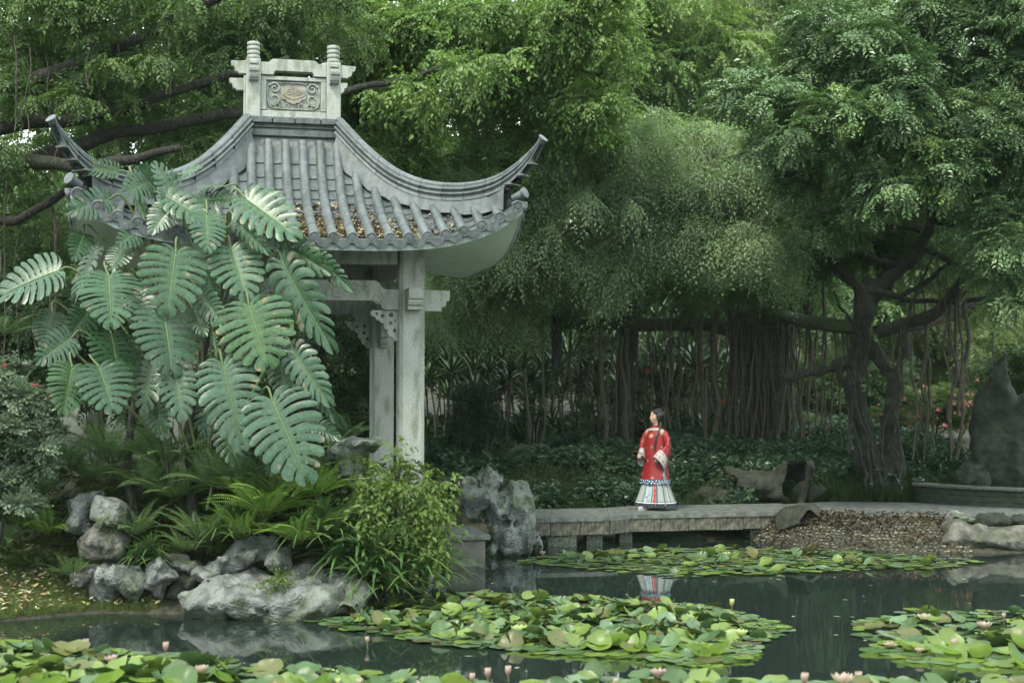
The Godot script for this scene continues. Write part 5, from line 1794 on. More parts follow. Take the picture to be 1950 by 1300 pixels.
	var dg := scatter("grass", grass_mesh, M.leaf, self, xs, cs)
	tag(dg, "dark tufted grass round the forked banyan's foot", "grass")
	# bright lawn in the light behind
	xs = []
	cs = PackedColorArray()
	for i in 1500:
		var x := rng.randf_range(3.0, 7.5)
		var z := -rng.randf_range(35.5, 38.5)
		xs.append(Transform3D(Basis(Vector3.UP, rng.randf() * TAU).scaled(Vector3(1.6, rng.randf_range(1.0, 2.0), 1.6)), Vector3(x, ground_at(x, z), z)))
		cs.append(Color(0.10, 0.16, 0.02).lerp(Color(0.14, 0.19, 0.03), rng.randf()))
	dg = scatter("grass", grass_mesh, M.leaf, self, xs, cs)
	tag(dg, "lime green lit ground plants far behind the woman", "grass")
	# azaleas in the light, and red flowers
	var pk := MB.new()
	for k in 5:
		var a := TAU * k / 5
		leaf_quad(pk, Vector3.ZERO, Vector3(cos(a), 0.5, sin(a)).normalized(), Vector3.UP, 0.045, 0.035)
	var flower := pk.done()
	for e in [["pink azalea bush seen left of the hanging roots, beyond the forked banyan", 1700, 785, 33, 14], ["pink azalea bush seen between the two thick hanging roots", 1765, 775, 34, 14], ["pink azalea bush just left of the standing stone", 1812, 770, 33.5, 12], ["pink azalea at the right edge behind the standing stone", 1945, 745, 30, 6]]:
		var b := bush("azalea", e[0], "shrub", [[e[1] - 35, e[2] - 30, e[1] + 35, e[2] + 35, e[3] - 0.5, e[3] + 0.5, 12, 0.36]], "small", "leaf", 240.0, [Color(0.06, 0.10, 0.035), Color(0.09, 0.13, 0.05), Color(0.12, 0.16, 0.06)], 1.1, "azaleas in the light behind the banyans")
		xs = []
		cs = PackedColorArray()
		for i in e[4] * 3:
			xs.append(Transform3D(aim(Vector3(rng.randf_range(-1, 1), 0.2, 1), 0) * Basis(Vector3.RIGHT, PI / 2), P(e[1] + rng.randfn() * 24, e[2] + rng.randfn() * 20, e[3] - 0.5)).scaled_local(Vector3.ONE * rng.randf_range(0.8, 1.4)))
			cs.append(Color(0.45, 0.14, 0.17).lerp(Color(0.50, 0.26, 0.25), rng.randf()))
		var bl := scatter("blossoms", flower, M.petal, b, xs, cs)
		bl.global_transform = Transform3D()
	for e in [["red flower spike among the dracaenas left of the mossy limb's middle", 1226, 712, 30.5], ["small red flower beside the root curtain's left edge", 1366, 771, 29.6]]:
		var t := thing("red_flower", e[0], "flower", P(e[1], e[2], e[3]))
		var rm := MB.new()
		rm.col = Color(0.6, 0.03, 0.07)
		for k in 9:
			var a := k * 2.4
			leaf_quad(rm, Vector3(0, k * 0.012, 0), Vector3(cos(a), 0.7, sin(a)).normalized(), Vector3.UP, 0.11, 0.04)
		put("petal_cluster", rm.done(false, true), M.petal, t)
		limb(t, "stem", [t.position, t.position + Vector3(0.02, -0.35, 0), t.position + Vector3(0, -0.8, 0)], 0.008, 0.01, "bark", 0.0, 5)
	# understory shrubs that close the view beneath the far crowns
	var low := [["understory shrub behind the dracaenas, next to the column", 850, 640, 36, 70, 70], ["understory shrub behind the dracaenas, left of the prop root", 960, 650, 36.5, 70, 60], ["understory shrub seen under the mossy limb's left half", 1110, 690, 37, 70, 55], ["understory shrub behind the woman", 1230, 690, 37.5, 70, 60], ["understory shrub just left of the root curtain", 1330, 680, 38, 60, 70], ["understory shrub right of the root curtain", 1520, 740, 38, 60, 60], ["understory shrub between the forked banyan's trunks", 1660, 760, 38, 60, 60], ["understory shrub at the left edge behind the camellia", 20, 640, 27, 90, 70], ["understory shrub behind the monstera", 200, 640, 26, 110, 80], ["understory shrub between the pavilion columns", 560, 720, 27, 120, 90], ["understory shrub right behind the rear column", 690, 700, 27.5, 60, 120], ["understory shrub at the right edge behind the standing stone", 1935, 730, 29.5, 40, 50], ["understory shrub left behind the monstera's foot", 380, 760, 23.5, 120, 60]]
	for e in low:
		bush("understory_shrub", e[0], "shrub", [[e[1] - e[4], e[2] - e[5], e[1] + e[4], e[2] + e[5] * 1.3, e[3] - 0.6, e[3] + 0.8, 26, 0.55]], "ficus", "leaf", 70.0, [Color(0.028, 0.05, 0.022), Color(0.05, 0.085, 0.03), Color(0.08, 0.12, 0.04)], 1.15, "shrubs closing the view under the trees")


# ------------------------------------------------------------------ monstera
const HEART := [[0.0, 0.17, -0.10], [0.10, 0.33, -0.07], [0.22, 0.43, 0.07], [0.36, 0.465, 0.25], [0.5, 0.45, 0.43], [0.64, 0.385, 0.61], [0.78, 0.28, 0.78], [0.9, 0.15, 0.92], [1.0, 0.03, 1.02]]

func margin(f: float) -> Vector2:
	for i in HEART.size() - 1:
		if f <= HEART[i + 1][0] or i == HEART.size() - 2:
			var t: float = (f - HEART[i][0]) / (HEART[i + 1][0] - HEART[i][0])
			return Vector2(lerpf(HEART[i][1], HEART[i + 1][1], t), lerpf(HEART[i][2], HEART[i + 1][2], t))
	return Vector2.ZERO

func blade_at(f: float, g: float, s: float, wide: float, curl: float, wave: float) -> Vector3:
	var mg := margin(clampf(f, 0.0, 1.0))
	var x := mg.x * wide * g
	var z0 := 0.86 * pow(maxf(f, 0.0), 1.4)
	var z := lerpf(z0, mg.y, g) - 0.05 * sin(PI * g) * (1.0 - f * 0.5)
	var y := 0.16 * x - curl * 0.75 * x * x / wide - 0.22 * curl * z * z + wave * sin(f * 17.0 + s) * g * g
	return Vector3(s * x, y, z)

func monstera_mesh(sd: int, wide: float, curl: float) -> ArrayMesh:   # unit length, midrib along +z from the base, upper side +y
	var r := RandomNumberGenerator.new()
	r.seed = sd
	var m := MB.new()
	var n: int = 9 + sd % 4
	var base_c := Color(0.032, 0.080, 0.040)
	var burn := Color(0.20, 0.165, 0.11)
	for s in [-1.0, 1.0]:
		var from := 0.0
		for i in n:
			var to := minf(1.0, float(i + 1) / n + (r.randf_range(-0.02, 0.02) if i < n - 1 else 0.0))
			var slit := r.randf_range(0.16, 0.42)      # how far out the slit begins
			var wide_gap := r.randf_range(0.09, 0.2)
			var hole := r.randf() < 0.55
			var cut := r.randf_range(0.93, 1.03)       # lobes end at slightly different lengths
			var tone := r.randf_range(0.88, 1.14)
			var burnt := r.randf() < 0.045
			var lift_lobe := r.randf_range(-0.025, 0.025)
			var rows := []
			var cols := 9
			for k in cols + 1:
				var g := cut * float(k) / cols
				var q := g / cut
				var gap := wide_gap * smoothstep(slit, slit + 0.2, q)
				if i > n - 2:
					gap *= 0.4
				if hole and k == 2:
					gap = 0.13
				if q > 0.88:
					gap += 0.2 * pow((q - 0.88) / 0.12, 2.0)
				var row := []
				for e in [0.0, 0.28, 0.5, 0.72, 1.0]:
					var f := lerpf(from, to, lerpf(gap, 1.0 - gap, e))
					var p3 := blade_at(f, g, s, wide, curl, 0.012)
					p3.y += 0.004 * (1.0 - pow(absf(e - 0.5) * 2.0, 2.0)) * minf(q * 2.0, 1.0) + lift_lobe * q * q
					var cc := base_c * tone * (1.25 if e == 0.5 else 0.95)
					if q < 0.12:
						cc = cc.lerp(Color(0.08, 0.13, 0.055), 0.25)
					if noise.get_noise_3dv(p3 * 4.0 + Vector3(sd * 3.7, 0, 0)) > 0.43 and q > 0.35:
						cc = burn * r.randf_range(0.7, 1.2)
					m.col = cc
					row.append(m.p(p3))
				rows.append(row)
			for k in cols:
				for e in 4:
					if s > 0:
						m.quad(rows[k][e], rows[k][e + 1], rows[k + 1][e + 1], rows[k + 1][e])
					else:
						m.quad(rows[k][e], rows[k + 1][e], rows[k + 1][e + 1], rows[k][e + 1])
			from = to
	return m.done(false, true)

func build_monstera() -> void:
	var variants := []
	for k in 7:
		variants.append([monstera_mesh(60 + k, [1.0, 1.15, 0.92, 1.05, 1.2, 0.85, 1.0][k], [0.25, 0.35, 0.2, 0.45, 0.3, 0.5, 0.15][k]), [0.25, 0.35, 0.2, 0.45, 0.3, 0.5, 0.15][k]])
	var rib := MB.new()
	rib.tube([Vector3(0, 0.0, -0.06), Vector3(0, 0.004, 0.15), Vector3(0, -0.006, 0.4), Vector3(0, -0.028, 0.7), Vector3(0, -0.058, 0.95)], [0.009, 0.008, 0.007, 0.005, 0.002], 5)
	var rib_mesh := rib.done()
	var rib_mat := mat("midrib", lin(0.12, 0.175, 0.065), 0.5)
	var stalk := mat("stalk", lin(0.08, 0.11, 0.04), 0.55)
	var tints := [Color(1, 1, 1), Color(1.18, 1.18, 1.08), Color(0.6, 0.78, 0.5), Color(1.4, 1.3, 0.95)]
	var mats := []
	var mottle := noise_tex(0.02, 5, ramp([[0.2, Color(0.72, 0.74, 0.70)], [0.5, Color(0.9, 0.9, 0.9)], [0.8, Color(1, 1, 1)]]), 95)
	for q in tints:
		var lm: StandardMaterial3D = leaf_mat("monstera_leaf", 0.37, 0.4)
		lm.albedo_color = (q as Color).linear_to_srgb()
		lm.metallic_specular = 0.5
		lm.albedo_texture = mottle
		lm.uv1_triplanar = true
		lm.uv1_scale = Vector3.ONE * 1.5
		lm.heightmap_enabled = true
		lm.heightmap_texture = mottle
		lm.heightmap_scale = 0.25
		mats.append(lm)
	var t := thing("monstera", "huge climbing monstera with split grey-green leaves in front of the pavilion", "plant", Vector3(-3.8, 0.9, -16.3))
	# base px,py ; tip px,py ; distance ; tint ; turn of the face about its own midrib (degrees) ; variant
	var leaves := [
		[348, 484, 331, 598, 15.5, 1, 0, 0], [127, 518, 2, 548, 15.7, 0, 15, 1], [200, 480, 140, 568, 16.0, 2, 35, 2], [223, 528, 228, 625, 15.6, 1, -5, 3],
		[452, 478, 482, 572, 15.7, 1, 10, 0], [484, 582, 520, 696, 15.45, 3, 8, 4], [326, 600, 350, 708, 15.5, 0, -12, 1], [548, 505, 636, 668, 15.6, 0, 42, 5],
		[205, 698, 240, 774, 15.4, 0, 5, 4], [228, 638, 248, 720, 15.7, 2, -10, 1], [152, 645, 84, 690, 15.7, 0, -25, 2], [155, 698, 140, 786, 15.6, 3, -8, 3],
		[345, 702, 362, 794, 15.5, 0, 12, 0], [436, 694, 474, 852, 15.4, 0, 4, 3], [528, 760, 596, 914, 15.35, 0, 0, 1], [565, 665, 634, 768, 15.55, 0, 35, 5],
		[222, 386, 140, 412, 15.8, 0, -30, 2], [285, 372, 300, 316, 15.9, 1, 0, 3], [332, 382, 424, 424, 15.7, 1, 20, 0], [405, 412, 408, 486, 15.6, 1, -8, 2],
		[438, 362, 392, 366, 15.9, 2, 30, 4], [478, 384, 578, 458, 15.7, 1, 24, 4], [462, 425, 514, 486, 15.6, 1, 35, 5], [545, 468, 642, 524, 15.8, 2, 40, 1],
		[612, 492, 676, 556, 15.75, 0, 48, 5], [252, 476, 226, 520, 15.9, 0, 20, 1], [392, 556, 432, 620, 15.7, 0, 30, 2], [302, 692, 286, 784, 15.9, 2, 0, 0],
		[312, 760, 322, 830, 16.0, 2, 15, 1], [236, 332, 162, 318, 15.9, 2, -35, 2], [345, 378, 318, 312, 15.85, 1, 10, 0], [300, 352, 252, 372, 15.8, 0, -15, 4],
		[385, 392, 460, 380, 15.9, 2, 25, 3], [520, 452, 590, 470, 15.9, 2, 30, 2], [500, 402, 552, 400, 15.85, 1, 15, 0], [340, 395, 300, 448, 15.75, 0, -10, 3],
		[380, 590, 404, 640, 15.8, 2, 20, 2], [176, 452, 158, 500, 16.0, 2, -10, 0], [590, 800, 655, 832, 15.8, 0, 30, 3], [270, 560, 300, 620, 15.95, 2, 20, 1],
		[268, 350, 276, 420, 15.85, 3, 62, 5], [418, 640, 424, 690, 15.7, 3, 66, 5], [540, 690, 560, 760, 15.8, 2, 10, 0], [440, 800, 462, 880, 15.9, 2, 20, 4], [120, 600, 100, 660, 15.95, 2, 0, 3],
		[505, 620, 560, 680, 15.9, 2, 15, 2], [600, 700, 640, 800, 15.75, 0, 45, 5], [380, 470, 420, 560, 15.9, 2, 10, 3], [280, 440, 240, 470, 15.9, 1, -20, 0], [495, 540, 470, 600, 15.95, 2, -15, 3], [580, 560, 600, 640, 15.9, 2, 30, 0], [420, 740, 400, 830, 15.9, 0, -20, 2], [190, 590, 150, 640, 15.95, 2, -30, 1], [360, 340, 400, 330, 15.95, 1, 15, 2], [560, 840, 520, 900, 15.7, 2, -20, 3]]
	var widths := [135, 110, 85, 120, 110, 130, 150, 80, 100, 100, 75, 85, 80, 115, 135, 85, 70, 60, 60, 85, 55, 90, 50, 60, 40, 50, 60, 70, 55, 45, 80, 60, 60, 50, 60, 60, 50, 50, 50, 60, 22, 20, 60, 60, 60, 60, 60, 70, 55, 55, 60, 70, 60, 45, 60]
	var crown_at := Vector3(-3.55, 2.2, -16.15)
	for i in leaves.size():
		var e: Array = leaves[i]
		var a: Vector3 = P(e[0], e[1], e[4] + 0.08)
		var b: Vector3 = P(e[2], e[3], e[4] - 0.12)
		var z := (b - a)
		var l := z.length() * 1.02
		z = z.normalized()
		var face := (Vector3(0, EYE, 0) - a).normalized() * 0.8 + Vector3(0, 0.75, 0)
		var y := (face - z * face.dot(z)).normalized()
		var x := y.cross(z).normalized()
		var bs := Basis(x, y, z) * Basis(Vector3.BACK, deg_to_rad(e[6] + rng.randf_range(-14, 14))) * Basis(Vector3.RIGHT, rng.randf_range(-0.12, 0.2))
		var o := put("leaf", variants[e[7]][0], mats[e[5]], t)
		o.global_transform = Transform3D(bs.scaled_local(Vector3(clampf(float(widths[i]) * e[4] / F / 0.93, l * 0.55, l * 1.25), l, l)), a)
		put("midrib", rib_mesh, rib_mat, o)
		var root := Vector3(lerpf(crown_at.x, a.x, 0.25), clampf(a.y - 1.0, 0.9, 3.2), -16.2)
		var back := -z * 0.2 + y * -0.05
		limb(t, "leaf_stalk", [a, a + back + Vector3(0, -0.02, 0), a.lerp(root, 0.6) + Vector3(0, 0.1, -0.05), root], 0.012, 0.018, "stalk", 0.02, 6)
	for e in [[[-3.6, 0.8, -16.3], [-3.7, 2.0, -16.25], [-3.4, 3.3, -16.2]], [[-3.0, 0.7, -16.3], [-2.9, 1.6, -16.2], [-3.1, 2.7, -16.2]], [[-4.3, 0.8, -16.4], [-4.4, 1.7, -16.3], [-4.2, 2.9, -16.25]]]:
		var pts := []
		for q in e:
			pts.append(Vector3(q[0], q[1], q[2]))
		limb(t, "stem", pts, 0.06, 0.045, "bark", 0.06, 8)
	for k in 9:
		hanging_root(t, rng.randf_range(200, 430), rng.randf_range(640, 760), rng.randf_range(840, 900), 16.15, 0.007)


# ------------------------------------------------------------------ plants of the island and the left bank
func build_island_plants() -> void:
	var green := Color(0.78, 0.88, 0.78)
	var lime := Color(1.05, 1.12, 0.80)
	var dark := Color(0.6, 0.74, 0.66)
	var list := [["dark fern at the foot of the camellia", 150, 880, 16.3, 14, 1.1, dark], ["dark fern leaning out left of the monstera's stem", 235, 868, 16.4, 15, 1.2, dark], ["tall dark fern under the monstera's middle", 330, 872, 16.4, 16, 1.25, dark],
		["drooping fern over the gap right of the pair of rocks", 300, 915, 16.4, 13, 1.1, green], ["fern with long drooping fronds above the pointed rock", 350, 935, 16.3, 14, 1.05, green], ["dark fern above the hollowed boulder", 420, 912, 16.2, 14, 1.1, dark],
		["bright yellow-green fern behind the hollowed boulder, the largest one", 515, 965, 15.9, 20, 1.25, lime], ["bright yellow-green fern spreading over the hollowed boulder's right side", 580, 1015, 15.8, 16, 1.05, lime], ["yellow-green fern left of the tall weathered rock", 610, 930, 16.1, 14, 1.1, lime],
		["mid green fern above the flat boulder's left end", 400, 1010, 15.9, 14, 0.9, green], ["upright pale fern left of the pair of rocks", 118, 1000, 16.3, 12, 0.95, lime], ["fern on the bank below the camellia", 60, 985, 16.2, 14, 1.0, green], ["fern in the shade at the bank's left edge", 0, 965, 16.3, 13, 1.0, dark],
		["small fern on the brownish rock", 160, 1075, 15.9, 10, 0.65, green], ["fern tucked under the tall weathered rock", 640, 1000, 16.0, 13, 0.9, green], ["fern below the yellow-green shrub", 720, 1030, 16.1, 13, 0.95, green], ["fern at the end of the island by the landing", 800, 1040, 16.6, 13, 0.9, lime],
		["fern between the camellia and the monstera", 195, 900, 16.6, 13, 0.95, green], ["fern in front of the monstera's right stems", 470, 905, 16.1, 13, 1.0, dark], ["dark fern behind the bright ferns", 560, 905, 16.4, 14, 1.1, dark], ["fern under the last monstera leaf", 650, 895, 16.7, 12, 1.0, green], ["fern above the grooved boulder", 690, 1075, 16.0, 12, 0.8, green], ["fern spilling over the small grey stone", 275, 1000, 16.1, 12, 0.85, green], ["light fern between the hollowed boulder and the long-leaved plant", 475, 1005, 15.9, 13, 0.9, lime], ["small fern above the recessed dark rock", 372, 1030, 15.95, 11, 0.7, green], ["dark fern in the shade left of the brownish rock", 95, 935, 16.5, 13, 1.0, dark], ["bushy fern right behind the largest bright fern", 540, 930, 16.2, 14, 1.1, green], ["low fern on the bank before the camellia's stems", 30, 1020, 16.1, 12, 0.8, green]]
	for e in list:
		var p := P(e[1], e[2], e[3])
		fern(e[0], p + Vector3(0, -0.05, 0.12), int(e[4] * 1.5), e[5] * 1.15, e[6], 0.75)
	# earth that carries them
	var mound := nets([["e", P(250, 985, 17.2), Vector3(1.0, 0.75, 0.42)], ["e", P(400, 1000, 17.1), Vector3(1.0, 0.75, 0.45)], ["e", P(560, 1010, 17.0), Vector3(1.0, 0.75, 0.45)], ["e", P(700, 1030, 17.1), Vector3(0.75, 0.72, 0.45)], ["e", P(80, 1030, 17.4), Vector3(1.0, 0.6, 0.5)], ["e", P(640, 970, 17.2), Vector3(0.5, 0.7, 0.3)]], 0.09, 0.3, 0.06, 2.0, 0.0)
	struct("earth_mound", mound.done(), M.soil)
	# low leaves and litter over the mound
	sprays.weed2 = spray(14, 0.22, 0.05, 0.028, 0.3, 24, 0.9, 0.2)
	var xs := []
	var cs := PackedColorArray()
	for i in 1500:
		var px := rng.randf_range(-20, 840)
		var py := rng.randf_range(880, 1110)
		if py > 1040 and px > 170 and px < 620:
			continue
		var d := 16.75 - (py - 880) / 230.0 * 0.5 + (0.5 if px > 740 else 0.0) + rng.randf_range(-0.1, 0.15)
		xs.append(Transform3D(aim(Vector3(rng.randf_range(-0.8, 0.8), rng.randf_range(-0.1, 0.9), 0.8), rng.randf_range(-1, 1)).scaled(Vector3.ONE * rng.randf_range(0.6, 1.1)), P(px, py, d)))
		cs.append(Color(0.03, 0.055, 0.02).lerp(Color(0.08, 0.11, 0.03), rng.randf()))
	var und := scatter("undergrowth", sprays.weed2, M.leaf, self, xs, cs)
	tag(und, "small leafy weeds filling the gaps between the ferns of the rockery", "undergrowth")
	# camellia
	sprays.camellia = spray(14, 0.2, 0.05, 0.03, 0.1, 25, 0.9, 0.1)
	var cam := bush("camellia", "grey-green camellia bush with a few small red flowers at the left edge", "bush", [[-60, 720, 70, 900, 15.4, 16.0, 20, 0.3], [40, 780, 110, 900, 15.3, 15.9, 12, 0.24], [-40, 690, 60, 740, 15.5, 16, 7, 0.22], [-60, 880, 60, 960, 15.4, 15.9, 9, 0.25]], "camellia", "gloss_leaf", 520.0, [Color(0.095, 0.135, 0.085), Color(0.15, 0.19, 0.125), Color(0.235, 0.265, 0.19)], 1.0)
	for e in [[86, 731], [29, 695]]:
		var rm := MB.new()
		rm.col = Color(0.55, 0.02, 0.07)
		for k in 10:
			var a := k * 2.4
			leaf_quad(rm, Vector3.ZERO, Vector3(cos(a), 0.3 + 0.1 * k, sin(a)).normalized(), Vector3.UP, 0.022, 0.02)
		var o := put("blossom", rm.done(false, true), M.petal, cam)
		o.global_transform = Transform3D(Basis(Vector3.RIGHT, 1.0), P(e[0], e[1], 15.15))
	# yellow-green shrub
	sprays.shrub = spray(10, 0.36, 0.075, 0.038, 0.8, 26, 0.8, 0.6)
	bush("leafy_shrub", "yellow-green drooping shrub covering the foot of the pavilion column", "shrub", [[665, 850, 800, 930, 15.9, 16.5, 16, 0.1], [690, 900, 830, 1010, 15.8, 16.4, 34, 0.13], [800, 880, 875, 970, 16.1, 16.6, 12, 0.085], [730, 990, 850, 1070, 16.0, 16.6, 16, 0.12], [645, 930, 700, 1000, 15.9, 16.2, 9, 0.09], [715, 838, 780, 870, 16.1, 16.3, 5, 0.07], [845, 930, 880, 990, 16.3, 16.6, 5, 0.06]], "shrub", "leaf", 230.0, [Color(0.085, 0.14, 0.035), Color(0.135, 0.19, 0.05), Color(0.21, 0.25, 0.08)], 1.1, "", 0.5)
	bush("leafy_shrub", "small-leaved sprig growing on the long flat boulder", "shrub", [[520, 1070, 550, 1110, 15.3, 15.4, 4, 0.1]], "shrub", "leaf", 500.0, [Color(0.07, 0.11, 0.025), Color(0.10, 0.15, 0.035), Color(0.14, 0.18, 0.05)], 0.6)
	# long-leaved plant
	var lm := leaf_mat("long_leaf", 0.4, 0.7)
	var blade := [strap_rosette(40, 0.75, 0.045, 71, 0.75), strap_rosette(34, 0.65, 0.03, 72, 0.9)]
	lm.albedo_color = Color(1.15, 1.2, 1.15)
	for e in [["long-leaved arching plant at the tip of the island over the water", 770, 1050, 16.2, 1.1], ["long-leaved plant below the tall weathered rock", 690, 1035, 16.0, 1.0], ["long-leaved plant nearest the landing stage", 815, 1055, 16.7, 1.0], ["long-leaved plant above the grooved boulder", 720, 1085, 16.0, 0.9], ["grassy plant at the yellow-green shrub's left", 620, 985, 15.9, 0.9], ["long-leaved plant beside the bright ferns", 460, 985, 15.9, 0.7], ["long dark leaves left of the hollowed boulder", 300, 1040, 15.9, 0.6]]:
		var t := thing("long_leaved_plant", e[0], "plant", P(e[1], e[2], e[3]), 0.0, "long-leaved plants on the rockery")
		t.scale = Vector3.ONE * e[4]
		put("leaf_rosette", blade[0], lm, t)
		put("leaf_rosette", blade[1], lm, t, Vector3(0.2, -0.15, 0.1), 1.0)
		put("leaf_rosette", blade[1], lm, t, Vector3(-0.22, -0.1, 0.08), 2.0)
	# grass and fallen leaves on the left bank
	var gm := MB.new()
	for k in 10:
		var a := k * 2.4
		var o := Vector3(cos(a), 0, sin(a))
		var s := Vector3(-sin(a), 0, cos(a)) * 0.004
		var i0 := gm.p(o * 0.02 + s)
		var i1 := gm.p(o * 0.02 - s)
		var i4 := gm.p(o * (0.05 + 0.03 * (k % 3)) + Vector3(0, 0.09, 0))
		gm.tri(i0, i4, i1)
	xs = []
	cs = PackedColorArray()
	var lx := []
	var lc := PackedColorArray()
	for i in 7500:
		var x := rng.randf_range(-6.6, -3.9)
		var z := -rng.randf_range(15.0, 17.4)
		if shore(x, z) < 0.02:
			continue
		var y := ground_at(x, z)
		xs.append(Transform3D(Basis(Vector3.UP, rng.randf() * TAU).scaled(Vector3(1, rng.randf_range(0.5, 1.2), 1)), Vector3(x, y - 0.01, z)))
		cs.append(Color(0.11, 0.17, 0.055).lerp(Color(0.21, 0.25, 0.10), rng.randf()))
		if rng.randf() < 0.55:
			lx.append(Transform3D(Basis.from_euler(Vector3(rng.randf_range(-0.5, 0.5), rng.randf() * TAU, rng.randf_range(-0.5, 0.5))).scaled(Vector3.ONE * rng.randf_range(0.6, 1.5)), Vector3(x, y + rng.randf_range(0.02, 0.10), z)))
			lc.append([Color(0.30, 0.22, 0.12), Color(0.36, 0.30, 0.19), Color(0.20, 0.14, 0.08), Color(0.24, 0.26, 0.09), Color(0.42, 0.38, 0.32)][rng.randi() % 5])
	var g := scatter("grass", gm.done(), M.leaf, self, xs, cs)
	tag(g, "short yellowish grass on the left bank", "grass")
	var lf := MB.new()
	lf.face([Vector3(0, 0, -0.035), Vector3(0.016, 0.006, 0), Vector3(0, 0, 0.035), Vector3(-0.016, 0.006, 0)], Vector3.UP)
	var fl := scatter("fallen_leaves", lf.done(), M.dry_leaf, self, lx, lc)
	tag(fl, "pale fallen leaves scattered over the grassy left bank", "leaves")

# ------------------------------------------------------------------ water lilies
func pad_mesh(sd: int, cup: float) -> ArrayMesh:
	var r := RandomNumberGenerator.new()
	r.seed = sd
	var m := MB.new()
	var n := 20
	var c := m.p(Vector3(0, 0, 0))
	var rings := []
	for q in [0.45, 0.8, 1.0]:
		var ring := []
		for k in n + 1:
			var a := lerpf(0.13, TAU - 0.13, float(k) / n)
			var rr: float = q * (1.0 + 0.05 * sin(a * 3.0 + sd) * q)
			var y: float = cup * q * q + 0.035 * sin(a * 5.0 + sd * 1.7) * q * q + (0.03 if q == 1.0 else 0.0)
			if k == 0 or k == n:
				rr *= 0.96
			ring.append(m.p(Vector3(cos(a) * rr, y, sin(a) * rr)))
		rings.append(ring)
	for k in n:
		m.tri(c, rings[0][k], rings[0][k + 1])
		for q in 2:
			m.quad(rings[q][k], rings[q + 1][k], rings[q + 1][k + 1], rings[q][k + 1])
	return m.done()

func lily_mesh(open: float, sd: int) -> Array:
	var out := []
	for w in 3:
		var m := MB.new()
		var n: int = [8, 7, 6][w]
		for k in n:
			var a := TAU * (k + 0.5 * w) / n + sd
			var el: float = lerpf(1.35, [0.45, 0.8, 1.15][w], open)
			var o := Vector3(cos(a) * cos(el), sin(el), sin(a) * cos(el))
			var s := Vector3(-sin(a), 0, cos(a))
			var l: float = [1.0, 0.92, 0.78][w]
			var ids := []
			for j in 5:
				var f := j / 4.0
				var ww: float = [0.10, 0.22, 0.24, 0.15, 0.01][j]
				m.col = Color(0.42, 0.225, 0.21).lerp(Color(0.50, 0.41, 0.39), f)
				var p0 := o * l * f + Vector3(0, 0.10 * sin(PI * f) * (1.0 - open), 0) + Vector3(cos(a), 0, sin(a)) * 0.12 * sin(PI * f)
				ids.append([m.p(p0 + s * ww + o.cross(s) * -0.05), m.p(p0), m.p(p0 - s * ww + o.cross(s) * -0.05)])
			for j in 4:
				m.quad(ids[j][0], ids[j + 1][0], ids[j + 1][1], ids[j][1])
				m.quad(ids[j][1], ids[j + 1][1], ids[j + 1][2], ids[j][2])
		out.append(m.done(false, true))
	return out

func in_patch(poly: Array) -> PackedVector2Array:
	var out := PackedVector2Array()
	for e in poly:
		var g := G(e[0], e[1])
		out.append(Vector2(g.x, g.z))
	return out

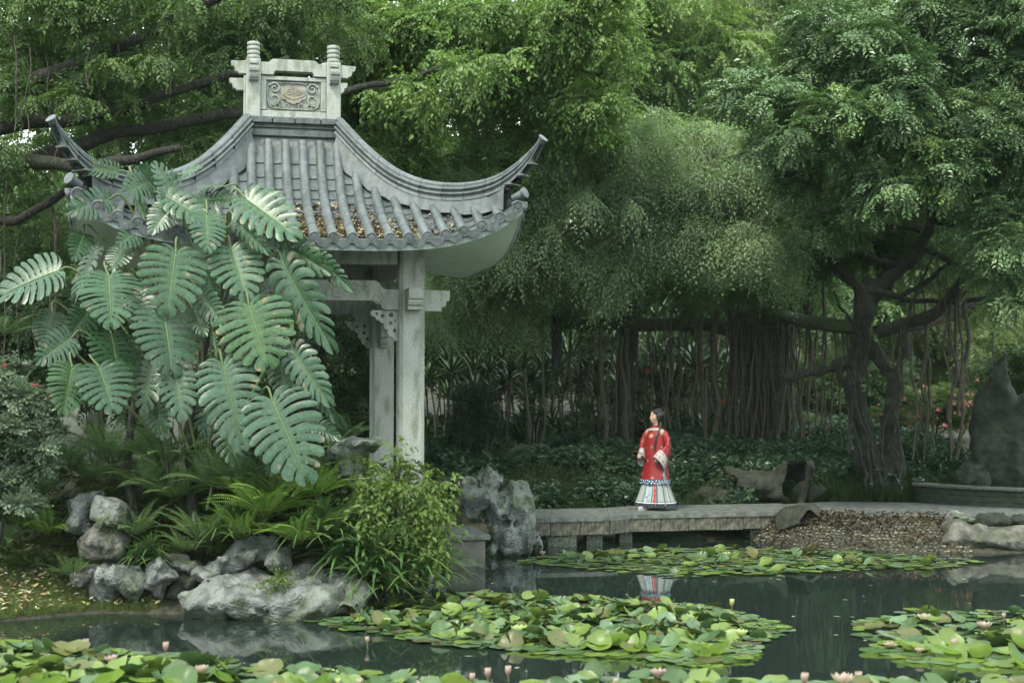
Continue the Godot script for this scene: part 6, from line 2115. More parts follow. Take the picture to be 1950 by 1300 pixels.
func build_lilies() -> void:
	var pads := []
	for k in 6:
		pads.append(pad_mesh(100 + k, [0.04, 0.10, 0.02, 0.25, 0.16, 0.06][k]))
	var cols := [["mid green", Color(0.042, 0.08, 0.025)], ["yellow-green", Color(0.098, 0.142, 0.028)], ["olive", Color(0.075, 0.078, 0.02)], ["pale green", Color(0.08, 0.125, 0.065)], ["brownish", Color(0.06, 0.055, 0.025)]]
	var pm := []
	for e in cols:
		var m := mat("lily_pad_" + str(pm.size()), (e[1] as Color).linear_to_srgb(), 0.42)
		m.resource_name = "lily_pad"
		m.backlight_enabled = true
		m.backlight = Color(0.5, 0.6, 0.25)
		m.metallic_specular = 0.48
		pm.append(m)
	var rest_mat := leaf_mat("lily_pad_far", 0.42, 0.5)
	rest_mat.metallic_specular = 0.48
	# px, py of the flower's foot, size, openness, colour, where
	var list := [[180, 1232, 0.085, 2, "narrow pink lily bud, leftmost in the near patch", "the narrow leftmost bud"], [228, 1262, 0.085, 1, "half-open pale pink lily, second from the left in the near patch", "the half-open lily second from left"], [278, 1250, 0.06, 0, "tiny white-pink lily among the near pads, left of the tall bud", "the tiny white lily by the tall bud"], [329, 1238, 0.085, 2, "tall pink bud standing above the pads before the flat boulder's reflection", "the tall pink bud"],
		[395, 1285, 0.10, 1, "plump half-open pink lily below the flat boulder's reflection", "the plump half-open lily"], [525, 1270, 0.105, 0, "wide open pink lily in the near patch under the flat boulder's right half", "the wide open near lily"], [637, 1282, 0.085, 0, "open white-pink lily at the edge of the near patch under the grooved boulder", "the open white-pink lily"], [650, 1308, 0.08, 2, "pink bud at the bottom edge under the open white-pink lily", "the bottom pink bud"], [690, 1306, 0.07, 2, "slim pale bud right beside the pink bud at the bottom edge", "the slim pale bud"],
		[822, 1304, 0.125, 0, "largest open pink lily at the bottom edge left of the picture's middle", "the largest open lily"], [900, 1296, 0.07, 2, "small pink bud right of the largest open lily", "the small bud beside the largest lily"], [930, 1288, 0.08, 2, "brownish closed bud standing tall near the bottom, left of the middle", "the tall brownish bud"], [968, 1284, 0.08, 2, "pale pink bud leaning over open water near the bottom middle", "the leaning pale bud"], [1248, 1292, 0.105, 1, "pink lily half open against dark water under the woman's reflection", "the lily under the woman's reflection"], [1168, 1306, 0.07, 2, "pale bud at the bottom edge left of the lily under the woman's reflection", "the pale bottom bud"],
		[1520, 1300, 0.09, 2, "yellowish closed bud, left one of the bottom right group", "the yellowish bud"], [1592, 1308, 0.13, 1, "fat pink lily at the bottom edge, right of the yellowish bud", "the fat pink lily"], [1622, 1298, 0.09, 2, "round pink bud standing beside the fat pink lily", "the round pink bud"], [988, 1208, 0.115, 1, "large creamy white lily in the front of the wide patch", "the large creamy lily"], [1745, 1178, 0.115, 0, "pointed pink lily highest in the right-edge clump", "the pointed highest lily"], [1856, 1200, 0.11, 1, "pink lily in the middle of the right-edge clump", "the clump's middle pink lily"], [1793, 1172, 0.06, 1, "small pink lily just right of the pointed one", "the small lily beside the pointed one"], [1800, 1232, 0.09, 2, "brown closed bud in front of the tilted pads of the right-edge clump", "the closed brown bud"], [1940, 1185, 0.07, 2, "pink bud at the very right edge of the clump", "the edge bud"], [1680, 1225, 0.07, 0, "pale pink flower low on the water left in the right-edge clump", "the low pale flower"], [1735, 1242, 0.06, 1, "tiny pink flower beneath the biggest tilted pads", "the tiny flower under the tilted pads"], [1892, 1176, 0.06, 2, "thin brown bud between the pink lilies of the right-edge clump", "the thin brown bud"],
		[1375, 1060, 0.10, 1, "white-pink lily in the far strip right of the woman", "the far strip's lily"], [1032, 1055, 0.07, 1, "small pinkish flower at the far strip's left end", "the far strip's left flower"], [1385, 1152, 0.08, 2, "greenish bud standing at the wide patch's far right", "the greenish bud"], [742, 1184, 0.06, 1, "tiny cream flower at the wide patch's left end", "the tiny cream flower"], [705, 1222, 0.06, 2, "lone pale bud in open water left of the wide patch", "the lone bud"], [1402, 1212, 0.09, 1, "cream flower at the wide patch's right end", "the patch's right cream flower"]]
	var patches := [
		["in the nearest patch", [[-80, 1205], [60, 1213], [200, 1228], [430, 1245], [560, 1262], [720, 1272], [900, 1290], [1000, 1296], [1000, 1330], [-80, 1330]], 360, 0.4, 130, 0.9],
		["along the bottom edge", [[1000, 1288], [1150, 1283], [1300, 1285], [1500, 1289], [1650, 1284], [1800, 1290], [2010, 1284], [2010, 1330], [1000, 1330]], 190, 0.45, 40, 0.9],
		["in the clump at the right edge", [[1600, 1190], [1640, 1165], [1720, 1152], [1830, 1156], [2010, 1150], [2010, 1258], [1860, 1262], [1740, 1252], [1650, 1232], [1640, 1210]], 220, 0.4, 60, 0.9],
		["in the wide patch at the rockery's foot", [[600, 1172], [690, 1135], [800, 1130], [900, 1120], [1050, 1128], [1200, 1136], [1330, 1144], [1430, 1165], [1495, 1188], [1440, 1212], [1415, 1245], [1330, 1258], [1180, 1240], [1050, 1236], [930, 1222], [830, 1218], [760, 1202], [660, 1188]], 950, 0.42, 70, 0.9],
		["in the far strip before the bridge", [[985, 1062], [1080, 1045], [1200, 1038], [1380, 1037], [1560, 1042], [1700, 1050], [1860, 1062], [1770, 1074], [1620, 1078], [1450, 1086], [1300, 1090], [1160, 1080], [1060, 1072]], 700, 0.14, 0, 0.85]]
	for pt in patches:
		var poly := in_patch(pt[1])
		var lo := poly[0]
		var hi := poly[0]
		for q in poly:
			lo = lo.min(q)
			hi = hi.max(q)
		var got := []
		var tries := 0
		while got.size() < pt[2] and tries < 30000:
			tries += 1
			var q := Vector2(rng.randf_range(lo.x, hi.x), rng.randf_range(lo.y, hi.y))
			if not Geometry2D.is_point_in_polygon(q, poly) or shore(q.x, q.y) > -0.05:
				continue
			var ok := true
			var gap := 0.10 if tries < 9000 else 0.07
			for h in got:
				if q.distance_squared_to(h) < gap * gap:
					ok = false
					break
			if ok:
				got.append(q)
		got.sort_custom(func(a, b): return a.y > b.y)
		var xs := []
		var cs := PackedColorArray()
		for i in got.size():
			var q: Vector2 = got[i]
			var rad := rng.randf_range(0.06, 0.115) * (1.3 if q.y > -14.2 and pt[5] > 0.86 else 1.0)
			var edge := 9.0
			for k in poly.size():
				edge = minf(edge, q.distance_to(Geometry2D.get_closest_point_to_segment(q, poly[k], poly[(k + 1) % poly.size()])))
			var up: bool = rng.randf() < pt[3] * smoothstep(0.05, 0.4, edge) * 1.25
			var y := 0.006 + 0.004 * (i % 5)
			var b := Basis(Vector3.UP, rng.randf() * TAU)
			if up:
				y = rng.randf_range(0.02, 0.08)
				var az := rng.randf() * TAU
				b = Basis(Vector3(cos(az), 0, sin(az)), rng.randf_range(0.15, 0.95) * (1.0 if rng.randf() < 0.8 else 0.4)) * b
			b = b.scaled_local(Vector3(rad, rad * (1.6 if up else 0.6), rad * rng.randf_range(0.88, 1.0)))
			var ci: int = [0, 0, 1, 1, 2, 3, 1, 0][rng.randi() % 8] if up else [0, 3, 0, 1, 1, 3, 3, 4][rng.randi() % 8]
			var at := Vector3(q.x, y, q.y)
			if i < pt[4]:
				var near := ""
				var dist := 1.1
				for e in list:
					var fp := G(e[0], e[1])
					var dd := Vector2(fp.x - q.x, fp.z - q.y)
					if dd.length() < dist:
						dist = dd.length()
						near = ("under " if dd.length() < 0.12 else ("left of " if dd.x > 0 else "right of ") if absf(dd.x) > absf(dd.y) else ("behind " if dd.y > 0 else "before ")) + e[5]
				var post := "tilted" if up else "flat"
				var say: String = near if near else pt[0]
				var o := single("lily_pad", pads[3 + rng.randi() % 2] if up else pads[[0, 1, 2, 5][rng.randi() % 4]], pm[ci], "%s %s lily pad %s" % [cols[ci][0], post, say], "lily pad", at, 0.0, "%s %s pads %s" % [cols[ci][0], post, say])
				o.basis = b
			else:
				xs.append(Transform3D(b, at))
				cs.append((cols[ci][1] as Color) * rng.randf_range(0.85, 1.2))
		if xs.size():
			var s := scatter("lily_pads", pads[1], rest_mat, self, xs, cs)
			tag(s, "mass of overlapping green and olive lily pads %s" % pt[0], "lily pads")
	# flowers
	var kinds := [lily_mesh(1.0, 0), lily_mesh(0.55, 1), lily_mesh(0.12, 2)]
	var cream: StandardMaterial3D = leaf_mat("cream_petal", 0.5, 0.7)
	cream.albedo_color = Color(1.0, 1.18, 0.85)
	var pink: StandardMaterial3D = leaf_mat("pink_petal", 0.5, 0.7)
	var stamen := mat("stamen", lin(0.55, 0.33, 0.04), 0.7)
	var stem := mat("lily_stem", lin(0.10, 0.10, 0.04), 0.6)
	for e in list:
		var p := G(e[0], e[1])
		e[2] *= 1.12
		var t := thing("lotus_bud" if e[3] == 2 else "water_lily", e[4], "flower", p, 0.0, "water lily flowers on the pond")
		t.name = numbered("lily_bud" if e[3] == 2 else "lily_flower", self)
		var h: float = 0.025 if e[3] == 0 else 0.05
		var s: float = e[2]
		var white: bool = "cream" in e[4] or "white" in e[4] or "greenish" in e[4]
		var names := ["outer_petals", "middle_petals", "inner_petals"]
		for w in 3:
			var o := put(names[w], kinds[e[3]][w], cream if white else pink, t, Vector3(0, h, 0), rng.randf() * TAU)
			o.scale = Vector3(s, s, s) if e[3] < 2 else Vector3(s * 0.9, s, s * 0.9)
			o.rotation.x = rng.randf_range(-0.12, 0.12)
		if e[3] == 0:
			var st := MB.new()
			for k in 14:
				var a := k * 2.4
				st.tube([Vector3(0, h, 0), Vector3(cos(a) * 0.018, h + s * 0.45, sin(a) * 0.018)], [0.003], 4)
			put("stamens", st.done(), stamen, t)
		var sm := MB.new()
		sm.tube([Vector3(0.02, -0.1, 0), Vector3(0, h * 0.5, 0), Vector3(0, h + 0.012, 0)], [0.006], 6)
		put("stalk", sm.done(), stem, t)
	# bits that float on the water
	var fm := MB.new()
	for k in 7:
		var a := TAU * k / 7
		fm.p(Vector3(cos(a) * 0.03, 0, sin(a) * 0.016))
	for k in range(1, 6):
		fm.tri(0, k, k + 1)
	var xs := []
	var cs := PackedColorArray()
	for i in 80:
		var px := rng.randf_range(850, 1950) if i % 4 else rng.randf_range(250, 900)
		var py := rng.randf_range(1085, 1290)
		var g := G(px, py)
		if shore(g.x, g.z) > -0.1:
			continue
		xs.append(Transform3D(Basis(Vector3.UP, rng.randf() * TAU).scaled(Vector3.ONE * rng.randf_range(0.3, 1.6)), g + Vector3(0, 0.006, 0)))
		cs.append(Color(0.18, 0.20, 0.15) * rng.randf_range(0.5, 1.2))
	for e in [[1560, 1187], [1580, 1186], [1600, 1188], [1590, 1240], [1610, 1238], [1640, 1237], [1670, 1262], [1470, 1205], [430, 1150], [400, 1156], [455, 1150]]:
		pass
	var fl := scatter("floating_litter", fm.done(), M.dry_leaf, self, xs, cs)
	tag(fl, "small pale leaf scraps and petals floating on the dark water", "litter")

# ------------------------------------------------------------------ the woman on the bridge
func flower_cloth(w: int, h: int, base: Color, motifs: int, r0: float, sd: int, petal: Color, leafc: Color) -> ImageTexture:
	var r := RandomNumberGenerator.new()
	r.seed = sd
	var im := Image.create(w, h, false, Image.FORMAT_RGB8)
	im.fill(base)
	var grid := int(sqrt(motifs * float(w) / h)) + 1
	var n := 0
	for gy in int(ceil(float(motifs) / grid)):
		for gx in grid:
			var cx: float = (gx + 0.5 + (0.5 if gy % 2 else 0.0) + r.randf_range(-0.15, 0.15)) * w / grid
			var cy: float = (gy + 0.5 + r.randf_range(-0.2, 0.2)) * h / ceil(float(motifs) / grid)
			for k in 4:
				var a := r.randf() * TAU
				disc(im, cx + cos(a) * r0 * 1.7, cy + sin(a) * r0 * 1.7, r0 * 0.45, leafc)
			for k in 5:
				var a := TAU * k / 5 + n
				disc(im, cx + cos(a) * r0 * 0.75, cy + sin(a) * r0 * 0.75, r0 * 0.55, petal * r.randf_range(0.85, 1.05))
			disc(im, cx, cy, r0 * 0.3, Color(0.75, 0.45, 0.35))
			n += 1
	return ImageTexture.create_from_image(im)

func disc(im: Image, cx: float, cy: float, r: float, c: Color) -> void:
	for y in range(int(cy - r), int(cy + r) + 1):
		for x in range(int(cx - r), int(cx + r) + 1):
			if Vector2(x - cx, y - cy).length() <= r and y >= 0 and y < im.get_height():
				im.set_pixel(posmod(x, im.get_width()), y, c)

func ring_at(y: float, rx: float, rz: float, c: Vector3, n: int, folds := 0.0, nf := 9.0, ph := 0.0) -> Array:
	var out := []
	for k in n:
		var a := TAU * k / n
		var q := 1.0 + folds * (sin(a * nf + ph) + 0.5 * sin(a * nf * 1.7 + ph * 2.0 + 1.0))
		out.append(Vector3(c.x + cos(a) * rx * q, y + c.y, c.z + sin(a) * rz * q))
	return out

func cloth_mat(called: String, tex: Texture2D, rough := 0.75) -> StandardMaterial3D:
	var m := mat(called, Color.WHITE, rough)
	m.albedo_texture = tex
	return m

func hand_mesh(m: MB, wrist: Transform3D, side: float) -> void:
	var prims := [["c", Vector3(0, -0.03, 0), Vector3(0, 0.02, 0), 0.024, 0.026], ["e", Vector3(0, 0.055, 0), Vector3(0.038, 0.045, 0.017)]]
	var lens := [0.066, 0.075, 0.07, 0.055]
	for k in 4:
		var x := (-0.028 + 0.019 * k) * side
		var a := Vector3(x, 0.085 - 0.004 * absf(k - 1.5), 0)
		var l: float = lens[k]
		var b := a + Vector3(x * 0.12, l * 0.42, 0.018)
		var c := b + Vector3(0, l * 0.12, 0.030)
		var d := c + Vector3(0, -l * 0.22, 0.014)
		prims.append(["c", a, b, 0.0095, 0.009])
		prims.append(["c", b, c, 0.009, 0.0085])
		prims.append(["c", c, d, 0.0085, 0.0075])
	prims.append(["c", Vector3(-0.03 * side, 0.03, 0.004), Vector3(-0.05 * side, 0.06, 0.022), 0.013, 0.010])
	prims.append(["c", Vector3(-0.05 * side, 0.06, 0.022), Vector3(-0.035 * side, 0.085, 0.04), 0.010, 0.008])
	var h := nets(prims, 0.0042, 0.012)
	var first := m.v.size()
	m.col = Color(0.36, 0.225, 0.165)
	for q in h.v:
		m.p(wrist * (q * 0.86))
	for i in h.ix:
		m.ix.append(first + i)

func build_person() -> void:
	var feet := P(1243, 962.5, 24.1)
	var t := thing("person", "woman in a red embroidered coat and white pleated skirt walking on the bridge", "person", Vector3(feet.x, 0.47, -24.1), -0.74)
	# body: one surface - torso, limbs, then neck and head, then hands
	var body := MB.new()
	var skinc := Color(0.36, 0.225, 0.165)
	body.col = skinc
	var prims := [["c", Vector3(0, 0.92, 0), Vector3(0, 1.22, 0), 0.12, 0.13], ["c", Vector3(-0.13, 1.31, 0), Vector3(0.13, 1.31, 0), 0.055, 0.055], ["c", Vector3(0, 1.3, -0.01), Vector3(0, 1.47, 0.0), 0.052, 0.046],
		["c", Vector3(-0.08, 0.9, 0), Vector3(-0.07, 0.48, 0.14), 0.085, 0.055], ["c", Vector3(-0.07, 0.48, 0.14), Vector3(-0.06, 0.09, 0.2), 0.052, 0.036], ["c", Vector3(-0.06, 0.07, 0.19), Vector3(-0.065, 0.04, 0.30), 0.036, 0.03],
		["c", Vector3(0.08, 0.9, 0), Vector3(0.09, 0.48, -0.04), 0.085, 0.055], ["c", Vector3(0.09, 0.48, -0.04), Vector3(0.1, 0.13, -0.26), 0.052, 0.036], ["c", Vector3(0.1, 0.11, -0.27), Vector3(0.105, 0.045, -0.18), 0.036, 0.03],
		["c", Vector3(0.17, 1.29, 0), Vector3(0.26, 1.07, -0.04), 0.045, 0.04], ["c", Vector3(0.26, 1.07, -0.04), Vector3(0.21, 0.90, 0.14), 0.04, 0.026],
		["c", Vector3(-0.17, 1.29, 0), Vector3(-0.25, 1.08, 0.0), 0.045, 0.04], ["c", Vector3(-0.25, 1.08, 0.0), Vector3(-0.17, 0.95, 0.18), 0.04, 0.026]]
	var tor := nets(prims, 0.02, 0.05)
	body = tor
	for i in body.c.size():
		body.c[i] = skinc
	body.col = skinc
	hand_mesh(body, Transform3D(aim(Vector3(-0.3, -0.2, 0.9), 0.2) * Basis(Vector3.RIGHT, PI / 2), Vector3(0.205, 0.89, 0.16)), 1.0)
	hand_mesh(body, Transform3D(aim(Vector3(0.2, -0.25, 0.9), -0.2) * Basis(Vector3.RIGHT, PI / 2), Vector3(-0.165, 0.945, 0.2)), -1.0)
	var hx := Transform3D(Basis(Vector3.UP, -0.18) * Basis(Vector3.RIGHT, -0.03), Vector3(0, 1.565, 0.015))
	var hp := [["e", Vector3(0, 0.03, -0.012), Vector3(0.074, 0.088, 0.092)], ["e", Vector3(0, -0.03, 0.018), Vector3(0.060, 0.082, 0.066)], ["e", Vector3(0, -0.088, 0.046), Vector3(0.028, 0.022, 0.026)], ["c", Vector3(0, 0.006, 0.084), Vector3(0, -0.028, 0.098), 0.007, 0.0105],
		["e", Vector3(0, -0.056, 0.082), Vector3(0.020, 0.006, 0.008)], ["e", Vector3(0, -0.066, 0.080), Vector3(0.017, 0.006, 0.008)], ["e", Vector3(0.034, -0.022, 0.058), Vector3(0.026, 0.028, 0.024)], ["e", Vector3(-0.034, -0.022, 0.058), Vector3(0.026, 0.028, 0.024)],
		["e", Vector3(0.074, -0.012, -0.005), Vector3(0.010, 0.028, 0.017)], ["e", Vector3(-0.074, -0.012, -0.005), Vector3(0.010, 0.028, 0.017)], ["c", Vector3(0, -0.08, -0.01), Vector3(0, -0.14, -0.02), 0.048, 0.048]]
	var head := nets(hp, 0.0052, 0.018)
	var first := body.v.size()
	for q in head.v:
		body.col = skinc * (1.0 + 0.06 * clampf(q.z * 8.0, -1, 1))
		if q.z > 0.06:
			var ex := absf(absf(q.x) - 0.031)
			if pow(ex / 0.0135, 2) + pow((q.y - 0.004) / 0.0055, 2) < 1.0:
				body.col = Color(0.03, 0.02, 0.018)
			elif pow(ex / 0.018, 2) + pow((q.y - 0.026 + ex * 0.15) / 0.0042, 2) < 1.0:
				body.col = Color(0.09, 0.05, 0.04)
			elif pow(q.x / 0.021, 2) + pow((q.y + 0.061) / 0.0105, 2) < 1.0:
				body.col = Color(0.45, 0.09, 0.09)
		body.p(hx * q)
	for i in head.ix:
		body.ix.append(first + i)
	var skin_mat := mat("skin", Color.WHITE, 0.55)
	skin_mat.vertex_color_use_as_albedo = true
	put("body", body.done(false, true), skin_mat, t)
	# hair
	var hair := [["e", Vector3(0, 0.052, -0.028), Vector3(0.087, 0.084, 0.094)], ["e", Vector3(0.070, 0.005, -0.028), Vector3(0.024, 0.072, 0.055)], ["e", Vector3(-0.070, 0.005, -0.028), Vector3(0.024, 0.072, 0.055)], ["e", Vector3(0, -0.04, -0.075), Vector3(0.06, 0.075, 0.05)],
		["e", Vector3(0.045, 0.045, -0.12), Vector3(0.055, 0.065, 0.05)], ["e", Vector3(0.085, 0.03, -0.06), Vector3(0.03, 0.05, 0.045)], ["e", Vector3(0.03, 0.10, -0.07), Vector3(0.05, 0.045, 0.05)], ["e", Vector3(0.045, 0.075, 0.035), Vector3(0.04, 0.032, 0.035)], ["e", Vector3(-0.04, 0.078, 0.032), Vector3(0.038, 0.03, 0.035)]]
	var hm := nets(hair, 0.008, 0.02, 0.003, 22.0, 0.0)
	hm.xf = Transform3D()
	for i in hm.v.size():
		hm.v[i] = hx * hm.v[i]
	var hair_mat := mat("hair", lin(0.012, 0.011, 0.012), 0.4)
	var hr := put("hair", hm.done(), hair_mat, t)
	var pin := MB.new()
	pin.tube([hx * Vector3(-0.04, 0.10, -0.10), hx * Vector3(0.13, 0.155, -0.10)], [0.003], 5)
	pin.tube([hx * Vector3(0.09, 0.06, -0.15), hx * Vector3(0.11, 0.14, -0.13), hx * Vector3(0.10, 0.17, -0.10)], [0.004], 5)
	put("hair_pin", pin.done(), M.tile_1, hr)
	var blue := MB.new()
	blue.lathe([Vector2(0, -0.02), Vector2(0.018, -0.01), Vector2(0.018, 0.01), Vector2(0, 0.02)], hx * Vector3(0.085, 0.03, -0.075), 8)
	put("hair_flower", blue.done(), mat("blue_silk", lin(0.02, 0.04, 0.16), 0.6), hr)
	var br := MB.new()
	var path := smooth_path([Vector3(0.075, 1.47, -0.05), Vector3(0.125, 1.36, 0.03), Vector3(0.12, 1.25, 0.125), Vector3(0.105, 1.12, 0.155), Vector3(0.10, 1.0, 0.165)], 6)
	var rad := []
	for i in path.size():
		rad.append(lerpf(0.022, 0.013, float(i) / path.size()) * (1.0 + 0.16 * sin(i * 2.1)))
	br.tube(path, rad, 8)
	put("braid", br.done(), hair_mat, hr)
	# coat
	var red := Color(0.47, 0.012, 0.04)
	var cloth := flower_cloth(512, 512, red, 40, 8.0, 5, Color(0.55, 0.38, 0.34), Color(0.36, 0.15, 0.13))
	var coat_mat := cloth_mat("red_silk", cloth, 0.6)
	var coat := MB.new()
	var rings := []
	for e in [[0.47, 0.285, 0.225, 0.045], [0.60, 0.262, 0.205, 0.035], [0.75, 0.236, 0.18, 0.04], [0.92, 0.21, 0.156, 0.03], [1.08, 0.198, 0.143, 0.018], [1.2, 0.184, 0.13, 0.014], [1.28, 0.172, 0.115, 0.003], [1.335, 0.138, 0.09, 0.0], [1.365, 0.095, 0.072, 0.0], [1.385, 0.062, 0.06, 0.0]]:
		rings.append(ring_at(e[0], e[1], e[2], Vector3(0.0, 0, 0.0), 44, e[3], 5.0, 0.7))
	coat.skin(rings)
	var ct := put("coat", coat.done(true), coat_mat, t)
	# collar
	var co := MB.new()
	co.skin([ring_at(1.372, 0.068, 0.066, Vector3.ZERO, 20), ring_at(1.425, 0.058, 0.056, Vector3(0, 0, 0.004), 20), ring_at(1.425, 0.052, 0.05, Vector3(0, 0, 0.004), 20)])
	var plain_red := mat("red_band", red, 0.6)
	put("collar", co.done(), plain_red, ct)
	var white_pat := flower_cloth(256, 64, Color(0.57, 0.56, 0.55), 24, 3.5, 9, Color(0.60, 0.25, 0.27), Color(0.40, 0.40, 0.44))
	var band := cloth_mat("cuff_silk", white_pat, 0.7)
	var blue_pat := flower_cloth(512, 32, Color(0.09, 0.15, 0.25), 60, 3.5, 12, Color(0.74, 0.80, 0.84), Color(0.42, 0.56, 0.66))
	var trim := cloth_mat("blue_trim", blue_pat, 0.7)
	var yoke := MB.new()
	yoke.skin([ring_at(1.337, 0.143, 0.096, Vector3(0, 0, 0.008), 40), ring_at(1.352, 0.122, 0.086, Vector3(0, 0, 0.006), 40), ring_at(1.375, 0.088, 0.078, Vector3(0, 0.004, 0.003), 40)])
	put("collar_border", yoke.done(true), band, ct)
	var tr := MB.new()
	rings = []
	for e in [[0.435, 0.298, 0.238, 0.045], [0.47, 0.294, 0.233, 0.045], [0.515, 0.283, 0.223, 0.041]]:
		rings.append(ring_at(e[0], e[1], e[2], Vector3.ZERO, 44, e[3], 5.0, 0.7))
	tr.skin(rings)
	put("hem_trim", tr.done(true), trim, ct)
	var sl := MB.new()
	var left := []
	var right := []
	for k in 9:
		var y := lerpf(0.45, 0.98, k / 8.0)
		var rx := lerpf(0.30, 0.212, k / 8.0)
		var rz := lerpf(0.24, 0.158, k / 8.0)
		var a0 := 0.30
		var fo := lerpf(0.045, 0.015, k / 8.0)
		for q in 2:
			var a := a0 + 0.22 * q
			var w := 1.02 + fo * (sin(a * 5.0 + 0.7) + 0.5 * sin(a * 8.5 + 2.4))
			(left if q == 0 else right).append(Vector3(cos(a) * rx * w, y, sin(a) * rz * w))
	sl.skin([left, right], false)
	put("slit_trim", sl.done(true), trim, ct)
	# sleeves
	for s in [1.0, -1.0]:
		var pts := [Vector3(0.12 * s, 1.315, 0), Vector3(0.175 * s, 1.28, -0.005), Vector3(0.225 * s, 1.19, -0.02), Vector3(0.262 * s, 1.09, -0.02), Vector3(0.27 * s, 1.01, 0.03), Vector3(0.245 * s, 0.955, 0.095)] if s > 0 else [Vector3(-0.12, 1.315, 0), Vector3(-0.175, 1.28, 0), Vector3(-0.22, 1.2, 0.0), Vector3(-0.25, 1.11, 0.02), Vector3(-0.24, 1.04, 0.08), Vector3(-0.205, 0.99, 0.135)]
		var sm := MB.new()
		var rr := [0.055, 0.078, 0.085, 0.092, 0.105, 0.118] if s > 0 else [0.055, 0.075, 0.08, 0.08, 0.085, 0.09]
		var sring := []
		var last: Basis
		for i in pts.size():
			var d: Vector3 = (pts[mini(i + 1, 5)] - pts[maxi(i - 1, 0)]).normalized()
			last = aim(d, 0)
			var ring := []
			for k in 20:
				var a := TAU * k / 20
				ring.append(pts[i] + last.x * cos(a) * rr[i] * 0.62 + last.y * sin(a) * rr[i] * (1.0 + 0.04 * sin(a * 4.0 + i)) - Vector3(0, rr[i] * 0.28 * (i / 5.0), 0))
			sring.append(ring)
		sm.skin(sring)
		var so := put("sleeve", sm.done(true), coat_mat, ct)
		var cm := MB.new()
		var cr := []
		var out := (pts[5] - pts[4]).normalized() as Vector3
		for e in [[-0.004, 1.03], [0.05, 1.2], [0.125, 1.38], [0.12, 1.3]]:
			var ring := []
			for k in 20:
				var a := TAU * k / 20
				ring.append(pts[5] + out * e[0] + last.x * cos(a) * rr[5] * 0.62 * e[1] + last.y * sin(a) * rr[5] * e[1] * (1.0 + 0.05 * sin(a * 3.0 + s)) - Vector3(0, rr[5] * 0.28 + e[0] * 0.55, 0))
			cr.append(ring)
		cm.skin(cr)
		put("cuff", cm.done(true), band, so)
	# skirt
	var im := Image.create(1024, 256, false, Image.FORMAT_RGB8)
	im.fill(Color(0.52, 0.54, 0.53))
	var navy := Color(0.06, 0.08, 0.15)
	for k in 16:   # dark pleat lines
		im.fill_rect(Rect2i(k * 64 + 20, 0, 7, 256), Color(0.13, 0.17, 0.24))
		im.fill_rect(Rect2i(k * 64 + 44, 0, 2, 256), Color(0.55, 0.58, 0.60))
	im.fill_rect(Rect2i(205, 0, 78, 256), Color(0.58, 0.6, 0.6))
	var r := RandomNumberGenerator.new()
	r.seed = 4
	for k in 90:
		disc(im, 210 + r.randf() * 68, 60 + r.randf() * 165, r.randf_range(2.0, 5.5), Color(0.28, 0.36, 0.45).lerp(Color(0.5, 0.6, 0.68), r.randf()))
	im.fill_rect(Rect2i(196, 0, 8, 256), navy)
	im.fill_rect(Rect2i(168, 0, 20, 256), Color(0.62, 0.12, 0.15))
	for k in 14:
		disc(im, 172 + r.randf() * 12, r.randf() * 240, 2.5, Color(0.80, 0.62, 0.58))
	im.fill_rect(Rect2i(160, 0, 7, 256), navy)
	im.fill_rect(Rect2i(286, 0, 7, 256), navy)
	im.fill_rect(Rect2i(0, 0, 1024, 32), navy)
	im.fill_rect(Rect2i(0, 37, 1024, 5), Color(0.85, 0.86, 0.85))
	im.fill_rect(Rect2i(0, 45, 1024, 6), navy)
	im.flip_y()
	im.flip_y()
	var sk := MB.new()
	rings = []
	for e in [[0.07, 0.40, 0.335, 0.04], [0.15, 0.368, 0.305, 0.036], [0.28, 0.315, 0.258, 0.03], [0.42, 0.268, 0.212, 0.025], [0.58, 0.23, 0.17, 0.012], [0.8, 0.16, 0.13, 0.0]]:
		rings.append(ring_at(e[0], e[1], e[2], Vector3(0, 0, 0.0), 128, e[3], 16.0, 0.3))
	sk.skin(rings)
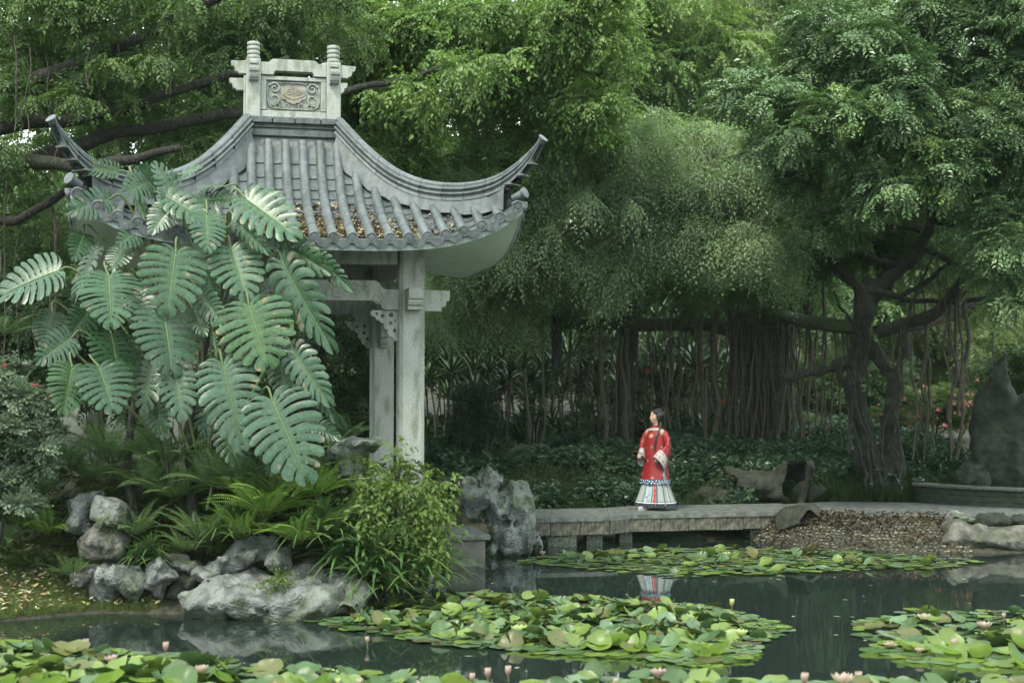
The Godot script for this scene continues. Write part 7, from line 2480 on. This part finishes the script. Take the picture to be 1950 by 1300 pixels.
	put("skirt", sk.done(true), cloth_mat("skirt_cloth", ImageTexture.create_from_image(im), 0.75), t)
	for e in [[0.52, 0.05], [1.0, 0.03]]:   # ribbons hanging over the skirt
		var rb := MB.new()
		var a: float = e[0]
		var l := []
		var q := []
		for k in 6:
			var y := lerpf(0.08, 0.50, k / 5.0)
			var rx := lerpf(0.42, 0.285, k / 5.0)
			l.append(Vector3(cos(a) * rx, y, sin(a) * rx * 0.83))
			q.append(Vector3(cos(a + e[1]) * rx, y, sin(a + e[1]) * rx * 0.83))
		rb.skin([l, q], false)
		put("ribbon", rb.done(true), trim, t)
	# shoes
	var shoe_mat := mat("white_canvas", lin(0.30, 0.30, 0.28), 0.8)
	var sole := mat("rubber", lin(0.25, 0.245, 0.23), 0.85)
	for e in [[Vector3(-0.062, 0.0, 0.30), 0.0], [Vector3(0.115, 0.04, -0.27), 0.42]]:
		var so := Node3D.new()
		so.name = numbered("shoe", t)
		t.add_child(so)
		so.position = e[0]
		so.rotation.x = e[1]
		put("upper", nets([["e", Vector3(0, 0.045, -0.05), Vector3(0.038, 0.05, 0.06)], ["e", Vector3(0, 0.035, 0.05), Vector3(0.042, 0.035, 0.085)]], 0.01, 0.03).done(), shoe_mat, so)
		var s2 := MB.new()
		var rs := []
		for y in [0.0, 0.022, 0.022]:
			var ring := []
			for k in 20:
				var a := TAU * k / 20
				ring.append(Vector3(cos(a) * 0.045 * (0.9 if y > 0.0 and rs.size() == 2 else 1.0), y, sin(a) * 0.13 + 0.01))
			rs.append(ring)
		s2.skin(rs)
		put("sole", s2.done(), sole, so)
	t.scale = Vector3(0.94, 1.0, 0.94)
	var stick := thing("fan_stick", "thin dark red stick held between the woman's hands", "stick", t.position, t.rotation.y)
	var st := MB.new()
	st.tube([Vector3(-0.24, 1.0, 0.29), Vector3(0.0, 0.93, 0.275), Vector3(0.23, 0.86, 0.26)], [0.006, 0.007, 0.008], 8)
	put("handle", st.done(), mat("red_lacquer", lin(0.10, 0.012, 0.012), 0.4), stick)
